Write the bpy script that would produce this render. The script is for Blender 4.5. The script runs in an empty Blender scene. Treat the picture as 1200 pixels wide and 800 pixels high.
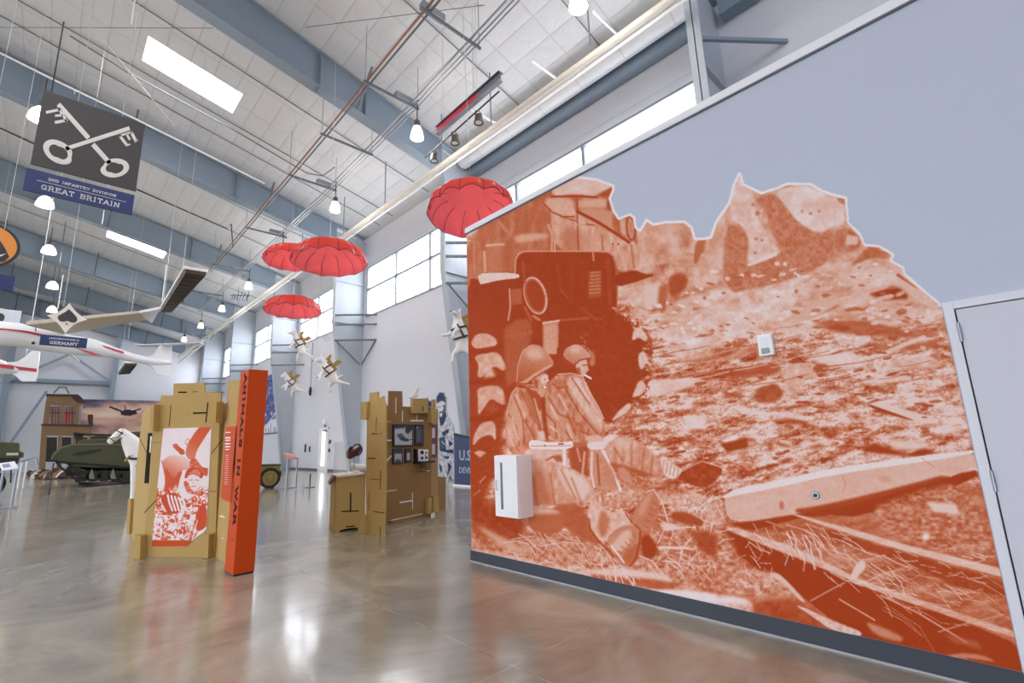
import bpy, math, random
import numpy as np
from mathutils import Vector, Matrix
S = bpy.context.scene
COL = S.collection
random.seed(7)
PI = math.pi

# ------------------------------------------------------------ surveyed camera
HCAM = 1.5
_vz = np.array([505., -2337.]); _v1 = np.array([50., 533.]); _pp = np.array([600., 400.])
FPX = math.sqrt(-float(np.dot(_vz-_pp, _v1-_pp)))
def _n(v): return v/np.linalg.norm(v)
_up = _n(np.array([_vz[0]-600, _vz[1]-400, FPX])); _yy = _n(np.array([_v1[0]-600, _v1[1]-400, FPX]))
RC = np.array([np.cross(_yy, _up), _yy, _up])
def ray(x, y): return RC @ np.array([x-600, y-400, FPX])
def onx(x, y, X): d = ray(x, y); p = d*(X/d[0]); return Vector((p[0], p[1], p[2]+HCAM))
def ony(x, y, Y): d = ray(x, y); p = d*(Y/d[1]); return Vector((p[0], p[1], p[2]+HCAM))
def onz(x, y, Z): d = ray(x, y); p = d*((Z-HCAM)/d[2]); return Vector((p[0], p[1], Z))
def proj(x, y, z):
    c = np.stack([x, y, z-HCAM], -1) @ RC
    return 600+FPX*c[..., 0]/c[..., 2], 400+FPX*c[..., 1]/c[..., 2]

# ------------------------------------------------------------ materials
def lin(c):
    if isinstance(c, str):
        c = [int(c[i:i+2], 16)/255 for i in (0, 2, 4)]
    return tuple((v/12.92 if v <= .04045 else ((v+.055)/1.055)**2.4) for v in c)
MATS = {}
def mat(name, col, rough=.6, metal=0., vary=.06, scale=6., bump=0., bscale=60., emit=None, spec=.5, coat=0., trans=0.):
    if name in MATS: return MATS[name]
    m = bpy.data.materials.new(name); m.use_nodes = True; nt = m.node_tree; n = nt.nodes; l = nt.links
    b = n['Principled BSDF']; c = lin(col)
    b.inputs['Roughness'].default_value = rough; b.inputs['Metallic'].default_value = metal
    b.inputs['Specular IOR Level'].default_value = spec; b.inputs['Coat Weight'].default_value = coat
    tc = n.new('ShaderNodeTexCoord'); nz = n.new('ShaderNodeTexNoise'); nz.inputs['Scale'].default_value = scale
    nz.inputs['Detail'].default_value = 4
    l.new(tc.outputs['Object'], nz.inputs['Vector'])
    mx = n.new('ShaderNodeMix'); mx.data_type = 'RGBA'
    mx.inputs[6].default_value = (*[min(1, v*(1-vary)) for v in c], 1); mx.inputs[7].default_value = (*[min(1, v*(1+vary)) for v in c], 1)
    l.new(nz.outputs['Fac'], mx.inputs[0]); l.new(mx.outputs[2], b.inputs['Base Color'])
    if bump:
        n2 = n.new('ShaderNodeTexNoise'); n2.inputs['Scale'].default_value = bscale; l.new(tc.outputs['Object'], n2.inputs['Vector'])
        bp = n.new('ShaderNodeBump'); bp.inputs['Strength'].default_value = bump; bp.inputs['Distance'].default_value = .01
        l.new(n2.outputs['Fac'], bp.inputs['Height']); l.new(bp.outputs['Normal'], b.inputs['Normal'])
    if emit:
        b.inputs['Emission Color'].default_value = (*lin(emit[0]), 1); b.inputs['Emission Strength'].default_value = emit[1]
    if trans:
        tr = n.new('ShaderNodeBsdfTranslucent'); l.new(mx.outputs[2], tr.inputs['Color'])
        ms = n.new('ShaderNodeMixShader'); ms.inputs[0].default_value = trans
        l.new(b.outputs[0], ms.inputs[1]); l.new(tr.outputs[0], ms.inputs[2]); l.new(ms.outputs[0], n['Material Output'].inputs[0])
    MATS[name] = m; return m
def mat_print(name, rough=.55, grain=0.):
    if name in MATS: return MATS[name]
    m = bpy.data.materials.new(name); m.use_nodes = True; n = m.node_tree.nodes; l = m.node_tree.links
    b = n['Principled BSDF']; b.inputs['Roughness'].default_value = rough; b.inputs['Specular IOR Level'].default_value = .12
    a = n.new('ShaderNodeAttribute'); a.attribute_name = 'print'
    tc = n.new('ShaderNodeTexCoord'); nz = n.new('ShaderNodeTexNoise'); nz.inputs['Scale'].default_value = 90; nz.inputs['Detail'].default_value = 3
    l.new(tc.outputs['Object'], nz.inputs['Vector'])
    mr = n.new('ShaderNodeMapRange'); mr.inputs[3].default_value = 1-grain; mr.inputs[4].default_value = 1+grain
    l.new(nz.outputs['Fac'], mr.inputs[0])
    vm = n.new('ShaderNodeVectorMath'); vm.operation = 'SCALE'; l.new(a.outputs['Color'], vm.inputs[0]); l.new(mr.outputs[0], vm.inputs['Scale'])
    l.new(vm.outputs[0], b.inputs['Base Color'])
    MATS[name] = m; return m

# ------------------------------------------------------------ mesh building
class MB:
    def __init__(s): s.v = []; s.f = []
    def add(s, vs, fs):
        k = len(s.v); s.v += [tuple(v) for v in vs]; s.f += [tuple(i+k for i in f) for f in fs]; return s
    def hexa(s, c):      # 8 corners, bottom 4 ccw then top 4
        return s.add(c, [(0, 3, 2, 1), (4, 5, 6, 7), (0, 1, 5, 4), (1, 2, 6, 5), (2, 3, 7, 6), (3, 0, 4, 7)])
    def box(s, x0, x1, y0, y1, z0, z1):
        x0, x1 = sorted((x0, x1)); y0, y1 = sorted((y0, y1)); z0, z1 = sorted((z0, z1))
        return s.hexa([(x0, y0, z0), (x1, y0, z0), (x1, y1, z0), (x0, y1, z0), (x0, y0, z1), (x1, y0, z1), (x1, y1, z1), (x0, y1, z1)])
    def bar(s, a, b, w, h, up=(0, 0, 1)):
        a = Vector(a); b = Vector(b); d = (b-a).normalized(); u = Vector(up); r = d.cross(u)
        if r.length < 1e-4: r = d.cross(Vector((1, 0, 0)))
        r.normalize(); u = r.cross(d); r = r*w/2; u = u*h/2
        return s.hexa([a-r-u, a+r-u, b+r-u, b-r-u, a-r+u, a+r+u, b+r+u, b-r+u])
    def tube(s, pts, r, n=8, cap=True):
        pts = [Vector(p) for p in pts]; rs = r if isinstance(r, (list, tuple)) else [r]*len(pts)
        k0 = len(s.v); prev = None
        for i, p in enumerate(pts):
            d = (pts[min(i+1, len(pts)-1)]-pts[max(i-1, 0)]).normalized()
            if prev is None:
                q = Vector((0, 0, 1)) if abs(d.z) < .9 else Vector((1, 0, 0)); prev = d.cross(q).normalized()
            u = (prev-d*prev.dot(d)).normalized(); w = d.cross(u); prev = u
            for j in range(n):
                a = 2*PI*j/n; s.v.append(tuple(p+(u*math.cos(a)+w*math.sin(a))*rs[i]))
        for i in range(len(pts)-1):
            for j in range(n):
                j2 = (j+1) % n; s.f.append((k0+i*n+j, k0+i*n+j2, k0+(i+1)*n+j2, k0+(i+1)*n+j))
        if cap:
            s.f.append(tuple(k0+j for j in reversed(range(n)))); e = k0+(len(pts)-1)*n; s.f.append(tuple(e+j for j in range(n)))
        return s
    def lathe(s, prof, c=(0, 0, 0), n=24, axis='z'):
        k0 = len(s.v)
        for (r, z) in prof:
            for j in range(n):
                a = 2*PI*j/n; x, y = r*math.cos(a), r*math.sin(a)
                p = (x, y, z) if axis == 'z' else ((z, x, y) if axis == 'x' else (x, z, y))
                s.v.append((p[0]+c[0], p[1]+c[1], p[2]+c[2]))
        for i in range(len(prof)-1):
            for j in range(n):
                j2 = (j+1) % n; s.f.append((k0+i*n+j, k0+i*n+j2, k0+(i+1)*n+j2, k0+(i+1)*n+j))
        return s
    def prism(s, poly, fn, t0, t1):     # poly in 2D, fn(u,v,t)->xyz
        n = len(poly); a = [fn(u, v, t0) for u, v in poly]; b = [fn(u, v, t1) for u, v in poly]
        return s.add(a+b, [tuple(reversed(range(n))), tuple(range(n, 2*n))]+[(i, (i+1) % n, n+(i+1) % n, n+i) for i in range(n)])
    def ball(s, c, r, n=12, m=8, sc=(1, 1, 1)):
        prof = [(max(1e-4, math.sin(PI*i/m)), -math.cos(PI*i/m)) for i in range(m+1)]
        k = len(s.v); s.lathe(prof, (0, 0, 0), n)
        for i in range(k, len(s.v)):
            v = s.v[i]; s.v[i] = (c[0]+v[0]*r*sc[0], c[1]+v[1]*r*sc[1], c[2]+v[2]*r*sc[2])
        return s
def setp(o, label=None, cat=None, group=None, kind=None):
    if label: o['label'] = label
    if cat: o['category'] = cat
    if group: o['group'] = group
    if kind: o['kind'] = kind
    return o
ORIG = {}
def thing(name, loc, label, cat, group=None, rotz=0, rot=None):
    o = bpy.data.objects.new(name, None); COL.objects.link(o); o.location = loc
    o.rotation_euler = rot if rot else (0, 0, rotz); o.empty_display_size = .1
    ORIG[o.name] = Vector(loc); return setp(o, label, cat, group)
def ob(name, mb, m, parent=None, local=False, smooth=False, bevel=0, **kw):
    """link the collected geometry as one mesh object; world coordinates are made local to the parent"""
    me = bpy.data.meshes.new(name)
    vs = mb.v
    if parent is not None: org = Vector((0, 0, 0)) if local else ORIG.get(parent.name, Vector((0, 0, 0)))
    else:
        if local: org = Vector((0, 0, 0))
        else:
            a = np.array(vs); lo = a.min(0); hi = a.max(0); org = Vector(((lo[0]+hi[0])/2, (lo[1]+hi[1])/2, lo[2]))
    me.from_pydata([(v[0]-org[0], v[1]-org[1], v[2]-org[2]) for v in vs], [], mb.f)
    me.validate(); me.materials.append(m)
    if smooth:
        me.polygons.foreach_set('use_smooth', [True]*len(me.polygons))
        try: me.set_sharp_from_angle(angle=math.radians(40))
        except Exception: pass
    o = bpy.data.objects.new(name, me); COL.objects.link(o)
    if parent is not None:
        o.parent = parent; ORIG[o.name] = org
    else:
        o.location = org; ORIG[o.name] = org
    if bevel:
        b = o.modifiers.new('bevel', 'BEVEL'); b.width = bevel; b.segments = 2; b.limit_method = 'ANGLE'
    return setp(o, **kw)
def ob_each(name, mb, m, parent, n=8, **kw):
    """every box or slit collected in mb becomes a part of its own"""
    for k in range(0, len(mb.v), n):
        q = MB(); q.v = mb.v[k:k+n]; q.f = [tuple(i-k for i in f) for f in mb.f if k <= min(f) < k+n]; ob(name, q, m, parent, **kw)
def copy_tree(o, parent=None):
    c = o.copy(); COL.objects.link(c); c.parent = parent
    for ch in [x for x in bpy.data.objects if x.parent == o]: copy_tree(ch, c)
    return c
def text_mb(body, size, fn, depth=.004, bold=0., align='CENTER', spacing=1., res=2):
    """flat lettering turned into mesh; fn(u,v,t) places it"""
    cu = bpy.data.curves.new('t', 'FONT'); cu.body = body; cu.size = size; cu.extrude = depth/2; cu.offset = bold
    cu.align_x = align; cu.align_y = 'CENTER'; cu.space_character = spacing; cu.resolution_u = res
    o = bpy.data.objects.new('t', cu); COL.objects.link(o)
    dg = bpy.context.evaluated_depsgraph_get(); dg.update()
    me = bpy.data.meshes.new_from_object(o.evaluated_get(dg))
    mb = MB(); mb.add([fn(v.co.x, v.co.y, v.co.z) for v in me.vertices], [tuple(p.vertices) for p in me.polygons])
    bpy.data.objects.remove(o); bpy.data.curves.remove(cu); bpy.data.meshes.remove(me)
    return mb

# ------------------------------------------------------------ painter for printed graphics
def fbm(h, w, cell, octv=4, seed=0, ax=1.):
    rng = np.random.RandomState(seed); out = np.zeros((h, w)); amp = 1.; tot = 0
    for o in range(octv):
        c = max(1.5, cell/2**o); gh = int(h/c)+3; gw = int(w/(c*ax))+3
        g = rng.rand(gh, gw); yy = np.arange(h)/c; xx = np.arange(w)/(c*ax)
        y0 = yy.astype(int); x0 = xx.astype(int); fy = yy-y0; fx = xx-x0; fy = fy*fy*(3-2*fy); fx = fx*fx*(3-2*fx)
        a = g[y0][:, x0]; b = g[y0][:, x0+1]; c2 = g[y0+1][:, x0]; d = g[y0+1][:, x0+1]
        out += amp*((a*(1-fx)+b*fx)*(1-fy)[:, None]+(c2*(1-fx)+d*fx)*fy[:, None]); tot += amp; amp *= .55
    return out/tot
def blur(a, r):
    r = int(r)
    if r < 1: return a
    for _ in range(2):
        for ax in (0, 1):
            p = np.concatenate([np.repeat(np.take(a, [0], ax), r+1, ax), a, np.repeat(np.take(a, [-1], ax), r, ax)], ax)
            c = np.cumsum(p, ax); n = a.shape[ax]
            a = (np.take(c, range(2*r+1, 2*r+1+n), ax)-np.take(c, range(0, n), ax))/(2*r+1)
    return a
class Canvas:
    """tone picture; coordinates in user units, origin (x0,y0) top-left, s samples per unit"""
    def __init__(s, x0, y0, w, h, sc, tone=0.):
        s.x0, s.y0, s.s = x0, y0, sc; s.W = int(w*sc); s.H = int(h*sc); s.a = np.full((s.H, s.W), float(tone))
        s.o = (0, 0, 1.); s.soft = 1.; s.cut = 0
    def ref(s, ox, oy, k): s.o = (ox, oy, k)
    def P(s, pts):
        p = np.array(pts, float); return np.stack([(s.o[0]+p[:, 0]/s.o[2]-s.x0)*s.s, (s.o[1]+p[:, 1]/s.o[2]-s.y0)*s.s], 1)
    def mask(s, q, pad=0):
        lo = np.floor(q.min(0)).astype(int)-pad-2; hi = np.ceil(q.max(0)).astype(int)+pad+3
        lo = np.maximum(lo, 0); hi = np.minimum(hi, [s.W, s.H])
        if hi[0] <= lo[0] or hi[1] <= lo[1]: return None
        X, Y = np.meshgrid(np.arange(lo[0], hi[0])+.5, np.arange(lo[1], hi[1])+.5)
        return lo, hi, X, Y
    def apply(s, lo, hi, m, tone, tex=None):
        v = s.a[lo[1]:hi[1], lo[0]:hi[0]]
        t = tone
        if tex is not None:
            amp, cell, seed = tex[:3]; ax = tex[3] if len(tex) > 3 else 1.
            t = tone+amp*(fbm(m.shape[0], m.shape[1], cell*s.s, 4, seed, ax)-.5)*2
        v[:] = v*(1-m)+t*m
    def poly(s, pts, tone, b=0., al=1., tex=None, grad=None):
        q = s.P(pts)
        for _ in range(s.cut if len(q) > 4 else 0): r = np.roll(q, -1, 0); q = np.stack([q*.78+r*.22, q*.22+r*.78], 1).reshape(-1, 2)
        k = s.mask(q, int(b*s.s*2))
        if k is None: return
        lo, hi, X, Y = k; m = np.zeros(X.shape, bool); n = len(q)
        for i in range(n):
            x1, y1 = q[i]; x2, y2 = q[(i+1) % n]
            if y1 == y2: continue
            c = ((y1 > Y) != (y2 > Y)) & (X < (x2-x1)*(Y-y1)/(y2-y1)+x1); m ^= c
        m = blur(m.astype(float), b*s.s*s.soft)*al
        if grad is not None:      # (p0,p1,tone1): tone -> tone1 along p0->p1
            g = s.P([grad[0], grad[1]]); d = g[1]-g[0]; t = np.clip(((X-g[0][0])*d[0]+(Y-g[0][1])*d[1])/(d@d), 0, 1)
            tone = tone+(grad[2]-tone)*t
        s.apply(lo, hi, m, tone, tex)
    def line(s, pts, w, tone, b=.3, al=1.):
        q = s.P(pts); k = s.mask(q, int(w*s.s+b*s.s*2)+1)
        if k is None: return
        lo, hi, X, Y = k; d = np.full(X.shape, 1e9)
        for i in range(len(q)-1):
            a = q[i]; e = q[i+1]-a; L = e@e+1e-9; t = np.clip(((X-a[0])*e[0]+(Y-a[1])*e[1])/L, 0, 1)
            d = np.minimum(d, np.hypot(X-a[0]-t*e[0], Y-a[1]-t*e[1]))
        m = np.clip((w/2*s.s-d)/(max(b*(.5+.5*s.soft), .2)*s.s)+.5, 0, 1)*al; s.apply(lo, hi, m, tone)
    def ell(s, cx, cy, rx, ry, tone, b=.5, al=1., rot=0, tex=None, ring=0):
        n = 40; c, sn = math.cos(rot), math.sin(rot)
        pts = [(cx+rx*math.cos(2*PI*i/n)*c-ry*math.sin(2*PI*i/n)*sn, cy+rx*math.cos(2*PI*i/n)*sn+ry*math.sin(2*PI*i/n)*c) for i in range(n+1)]
        if ring: s.line(pts, ring, tone, b, al)
        else: s.poly(pts[:-1], tone, b, al, tex)
    def sample(s, x, y):
        X = np.clip((x-s.x0)*s.s-.5, 0, s.W-1.001); Y = np.clip((y-s.y0)*s.s-.5, 0, s.H-1.001)
        i = X.astype(int); j = Y.astype(int); fx = X-i; fy = Y-j; a = s.a
        return a[j, i]*(1-fx)*(1-fy)+a[j, i+1]*fx*(1-fy)+a[j+1, i]*(1-fx)*fy+a[j+1, i+1]*fx*fy
def ramp(t, stops):
    t = np.clip(t, 0, 1); ks = [k for k, _ in stops]; cs = np.array([lin(c) for _, c in stops])
    return np.stack([np.interp(t, ks, cs[:, i]) for i in range(3)], -1)
def printed(name, nu, nv, fn, rgb, parent=None, keep=None, material=None, local=False, **kw):
    """grid of (nu+1)x(nv+1) points fn(u,v) with the picture stored per point; keep = mask of points"""
    u, v = np.meshgrid(np.linspace(0, 1, nu+1), np.linspace(0, 1, nv+1))
    P = fn(u, v); P = P.reshape(-1, 3)
    idx = np.arange((nu+1)*(nv+1)).reshape(nv+1, nu+1)
    q = np.stack([idx[:-1, :-1], idx[:-1, 1:], idx[1:, 1:], idx[1:, :-1]], -1).reshape(-1, 4)
    rgb = rgb.reshape(-1, 3)
    if keep is not None:
        k = keep.reshape(-1); q = q[k[q].sum(1) >= 3]
        used = np.unique(q); mp = -np.ones(len(P), int); mp[used] = np.arange(len(used)); q = mp[q]; P = P[used]; rgb = rgb[used]
    if parent is not None: org = np.zeros(3) if local else np.array(ORIG[parent.name])
    else: org = np.array([P[:, 0].mean(), P[:, 1].mean(), P[:, 2].min()])
    me = bpy.data.meshes.new(name); me.vertices.add(len(P)); me.vertices.foreach_set('co', (P-org).astype(np.float32).ravel())
    me.loops.add(len(q)*4); me.loops.foreach_set('vertex_index', q.astype(np.int32).ravel())
    me.polygons.add(len(q)); me.polygons.foreach_set('loop_start', np.arange(0, len(q)*4, 4, dtype=np.int32))
    me.update(calc_edges=True); me.validate()
    ca = me.color_attributes.new('print', 'FLOAT_COLOR', 'POINT')
    ca.data.foreach_set('color', np.concatenate([rgb, np.ones((len(rgb), 1))], 1).astype(np.float32).ravel())
    me.materials.append(material or mat_print('printed_vinyl'))
    o = bpy.data.objects.new(name, me); COL.objects.link(o)
    if parent is not None: o.parent = parent
    else: o.location = org
    ORIG[o.name] = Vector(org)
    return setp(o, **kw)
# ================================================================ ROOM
XW, XO, YB = 4.075, 12.2, 65.0
RX, RS = -6.0, .235                                # ridge line, roof pitch
def zroof(x): return 13.2+RS*(XO-(x if x > RX else 2*RX-x))
FR = [3.9, 14.5, 24.5, 34.5, 44.8, 54.9]           # the steel frames
M_wall = mat('painted_wall', 'd3d4dc', .75, vary=.02, scale=1.5)
M_wallin = mat('painted_divider_wall', 'bcc3d3', .7, vary=.02, scale=1.2, bump=.05, bscale=150)
M_steel = mat('steel_paint', '8594a3', .5, vary=.06, scale=2)
M_col = mat('column_paint', 'b2bac3', .5, vary=.05, scale=1.5)
M_trim = mat('white_trim', 'e9eaee', .5, vary=.01)
M_dark = mat('black_metal', '26272b', .5)
M_grey = mat('grey_metal', '666c74', .45, .3)
M_winf = mat('window_frame_grey', '8e949c', .5)
M_winh = mat('window_head_white', 'c9cdd4', .5)
M_zinc = mat('galvanised', '9a9fa6', .4, .6)
M_white = mat('white_paint', 'eeeef0', .45, vary=.01)

# floor: polished concrete with cloudy staining and saw-cut joints
def floor_mat():
    m = bpy.data.materials.new('polished_concrete'); m.use_nodes = True; n = m.node_tree.nodes; l = m.node_tree.links
    b = n['Principled BSDF']; tc = n.new('ShaderNodeTexCoord'); g = n.new('ShaderNodeNewGeometry')
    mp = n.new('ShaderNodeMapping'); mp.inputs['Scale'].default_value = (.8, .8, 1); mp.inputs['Rotation'].default_value = (0, 0, .5); l.new(g.outputs['Position'], mp.inputs[0])
    n1 = n.new('ShaderNodeTexNoise'); n1.inputs['Scale'].default_value = .9; n1.inputs['Detail'].default_value = 9; n1.inputs['Roughness'].default_value = .62; n1.inputs['Distortion'].default_value = 1.4
    l.new(mp.outputs[0], n1.inputs['Vector'])
    cr = n.new('ShaderNodeValToRGB'); e = cr.color_ramp.elements
    e[0].position = .3; e[0].color = (*lin('7f796a'), 1); e[1].position = .72; e[1].color = (*lin('b8b19e'), 1)
    k = e.new(.5); k.color = (*lin('9d9584'), 1)
    l.new(n1.outputs['Fac'], cr.inputs[0])
    # joints
    sx = n.new('ShaderNodeSeparateXYZ'); l.new(g.outputs['Position'], sx.inputs[0])
    def joint(out, off, per):
        a = n.new('ShaderNodeMath'); a.operation = 'SUBTRACT'; l.new(out, a.inputs[0]); a.inputs[1].default_value = off
        p = n.new('ShaderNodeMath'); p.operation = 'PINGPONG'; l.new(a.outputs[0], p.inputs[0]); p.inputs[1].default_value = per/2
        q = n.new('ShaderNodeMath'); q.operation = 'LESS_THAN'; l.new(p.outputs[0], q.inputs[0]); q.inputs[1].default_value = .0035; return q
    j1 = joint(sx.outputs[0], 2.45, 6.2); j2 = joint(sx.outputs[1], 2.62, 6.3)
    mxm = n.new('ShaderNodeMath'); mxm.operation = 'MAXIMUM'; l.new(j1.outputs[0], mxm.inputs[0]); l.new(j2.outputs[0], mxm.inputs[1])
    n3 = n.new('ShaderNodeTexNoise'); n3.inputs['Scale'].default_value = 3; l.new(g.outputs['Position'], n3.inputs['Vector'])
    jr = n.new('ShaderNodeValToRGB'); jr.color_ramp.elements[0].position = .42; jr.color_ramp.elements[0].color = (.2, .17, .13, 1); jr.color_ramp.elements[1].position = .56; jr.color_ramp.elements[1].color = (.55, .5, .42, 1)
    l.new(n3.outputs['Fac'], jr.inputs[0])
    mx = n.new('ShaderNodeMix'); mx.data_type = 'RGBA'; l.new(mxm.outputs[0], mx.inputs[0]); l.new(cr.outputs[0], mx.inputs[6]); l.new(jr.outputs[0], mx.inputs[7])
    l.new(mx.outputs[2], b.inputs['Base Color'])
    n2 = n.new('ShaderNodeTexNoise'); n2.inputs['Scale'].default_value = 2.2; n2.inputs['Detail'].default_value = 6; l.new(g.outputs['Position'], n2.inputs['Vector'])
    mr = n.new('ShaderNodeMapRange'); mr.inputs[3].default_value = .10; mr.inputs[4].default_value = .26; l.new(n2.outputs['Fac'], mr.inputs[0]); l.new(mr.outputs[0], b.inputs['Roughness'])
    n4 = n.new('ShaderNodeTexNoise'); n4.inputs['Scale'].default_value = 5; n4.inputs['Detail'].default_value = 4; l.new(g.outputs['Position'], n4.inputs['Vector'])
    bp = n.new('ShaderNodeBump'); bp.inputs['Strength'].default_value = .06; bp.inputs['Distance'].default_value = .02; l.new(n4.outputs['Fac'], bp.inputs['Height']); l.new(bp.outputs[0], b.inputs['Normal'])
    b.inputs['Specular IOR Level'].default_value = .75; b.inputs['Coat Weight'].default_value = .35; b.inputs['Coat Roughness'].default_value = .08
    return m
ob('floor', MB().box(-30, 13, -7, YB+.5, -.15, 0), floor_mat(), kind='structure')

# ceiling: white faced insulation between the purlins, held by bands, quilted
def ceil_mat():
    m = bpy.data.materials.new('insulation_facing'); m.use_nodes = True; n = m.node_tree.nodes; l = m.node_tree.links
    b = n['Principled BSDF']; g = n.new('ShaderNodeNewGeometry'); b.inputs['Roughness'].default_value = .42
    sx = n.new('ShaderNodeSeparateXYZ'); l.new(g.outputs['Position'], sx.inputs[0])
    def lines(out, per, w, off=0.):
        a = n.new('ShaderNodeMath'); a.operation = 'ADD'; l.new(out, a.inputs[0]); a.inputs[1].default_value = off
        p = n.new('ShaderNodeMath'); p.operation = 'PINGPONG'; l.new(a.outputs[0], p.inputs[0]); p.inputs[1].default_value = per/2
        q = n.new('ShaderNodeMapRange'); l.new(p.outputs[0], q.inputs[0]); q.inputs[1].default_value = 0; q.inputs[2].default_value = w; q.clamp = True; return q.outputs[0]
    a = lines(sx.outputs[0], .76, .03); c = lines(sx.outputs[1], 1.66, .04, .3)
    mn = n.new('ShaderNodeMath'); mn.operation = 'MINIMUM'; l.new(a, mn.inputs[0]); l.new(c, mn.inputs[1])
    a2 = lines(sx.outputs[0], .76, .36); c2 = lines(sx.outputs[1], 1.66, .8, .3); m2 = n.new('ShaderNodeMath'); m2.operation = 'MULTIPLY'; l.new(a2, m2.inputs[0]); l.new(c2, m2.inputs[1]); m3 = n.new('ShaderNodeMath'); m3.operation = 'POWER'; l.new(m2.outputs[0], m3.inputs[0]); m3.inputs[1].default_value = .35
    nz = n.new('ShaderNodeTexNoise'); nz.inputs['Scale'].default_value = 1.6; nz.inputs['Detail'].default_value = 5; nz.inputs['Distortion'].default_value = .8; l.new(g.outputs['Position'], nz.inputs['Vector'])
    ad = n.new('ShaderNodeMath'); ad.operation = 'MULTIPLY_ADD'; l.new(nz.outputs['Fac'], ad.inputs[0]); ad.inputs[1].default_value = 1.6; l.new(m3.outputs[0], ad.inputs[2])
    bp = n.new('ShaderNodeBump'); bp.inputs['Strength'].default_value = .8; bp.inputs['Distance'].default_value = .045; l.new(ad.outputs[0], bp.inputs['Height']); l.new(bp.outputs[0], b.inputs['Normal'])
    mx = n.new('ShaderNodeMix'); mx.data_type = 'RGBA'; l.new(mn.outputs[0], mx.inputs[0]); mx.inputs[6].default_value = (*lin('bebfc2'), 1); mx.inputs[7].default_value = (*lin('cfd0d3'), 1)
    l.new(mx.outputs[2], b.inputs['Base Color']); return m
M_ceil = ceil_mat()
SKY = [(1.0, 4.05, 18.85, 20.3), (1.4, 4.6, 38.8, 40.2), (-7.3-3, -7.3, 18.85, 20.3), (-10, -7, 38.8, 40.2), (1.3, 4.5, 58.8, 60.1), (1.0, 4.05, -1, .5)]
cm = MB()
xs = sorted(set([XO, 4.6, 4.5, 4.05, 1.4, 1.3, 1.0, RX, -7, -7.3, -10, -10.3, -26.]))
ys = sorted(set([-7, YB]+[v for s in SKY for v in s[2:]]))
for i in range(len(xs)-1):
    for j in range(len(ys)-1):
        x0, x1, y0, y1 = xs[i], xs[i+1], ys[j], ys[j+1]; cx, cy = (x0+x1)/2, (y0+y1)/2
        if any(s[0] < cx < s[1] and s[2] < cy < s[3] for s in SKY): continue
        cm.add([(x0, y0, zroof(x0)), (x1, y0, zroof(x1)), (x1, y1, zroof(x1)), (x0, y1, zroof(x0))], [(0, 1, 2, 3)])
ob('ceiling', cm, M_ceil, kind='structure')
M_sky = mat('skylight_glow', 'ffffff', .3, emit=('f6faff', 9.))
for k, s in enumerate(SKY[:5]):
    r = ob('window_%d' % (10+k), MB().box(0, 0, 0, 0, 0, 0) if 0 else MB().add([(x, y, zroof(x)+.22) for x, y in ((s[0]-.02, s[2]-.02), (s[1]+.02, s[2]-.02), (s[1]+.02, s[3]+.02), (s[0]-.02, s[3]+.02))], [(3, 2, 1, 0)]), M_sky, kind='structure')
    cb = MB()
    for (xa, ya, xb, yb) in ((s[0], s[2], s[1], s[2]), (s[1], s[2], s[1], s[3]), (s[1], s[3], s[0], s[3]), (s[0], s[3], s[0], s[2])):
        cb.add([(xa, ya, zroof(xa)-.02), (xb, yb, zroof(xb)-.02), (xb, yb, zroof(xb)+.24), (xa, ya, zroof(xa)+.24)], [(0, 1, 2, 3)])
    ob('curb', cb, M_trim, r)

# right wall with its band of windows
WZ0, WZ1 = 8.44, 11.35
wr = MB(); wr.box(XO, XO+.25, -7, YB, 0, WZ0); wr.box(XO, XO+.25, -7, YB, WZ1, 13.3)
WIN = [(4.5, 14.3), (14.75, 24.15), (24.85, 34.1), (34.85, 44.4), (45.1, 54.5), (55.2, 64.4)]
edges = [-7]+[v for w in WIN for v in w]+[YB]
for i in range(0, len(edges), 2): wr.box(XO, XO+.25, edges[i], edges[i+1], WZ0, WZ1)
ob('wall_right', wr, M_wall, kind='structure')
M_pane = mat('daylit_panel', 'ffffff', .3, emit=('f3f7ff', 3.2))
for k, (a, b) in enumerate(WIN):
    fm = MB(); f0, f1 = XO-.05, XO+.1
    fm.box(f0, f1, a, b, WZ1-.1, WZ1+.28 if k == 0 else WZ1+.16); fm.box(f0+.02, f1, a, b, WZ0-.04, WZ0+.05)
    n = 3; 
    for i in range(n+1):
        y = a+(b-a)*i/n if k else [4.5, 8.72, 12.0, 14.3][i]
        fm.box(f0+.02, f1, y-.06, y+.06, WZ0, WZ1)
    if k: fm.box(f0+.02, f1, a, b, 9.95, 10.07)
    r = ob('window_%d' % (k+1), fm, M_winf, kind='structure')
    ob('head_flashing', MB().box(XO-.06, XO+.02, a, b, WZ1-.02, WZ1+.26 if k == 0 else WZ1+.14), M_winh, r)
    ob('pane', MB().box(XO+.12, XO+.15, a, b, WZ0, WZ1), M_pane, r)
    mu = MB(); y = a+.1
    while y < b-.2:
        y += .66
        mu.box(XO+.09, XO+.115, y-.012, y+.012, WZ0, WZ1)
    for z in (9.2, 10.7): mu.box(XO+.09, XO+.115, a, b, z-.01, z+.01)
    ob('glazing_bars', mu, M_winf if k == 0 else M_winh, r)
ob('trim_1', MB().box(XO-.03, XO+.01, 14, YB, 0, .12), M_grey, kind='structure')
# back wall
zt = lambda x: zroof(x)
bw = MB(); bw.prism([(-26, 0), (XO, 0), (XO, 13.2), (RX, zroof(RX)), (-26, zroof(-26))], lambda u, v, t: (u, t, v), YB, YB+.25)
ob('wall_back', bw, mat('back_wall_paint', 'd0d2d8', .75, vary=.03, scale=.8), kind='structure')
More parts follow.
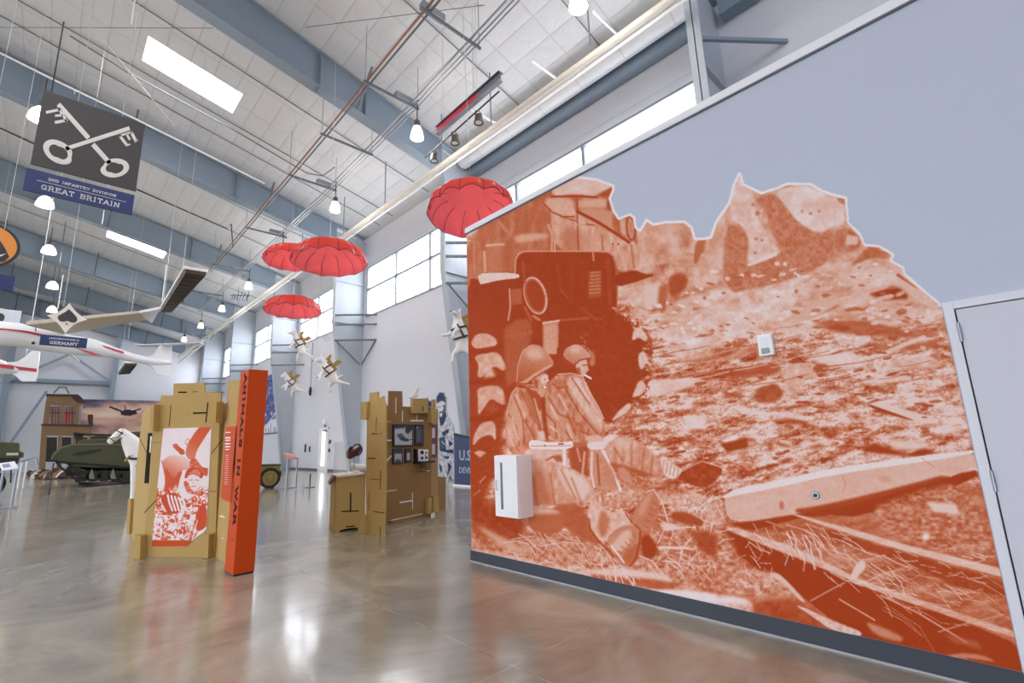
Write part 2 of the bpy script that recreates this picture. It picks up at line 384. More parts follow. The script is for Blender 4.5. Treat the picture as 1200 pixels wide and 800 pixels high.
# unseen wall behind the camera, added to keep the rafters dark
ob('wall_front_unseen', MB().box(-26, XO, -7.25, -7, 0, 13.2), M_wall, kind='structure')
ob('wall_left_unseen', MB().box(-26.25, -26, -7, YB, 5.5, 8.4).box(-26.25, -26, -7, YB, 11.35, zroof(-26)).box(-26.25, -26, 40, YB, 0, 5.5), M_wall, kind='structure')  # unseen wall added to hold back outside light, openings shaped to light the mural
# eave strut and the rolled insulation above the first window
es = MB(); es.box(11.8, 12.17, 4.1, 14.3, 12.6, 12.66); es.box(11.8, 11.86, 4.1, 14.3, 12.66, 13.1); es.box(11.7, 11.86, 4.1, 14.3, 12.98, 13.04)
es2 = MB().box(11.8, 12.17, -6, 3.7, 12.5, 12.56).box(11.8, 11.86, -6, 3.7, 12.56, 13.0)
setp(ob('eave_strut', es2, M_steel), 'short dark eave strut at the top right beyond the nearest steel column', 'beam')
setp(ob('eave_strut', es, M_steel), 'grey steel eave strut above the long window over the divider wall', 'beam')
ro = MB(); ro.tube([(11.35, 4.12, 13.0), (11.35, 14.28, 13.0)], .32, 20)
setp(ob('insulation_roll', ro, M_ceil, smooth=True), 'white bulging insulation roll running along the eave beside the steel strut', 'insulation')

# divider wall
dv = MB(); dv.box(XW, XW+.22, -3.2, -.82, 0, 4.44); dv.box(XW, XW+.22, .2, 5.06, 0, 4.44); dv.box(XW, XW+.22, -.82, .2, 2.26, 4.44)
ob('wall_divider', dv, M_wallin, kind='structure')
ob('trim_2', MB().box(XW-.02, XW+.24, -3.2, 5.075, 4.44, 4.52), M_trim, kind='structure', bevel=.004)
ob('trim_3', MB().box(XW-.012, XW-.001, -3.2, 5.07, 4.425, 4.44), M_grey, kind='structure')
M_base = mat('baseboard_rubber', '363e49', .5, vary=.03)
bb = MB(); bb.box(XW-.012, XW, .2, 5.07, .012, .13)
ob('baseboard_divider', bb, M_base, kind='structure')
ob('trim_4', MB().box(XW-.02, XW, .2, 5.075, 0, .012), mat('seal_strip', 'a9aeb2', .4), kind='structure')
# door
df = MB(); df.box(XW-.02, XW+.24, .15, .2, 0, 2.26); df.box(XW-.02, XW+.24, -.82, -.77, 0, 2.26); df.box(XW-.02, XW+.24, -.77, .15, 2.21, 2.26)
M_door = mat('door_paint', 'c9cbd6', .5, vary=.01)
dr = ob('door_1', MB().box(XW-.012, XW+.03, -.765, .142, .01, 2.204), M_door, kind='structure')
ob('door_frame', df, mat('frame_paint', 'd8dae2', .5, vary=.01), dr, bevel=.003)
ob('jamb_shadow_gap', MB().box(XW+.03, XW+.05, -.77, .15, 0, 2.21), M_dark, dr)
for z in (2.06, 1.16, .3):
    h = ob('hinge', MB().tube([(XW-.022, .146, z-.06), (XW-.022, .146, z+.06)], .009, 10), M_zinc, dr)
hd = MB(); hd.tube([(XW-.012, -.68, 1.0), (XW-.06, -.68, 1.0), (XW-.06, -.56, 1.0)], .01, 8); ob('handle', hd, M_zinc, dr, smooth=True)
# far exit door
fd = MB(); fd.box(12.14, 12.2, 28.5, 29.7, 0, 2.5)
d2 = ob('door_2', fd, M_white, kind='structure')
f2 = MB(); f2.box(12.12, 12.2, 28.42, 28.5, 0, 2.58); f2.box(12.12, 12.2, 29.7, 29.78, 0, 2.58); f2.box(12.12, 12.2, 28.42, 29.78, 2.5, 2.58); ob('door_frame', f2, M_trim, d2)
ob('glass', MB().box(12.12, 12.14, 28.9, 29.3, .3, 2.35), mat('door_daylight', 'ffffff', .2, emit=('eaf6ff', 1.6)), d2)
ob('closer', MB().box(12.02, 12.14, 28.6, 29.0, 2.3, 2.4), M_grey, d2)

# ---------------------------------------------------------------- steel frames
def zr_bot(x): return 12.3+.205*(10.45-x)
ORD = ['first (nearest)', 'second', 'third', 'fourth', 'fifth', 'sixth (farthest)']
for k, y in enumerate(FR):
    c = thing('steel_column', (12., y, 0), '%s tapered steel column along the window wall, %s' % (ORD[k], ['rising behind the divider wall top', 'behind the nearest red parachute', 'behind the middle hanging dog', 'behind the highest hanging dog', 'just right of the orange tower top', 'left of the orange tower'][k]), 'column')
    fl = [(11.62, 0), (10.45, 8.0), (10.45, 12.3)]
    wb = MB(); wb.prism([(11.62, 0), (12.19, 0), (12.19, 13.0), (10.45, 13.2), (10.45, 12.3), (10.45, 8)], lambda u, v, t: (u, t, v), y-.012, y+.012)
    ob('web', wb, M_col, c)
    fb = MB(); 
    for (a, b) in zip(fl[:-1], fl[1:]): fb.hexa([(a[0], y-.17, a[1]), (a[0]+.03, y-.17, a[1]), (a[0]+.03, y+.17, a[1]), (a[0], y+.17, a[1]), (b[0], y-.17, b[1]), (b[0]+.03, y-.17, b[1]), (b[0]+.03, y+.17, b[1]), (b[0], y+.17, b[1])])
    ob('inner_flange', fb, M_col, c)
    ob('base_plate', MB().box(11.5, 12.19, y-.2, y+.2, 0, .03), M_steel, c)
    s = MB(); s.box(10.48, 12.19, y-.12, y+.12, 10.3, 10.33); s.box(10.48, 12.19, y-.12, y+.12, 7.98, 8.0)
    ob('stiffener', s, M_col, c)
    for z in ([10.95] if k == 0 else ([9.15, 8.58, 7.48] if k == 1 else [8.33, 7.8, 6.94])):
        g = MB(); g.bar((10.5, y-.15, z), (12.19, y-1.55, z), .09, .09); ob('wall_brace', g, M_steel if k == 0 else M_grey, c)
    if k in (1, 2):
        g = MB(); z = 6.94 if k == 2 else 7.48; g.bar((10.6, y-.2, z-.05), (11.9, y-.3, z-1.2), .05, .05); g.bar((12.15, y-1.5, z-.05), (12.0, y-.3, z-1.2), .05, .05)
        ob('brace_tie', g, M_grey, c)
RORD = ['first (nearest, overhead out of frame)', 'second', 'third', 'fourth', 'fifth', 'sixth', 'seventh and last']
for k, y in enumerate(FR+[64.7]):
    r = thing('roof_rafter', (2, y, 14), '%s blue-grey tapered roof rafter counted from the camera' % RORD[k], 'beam')
    wb = MB(); wb.prism([(10.45, 12.3), (10.45, zroof(10.45)-.1), (RX, zroof(RX)-.1), (-12., zroof(-12)-.1), (-12, zr_bot(0)), (RX, zr_bot(RX)), (5.35, zr_bot(5.35))], lambda u, v, t: (u, t, v), y-.012, y+.012)
    ob('web', wb, M_steel, r)
    lf = MB()
    for (a, b) in ((10.45, 5.35), (5.35, RX)): lf.bar((a, y, zr_bot(a)), (b, y, zr_bot(b)), .46, .03)
    lf.bar((RX, y, zr_bot(RX)), (-12, y, zr_bot(0)), .36, .03)
    ob('lower_flange', lf, M_steel, r)
    uf = MB(); uf.bar((XO-.1, y, zroof(XO-.1)-.1), (RX, y, zroof(RX)-.1), .3, .03); ob('upper_flange', uf, M_steel, r)
    for x in (5.35, -1.8, 8.4 if k != 1 else 7.0):
        s = MB(); s.box(x-.015, x+.015, y-.17, y+.17, zr_bot(x)-.06 if x == 5.35 else zr_bot(x), zroof(x)-.1); ob('splice_plate', s, M_steel, r)
    # knee braces from lower flange up to the purlins
    for x in (6.7, 1.2, -3.5):
        for sgn in (-1,):
            s = MB(); s.bar((x, y+sgn*.1, zr_bot(x)+.05), (x+.05, y+sgn*1.05, zroof(x)-.12), .07, .07); ob('flange_brace', s, M_grey, r)
# purlin lines under the insulation, running along the building
k = 0
for x in (9.2, 6.2, 3.2, .1, -3.0):
    for a, b in zip([3.9]+FR[1:], FR[1:]+[64.7]):
        pass
# bands: thin dark cables / straps parallel to the rafters
for i, y in enumerate([7.0, 10.6, 17.6, 20.9, 22.3, 27.6, 31.0, 37.0, 41.0, 47.6, 51.0]):
    t = MB(); t.tube([(XO-.3, y, zroof(XO-.3)-.06), (RX, y, zroof(RX)-.06)], .018, 6)
    setp(ob('ceiling_strap', t, M_grey), 'thin metal strap under the white ceiling insulation, running up the roof slope between rafters', 'strap', 'thin ceiling straps between the rafters')
# ================================================================ LETTERING
GL = {
'A': (.8, [[(0, 0), (.4, 1), (.8, 0)], [(.16, .33), (.64, .33)]]),
'B': (.78, [[(.1, 0), (.1, 1)], [(.1, .97), (.5, .97), (.65, .86), (.65, .66), (.5, .53), (.1, .53)], [(.5, .53), (.72, .4), (.72, .14), (.55, .03), (.1, .03)]]),
'D': (.8, [[(.1, 0), (.1, 1)], [(.1, .97), (.45, .97), (.72, .78), (.72, .22), (.45, .03), (.1, .03)]]),
'E': (.72, [[(.1, 0), (.1, 1)], [(.1, .95), (.68, .95), (.68, .78)], [(.1, .52), (.5, .52)], [(.1, .05), (.68, .05), (.68, .22)]]),
'F': (.7, [[(.1, 0), (.1, 1)], [(.1, .95), (.68, .95), (.68, .78)], [(.1, .52), (.5, .52)]]),
'G': (.8, [[(.72, .76), (.6, .92), (.4, .97), (.15, .86), (.06, .63), (.06, .37), (.15, .12), (.4, .03), (.6, .06), (.7, .14), (.7, .42), (.45, .42)]]),
'I': (.42, [[(.2, 0), (.2, 1)]]),
'L': (.7, [[(.1, 0), (.1, 1)], [(.1, .05), (.66, .05), (.66, .25)]]),
'M': (1., [[(.1, 0), (.1, 1), (.5, .25), (.9, 1), (.9, 0)]]),
'N': (.85, [[(.1, 0), (.1, 1), (.75, 0), (.75, 1)]]),
'R': (.82, [[(.1, 0), (.1, 1)], [(.1, .97), (.5, .97), (.66, .84), (.66, .62), (.5, .5), (.1, .5)], [(.4, .5), (.76, 0)]]),
'S': (.72, [[(.66, .74), (.62, .92), (.36, .97), (.1, .86), (.1, .64), (.36, .52), (.62, .4), (.64, .14), (.36, .03), (.1, .08), (.06, .28)]]),
'T': (.8, [[(.4, 0), (.4, .95)], [(.04, .76), (.04, .95), (.76, .95), (.76, .76)]]),
'V': (.8, [[(0, 1), (.4, 0), (.8, 1)]]),
'W': (1.15, [[(0, 1), (.3, 0), (.57, .8), (.85, 0), (1.13, 1)]]),
'Y': (.8, [[(0, 1), (.4, .5), (.8, 1)], [(.4, .5), (.4, 0)]]),
'O': (.82, [[(.4, .97), (.14, .86), (.05, .6), (.05, .4), (.14, .14), (.4, .03), (.66, .14), (.76, .4), (.76, .6), (.66, .86), (.4, .97)]]),
'U': (.85, [[(.1, 1), (.1, .25), (.25, .05), (.42, .02), (.6, .05), (.75, .25), (.75, 1)]]),
'2': (.7, [[(.08, .74), (.18, .93), (.42, .97), (.62, .82), (.58, .6), (.08, .05), (.66, .05), (.66, .22)]]),
'/': (.5, [[(.05, -.1), (.45, 1.1)]]), '.': (.3, [[(.1, 0), (.1, .12)]]), ' ': (.5, [])}
def slab(body, h, fn, sw=.15, depth=.004, gap=.2, serif=.16, word=None):
    mb = MB(); W = sum(GL[c][0]+gap for c in body)-gap; x = -W/2
    def seg(a, b, w):
        a = Vector((a[0], a[1])); b = Vector((b[0], b[1])); d = (b-a)
        if d.length < 1e-5: return
        d.normalize(); n = Vector((-d.y, d.x))*w/2; e = d*w*.3; a = a-e; b = b+e
        mb.prism([tuple(p*h) for p in (a-n, b-n, b+n, a+n)], fn, -depth/2, depth/2)
    wi = 0
    for c in body:
        w, st = GL[c]
        if c == ' ': wi += 1
        if word is not None and wi != word: x += w+gap; continue
        for pl in st:
            for a, b in zip(pl[:-1], pl[1:]): seg((x+a[0], a[1]-.5), (x+b[0], b[1]-.5), sw)
            if serif:
                for p in (pl[0], pl[-1]):
                    if p[1] in (0, 1): seg((x+p[0]-serif, p[1]-.5), (x+p[0]+serif, p[1]-.5), sw*.75)
        x += w+gap
    return mb
def plane_fn(O, U, V, N):
    O, U, V, N = map(Vector, (O, U, V, N)); return lambda u, v, t: tuple(O+U*u+V*v+N*t)
def pixplane(P0, N):
    """points of the photograph laid on the vertical plane through P0 with normal N; t pushes along N"""
    P0 = Vector(P0); N = Vector(N).normalized(); C0 = Vector((0, 0, HCAM))
    def f(x, y, t=0):
        d = Vector(ray(x, y)); q = C0+d*((P0-C0).dot(N)/d.dot(N)); return tuple(q+N*t)
    return f

# ================================================================ HANGING SIGNS
M_wire = mat('steel_wire', 'c9cbd0', .35, .5)
M_signk = mat('sign_dark_brown', '3a3230', .45, vary=.1, scale=1.2)
M_signb = mat('sign_navy', '25346b', .5, vary=.05)
M_cream = mat('sign_cream', 'efe9e0', .55, vary=.02)
M_text = mat('white_lettering', 'f2f2f2', .5, vary=.01)
def wires(xs, y, z0, parent, r=.006, z1=None):
    for x in xs: ob('suspension_wire', MB().tube([(x, y, z0), (x, y, z1 or zroof(x)-.12)], r, 6), M_wire, parent)
t = thing('hanging_sign', (0, 10, 7.28), 'square dark brown hanging sign with two crossed cream keys, nearest of the signs', 'sign')
ob('board', MB().box(-.66, .65, 9.985, 10.015, 5.97, 7.29), M_signk, t)
KF = pixplane((0, 9.985, 0), (0, -1, 0))
def kf(u, v, tt): return KF(u/4.705, 90+v/4.705, tt)
mb = MB()
def kseg(a, b, w):
    a = Vector(a); b = Vector(b); n = (b-a).normalized(); n = Vector((-n.y, n.x))*w/2
    mb.prism([tuple(p) for p in (a-n, b-n, b+n, a+n)], kf, .001, .008)
kseg((322, 152), (488, 338), 25); kseg((512, 372), (606, 478), 25); kseg((362, 398), (714, 284), 22)
for a_, b_, w_ in (((330, 182), (254, 197), 15), ((347, 213), (303, 215), 12), ((367, 240), (302, 253), 16), ((322, 172), (368, 246), 15), ((652, 327), (730, 304), 12), ((656, 320), (702, 380), 15), ((696, 315), (716, 347), 12), ((722, 303), (752, 360), 16), ((700, 378), (718, 372), 8), ((745, 356), (760, 350), 8)): kseg(a_, b_, w_)
def bow(cx, cy, rx, ry, rot, notch):
    N = 44; o = []; i2 = []
    for i in range(N):
        a = 2*PI*i/N; m = 1-.14*math.exp(-((((a-notch+PI) % (2*PI))-PI)/.35)**2)
        k = .62*(1-.2*math.exp(-((((a-notch-PI/2+PI) % (2*PI))-PI)/.4)**2)-.2*math.exp(-((((a-notch+PI/2+PI) % (2*PI))-PI)/.4)**2))
        for (L, r) in ((o, m), (i2, k)):
            x, y = rx*r*math.cos(a), ry*r*math.sin(a); L.append((cx+x*math.cos(rot)-y*math.sin(rot), cy+x*math.sin(rot)+y*math.cos(rot)))
    for i in range(N):
        j = (i+1) % N; mb.prism([o[i], o[j], i2[j], i2[i]], kf, .001, .008)
bow(322, 415, 92, 58, .55, -.6+.3); bow(632, 503, 80, 52, -.12, PI+.55)
ob('crossed_keys_emblem', mb, M_cream, t, label='cream crossed keys')
wires((-.25, .33), 10, 7.28, t)
t2 = thing('hanging_sign', (0, 10, 5.9), 'navy hanging sign lettered GREAT BRITAIN below the crossed keys board', 'sign')
ob('board', MB().box(-.69, .64, 9.985, 10.015, 5.52, 5.89), M_signb, t2)
f = plane_fn((-.02, 9.983, 5.635), (1, 0, 0), (0, 0, 1), (0, -1, 0))
for w_ in (0, 1): ob('lettering', slab('GREAT BRITAIN', .078, f, .17, gap=.24, word=w_), M_text, t2)
f = plane_fn((-.02, 9.983, 5.79), (1, 0, 0), (0, 0, 1), (0, -1, 0))
for w_ in (0, 1, 2): ob('lettering', slab('2ND INFANTRY DIVISION', .042, f, .2, gap=.26, serif=.12, word=w_), M_text, t2)
ob('rule_line', MB().box(-.56, .54, 9.98, 9.985, 5.722, 5.728), M_text, t2)
wires((-.3, .28), 10, 5.89, t2, z1=5.97)
# spade sign
t3 = thing('hanging_sign', (.1, 19.8, 6.1), 'cream four-pointed hanging sign with a dark spade, in front of the glider wing', 'sign')
SF = pixplane((0, 19.78, 0), (0, -1, 0))
def sf(u, v, tt): return SF(40+u/12.31, 350+v/12.31, tt)
def arc(a, b, sag, n=8):
    a = Vector(a); b = Vector(b); d = b-a; nn = Vector((-d.y, d.x)).normalized()*sag
    return [tuple(a+d*(i/n)+nn*math.sin(PI*i/n)) for i in range(n)]
star = arc((512, 62), (770, 300), 28)+arc((770, 300), (450, 497), 40)+arc((450, 497), (185, 238), 28)+arc((185, 238), (512, 62), 34)
mb = MB(); c0 = (480, 275)
for i in range(len(star)): mb.prism([c0, star[i], star[(i+1) % len(star)]], sf, -.03, 0)
ob('board', mb, M_cream, t3)
sp = [(500, 148), (560, 205), (618, 270), (620, 320), (580, 345), (530, 340), (480, 318), (430, 332), (375, 325), (340, 285), (345, 250), (400, 215), (460, 185)]
mb = MB(); mb.prism(sp, sf, .001, .008); mb.prism([(470, 335), (485, 375), (455, 372)], sf, .001, .008)
ob('spade_emblem', mb, M_signk, t3, label='dark brown spade')
wires((-.06,), 19.8, 5.95, t3, .006)
t4 = thing('hanging_sign', (.1, 19.8, 5.05), 'navy hanging sign lettered GERMANY under the spade sign, over the glider', 'sign')
ob('board', MB().box(-.456, .603, 19.78, 19.81, 4.728, 5.047), M_signb, t4)
ob('lettering', slab('GERMANY', .086, plane_fn((.077, 19.776, 4.83), (1, 0, 0), (0, 0, 1), (0, -1, 0)), .22, gap=.24), M_text, t4)
ob('lettering', text_mb('JAGDGESCHWADER 53', .065, plane_fn((.077, 19.776, 4.955), (1, 0, 0), (0, 0, 1), (0, -1, 0)), bold=.001), M_text, t4)
wires((.06,), 19.8, 5.04, t4, z1=5.18)
# orange roundel sign on the left
t5 = thing('hanging_sign', (-1.25, 15, 6.6), 'round orange hanging sign with a black silhouette at the left edge', 'sign')
OF = lambda u, v, tt: (-1.5+u, 15-tt, 6.08+v)
mb = MB(); mb.prism([(.6*math.cos(a), .54*math.sin(a)) for a in [2*PI*i/48 for i in range(48)]], OF, -.03, 0); ob('board', mb, M_dark, t5)
mb = MB(); mb.prism([(.545*math.cos(a), .49*math.sin(a)) for a in [2*PI*i/48 for i in range(48)]], OF, .001, .006); ob('disc', mb, mat('sign_orange', 'f0953c', .5), t5, label='orange disc')
mb = MB(); mb.prism([(-.3, -.1), (-.1, .15), (.12, .2), (.28, .12), (.38, -.05), (.45, -.2), (.4, -.32), (.2, -.43), (-.2, -.45), (-.4, -.3)], OF, .007, .012); ob('silhouette', mb, M_dark, t5, label='black animal silhouette')
mb = MB(); mb.prism([(-.1, -.22), (.05, -.2), (.12, -.26), (.2, -.24), (.3, -.2), (.4, -.14), (.3, -.25), (.24, -.31), (.1, -.3), (0, -.25)], OF, .013, .017); ob('stroke', mb, M_text, t5)
wires((-1.7, -1.2), 15, 6.5, t5)
t6 = thing('hanging_sign', (-1.3, 15, 5.45), 'plain navy hanging sign below the round orange sign', 'sign')
ob('board', MB().box(-2.0, -.9, 14.985, 15.015, 5.11, 5.45), M_signb, t6); wires((-1.7, -1.2), 15, 5.45, t6, z1=5.6)
# small round sign far left behind, on a pale panel
t7 = thing('hanging_sign', (-2.2, 30, 7.4), 'pale square hanging sign with a dark spot, far left beyond the orange sign', 'sign')
a = ony(-14, 360, 30); b = ony(22, 385, 30)
ob('board', MB().box(a.x, b.x, 29.98, 30.02, b.z, a.z), mat('sign_pale_blue', 'ccd6e2', .5), t7)
mb = MB(); c = ony(0, 372, 29.97); mb.prism([(.14*math.cos(2*PI*i/20), .2*math.sin(2*PI*i/20)) for i in range(20)], lambda u, v, tt: (c.x+u, 29.975-tt, c.z+v), 0, .008); ob('spot', mb, M_signk, t7)
wires((-2.6,), 30, a.z-.02, t7)

# ================================================================ LAMPS, CONDUITS AND PIPES
M_bulb = mat('lamp_glow', 'fff6e6', .3, emit=('fff4df', 14.))
M_lampglass = mat('lamp_glass', 'f6f0e4', .3, emit=('fff3dc', 1.8), trans=.3)
M_lampcap = mat('lamp_cap', '4c4a48', .5)
def pendant(label, wide):
    t = thing('pendant_lamp', (0, 0, 0), label, 'lamp', 'pendant lamps hanging in rows from the roof')
    r = .27 if wide else .2
    ob('lamp_shade', MB().lathe([(.07, 0), (.12, -.02), (r*.85, -.16), (r, -.3), (r+.02, -.42), (r-.01, -.42), (r*.82, -.17), (.09, -.03)], n=20), M_lampglass, t, True, smooth=True)
    ob('bulb', MB().ball((0, 0, -.24), .1, 12, 8), M_bulb, t, True, smooth=True)
    ob('ballast_cap', MB().lathe([(.001, .22), (.08, .22), (.1, .18), (.1, .02), (.08, -.01), (.001, -.01)], n=14), M_lampcap, t, True, smooth=True)
    ob('cord', MB().tube([(0, 0, .2), (0, 0, 1.0)], .018, 6), M_dark, t, True)
    return t
LR = [(7.85, 5.45), (7.72, 12.1), (7.86, 18.7), (7.95, 25.4), (8.15, 32.0), (8.2, 38.6), (8.2, 45.2), (8.2, 51.8)]
where = ['at the top edge above the long white pipe', 'above the red track beam end', 'over the largest mid-air red parachute', 'hidden partly behind the parachutes', 'left of the two overlapping parachutes', 'smaller, beyond it to the left', 'in the far group over the glider tail', 'farthest of the right row']
first = None
for k, (x, y) in enumerate(LR):
    if first is None: first = pendant('x', False); o = first
    else: o = copy_tree(first)
    o.location = (x, y, 11.75); o['label'] = 'glowing pendant lamp of the right row, '+where[k]
first = None
wh2 = ['partly hidden behind the crossed keys sign', 'just below the GREAT BRITAIN sign', 'second below the GREAT BRITAIN sign', 'third below it, just above the spade sign', 'far beyond the spade sign', 'farthest of the left row']
for k, (x, y) in enumerate([(-1.22, 18.9), (-1.1, 25.9), (-.95, 32.2), (-.75, 39.2), (-.7, 46), (-.7, 52.6)]):
    if first is None: first = pendant('x', True); o = first
    else: o = copy_tree(first)
    o.location = (x, y, 11.85); o['label'] = 'glowing bell pendant lamp of the left row, '+wh2[k]
for k, (x, y) in enumerate([(7.85, 5.45), (7.72, 12.1), (7.86, 18.7), (7.95, 25.4), (8.15, 32.0), (8.2, 38.6), (-1.4, 18.9), (-1.1, 25.9), (-.95, 32.2), (-.75, 39.2), (-1.4, 12.3), (-1.4, 5.6)]):
    ld = bpy.data.lights.new('lamp_light', 'POINT'); ld.energy = 80; ld.color = (1, .93, .82); ld.shadow_soft_size = .35
    lo = bpy.data.objects.new('lamp_light', ld); COL.objects.link(lo); lo.location = (x, y, 11.2)
M_copper = mat('copper_pipe', '8f6a5c', .35, .5)
cp = MB()
def tag_(o, l, c, g=None): return setp(o, l, c, g)
tag_(ob('copper_pipe', MB().tube([(5.86, 6, 12.62), (6.05, 15.5, 12.62), (6.3, 34, 12.62)], .035, 10), M_copper, smooth=True), 'reddish copper pipe running down the building on the trapeze bars', 'pipe')
tag_(ob('steel_pipe', MB().tube([(5.98, 6, 12.6), (6.17, 15.5, 12.6), (6.42, 34, 12.6)], .03, 10), M_grey, smooth=True), 'grey pipe running close beside the reddish copper pipe', 'pipe')
for i, dx in enumerate((0, .14, .26)):
    tag_(ob('conduit', MB().tube([(7.2+dx, 5, 12.6), (7.55+dx, 12.2, 12.6), (7.75+dx, 20, 12.6), (7.85+dx, 45, 12.6)], [.035, .026, .024][i], 8), M_zinc, smooth=True), ['left', 'middle', 'right'][i]+' one of three parallel grey conduits resting on the trapeze bars', 'conduit')
for k, (y, xa, xb) in enumerate([(8.85, 5.75, 7.75), (12.2, 5.85, 7.85), (15.6, 5.9, 7.95), (19.1, 6.0, 8.05), (25.5, 6.1, 8.15), (32.2, 6.1, 8.2), (38.8, 6.1, 8.2)]):
    t = thing('trapeze_hanger', (7, y, 12.5), ['nearest', 'second', 'third', 'fourth', 'fifth', 'sixth', 'farthest'][k]+' trapeze bar carrying the copper pipe and conduits', 'hanger')
    ob('strut_bar', MB().box(xa, xb, y-.03, y+.03, 12.48, 12.55), M_grey, t)
    for x in (xa+.05, xb-.05): ob('hanger_rod', MB().tube([(x, y, 12.5), (x, y, zroof(x)-.1)], .012, 6), M_zinc, t)
    if k in (0, 1, 3, 4, 5): ob('junction_box', MB().box(xa+.05 if k == 0 else xb-.85, xa+.75 if k == 0 else xb-.15, y-.02, y+.18, 12.62, 12.8), M_zinc, t)
# long white pipe
pt = thing('sprinkler_main', (9.5, 20, 11.6), 'long white main pipe running the whole length below the roof by the windows', 'pipe')
ob('pipe', MB().tube([(9.5, 1, 11.55), (9.5, 62, 11.55)], .11, 16), mat('pipe_white', 'd9d4cc', .4), pt, smooth=True)
ob('white_conduit', MB().tube([(9.62, 1, 11.42), (9.62, 62, 11.42)], .035, 8), M_white, pt, smooth=True)
for y in (6.3, 10.4, 13.2, 17.4, 21.5, 27, 33, 40): ob('pipe_hanger', MB().tube([(9.5, y, 11.6), (9.5, y, zroof(9.5)-.1)], .025, 6), M_zinc, pt)
for y in (5.8, 8.0, 10.8): ob('bracket_arm', MB().bar((9.0, y, 12.3), (10.3, y, 12.3), .05, .05), M_white, pt)
# red beam with track spotlights
t = thing('crane_beam', (7.7, 9.4, 11), 'short suspended beam with a red painted web above the spotlights', 'beam')
a = onz(515, 155, 11.); b = onz(585, 88, 11.); a.x = 7.75; b.x = 7.68; b.y += .0
mid = a+(b-a)*.66
ob('top_flange', MB().bar(a+Vector((0, 0, .13)), b+Vector((0, 0, .13)), .16, .02), M_grey, t)
ob('red_web', MB().bar(a, mid, .02, .24), mat('red_paint', 'd9455a', .45), t, label='red painted web')
ob('grey_web', MB().bar(mid, b, .02, .24), M_zinc, t)
ob('bottom_flange', MB().bar(a-Vector((0, 0, .13)), b-Vector((0, 0, .13)), .14, .02), M_zinc, t)
for q in (.1, .62, .66): p = a+(b-a)*q; ob('suspension_cable', MB().tube([p, (p.x, p.y, zroof(p.x)-.1)], .007, 6), M_wire, t)
t = thing('lighting_track', (8.1, 10, 11), 'black bar of spotlights hanging beside the red beam', 'track')
a = onz(498, 185, 10.9); b = onz(585, 107, 10.9)
ob('bar', MB().tube([a, b], .025, 8), M_dark, t)
for q in (.3, .7): p = a+(b-a)*q; ob('suspension_cable', MB().tube([p, (p.x, p.y, zroof(p.x)-.1)], .007, 6), M_wire, t)
first = None
for k, (px, py) in enumerate([(510, 176), (536, 155), (563, 130)]):
    p = onz(px, py, 10.9); q = (p-a).dot((b-a).normalized())/(b-a).length; p = a+(b-a)*q
    if first is None:
        first = s = thing('spotlight', p, '', 'spotlight', 'spotlights clamped on the black bar')
        ORIG[s.name] = Vector((0, 0, 0))
        ob('yoke', MB().tube([(0, 0, -.02), (.12, 0, -.08), (.12, 0, -.25)], .012, 6).tube([(0, 0, -.02), (-.12, 0, -.08), (-.12, 0, -.25)], .012, 6), M_dark, s, True)
        ob('lamp_body', MB().lathe([(.001, .12), (.09, .12), (.12, .02), (.12, -.1), (.15, -.12), (.15, -.15), (.11, -.15), (.1, -.1), (.001, -.08)], (0, 0, -.28), n=18), mat('spot_body', '6e6a60', .4, .5), s, True, smooth=True)
        ob('lens', MB().lathe([(.001, 0), (.1, 0)], (0, 0, -.41), n=16), mat('lens_white', 'f5f2ea', .2), s, True)
    else: s = copy_tree(first); s.location = p
    s['label'] = ['leftmost and lowest', 'middle', 'rightmost and highest'][k]+' of the three spotlights clamped on the black bar'
# radiant heaters
for (c, lab) in (([(188, 366), (201, 366), (241, 323), (217.6, 319.4)], 'long dark radiant heater with a white edge hanging beyond the glider wing'), ([(139, 439), (152, 438), (160, 428), (147, 428)], 'small dark radiant heater hanging under the glider tail')):
    z = 7. if 'long' in lab else 6.2; P = [onz(x, y, z) for x, y in c]
    if 'small' in lab: P = [onz(x, y, z) for x, y in c]
    t = thing('radiant_heater', sum(P, Vector())/4, lab, 'heater')
    ob('grille', MB().hexa([p for p in P]+[p+Vector((0, 0, .12)) for p in P]), mat('heater_dark', '37291f', .5, vary=.3, scale=8), t)
    e = MB(); Q = [P[0]+(P[0]-P[1])*.12, P[1]+(P[1]-P[0])*.12, P[2]+(P[2]-P[3])*.12, P[3]+(P[3]-P[2])*.12]
    e.hexa([q+Vector((0, 0, .13)) for q in Q]+[q+Vector((0, 0, .22)) for q in Q]); ob('reflector_hood', e, M_white, t, label='white hood')
    s = MB()
    for i in range(1, 12):
        q = i/12; s.bar(P[0]+(P[3]-P[0])*q-Vector((0, 0, .01)), P[1]+(P[2]-P[1])*q-Vector((0, 0, .01)), .03, .02)
    ob_each('louvre', s, M_lampcap, t)
    for q in (.12, .88): p = P[0]+(P[3]-P[0])*q; ob('suspension_wire', MB().tube([p+Vector((0, 0, .2)), (p.x, p.y, zroof(p.x)-.1)], .007, 6), M_wire, t)
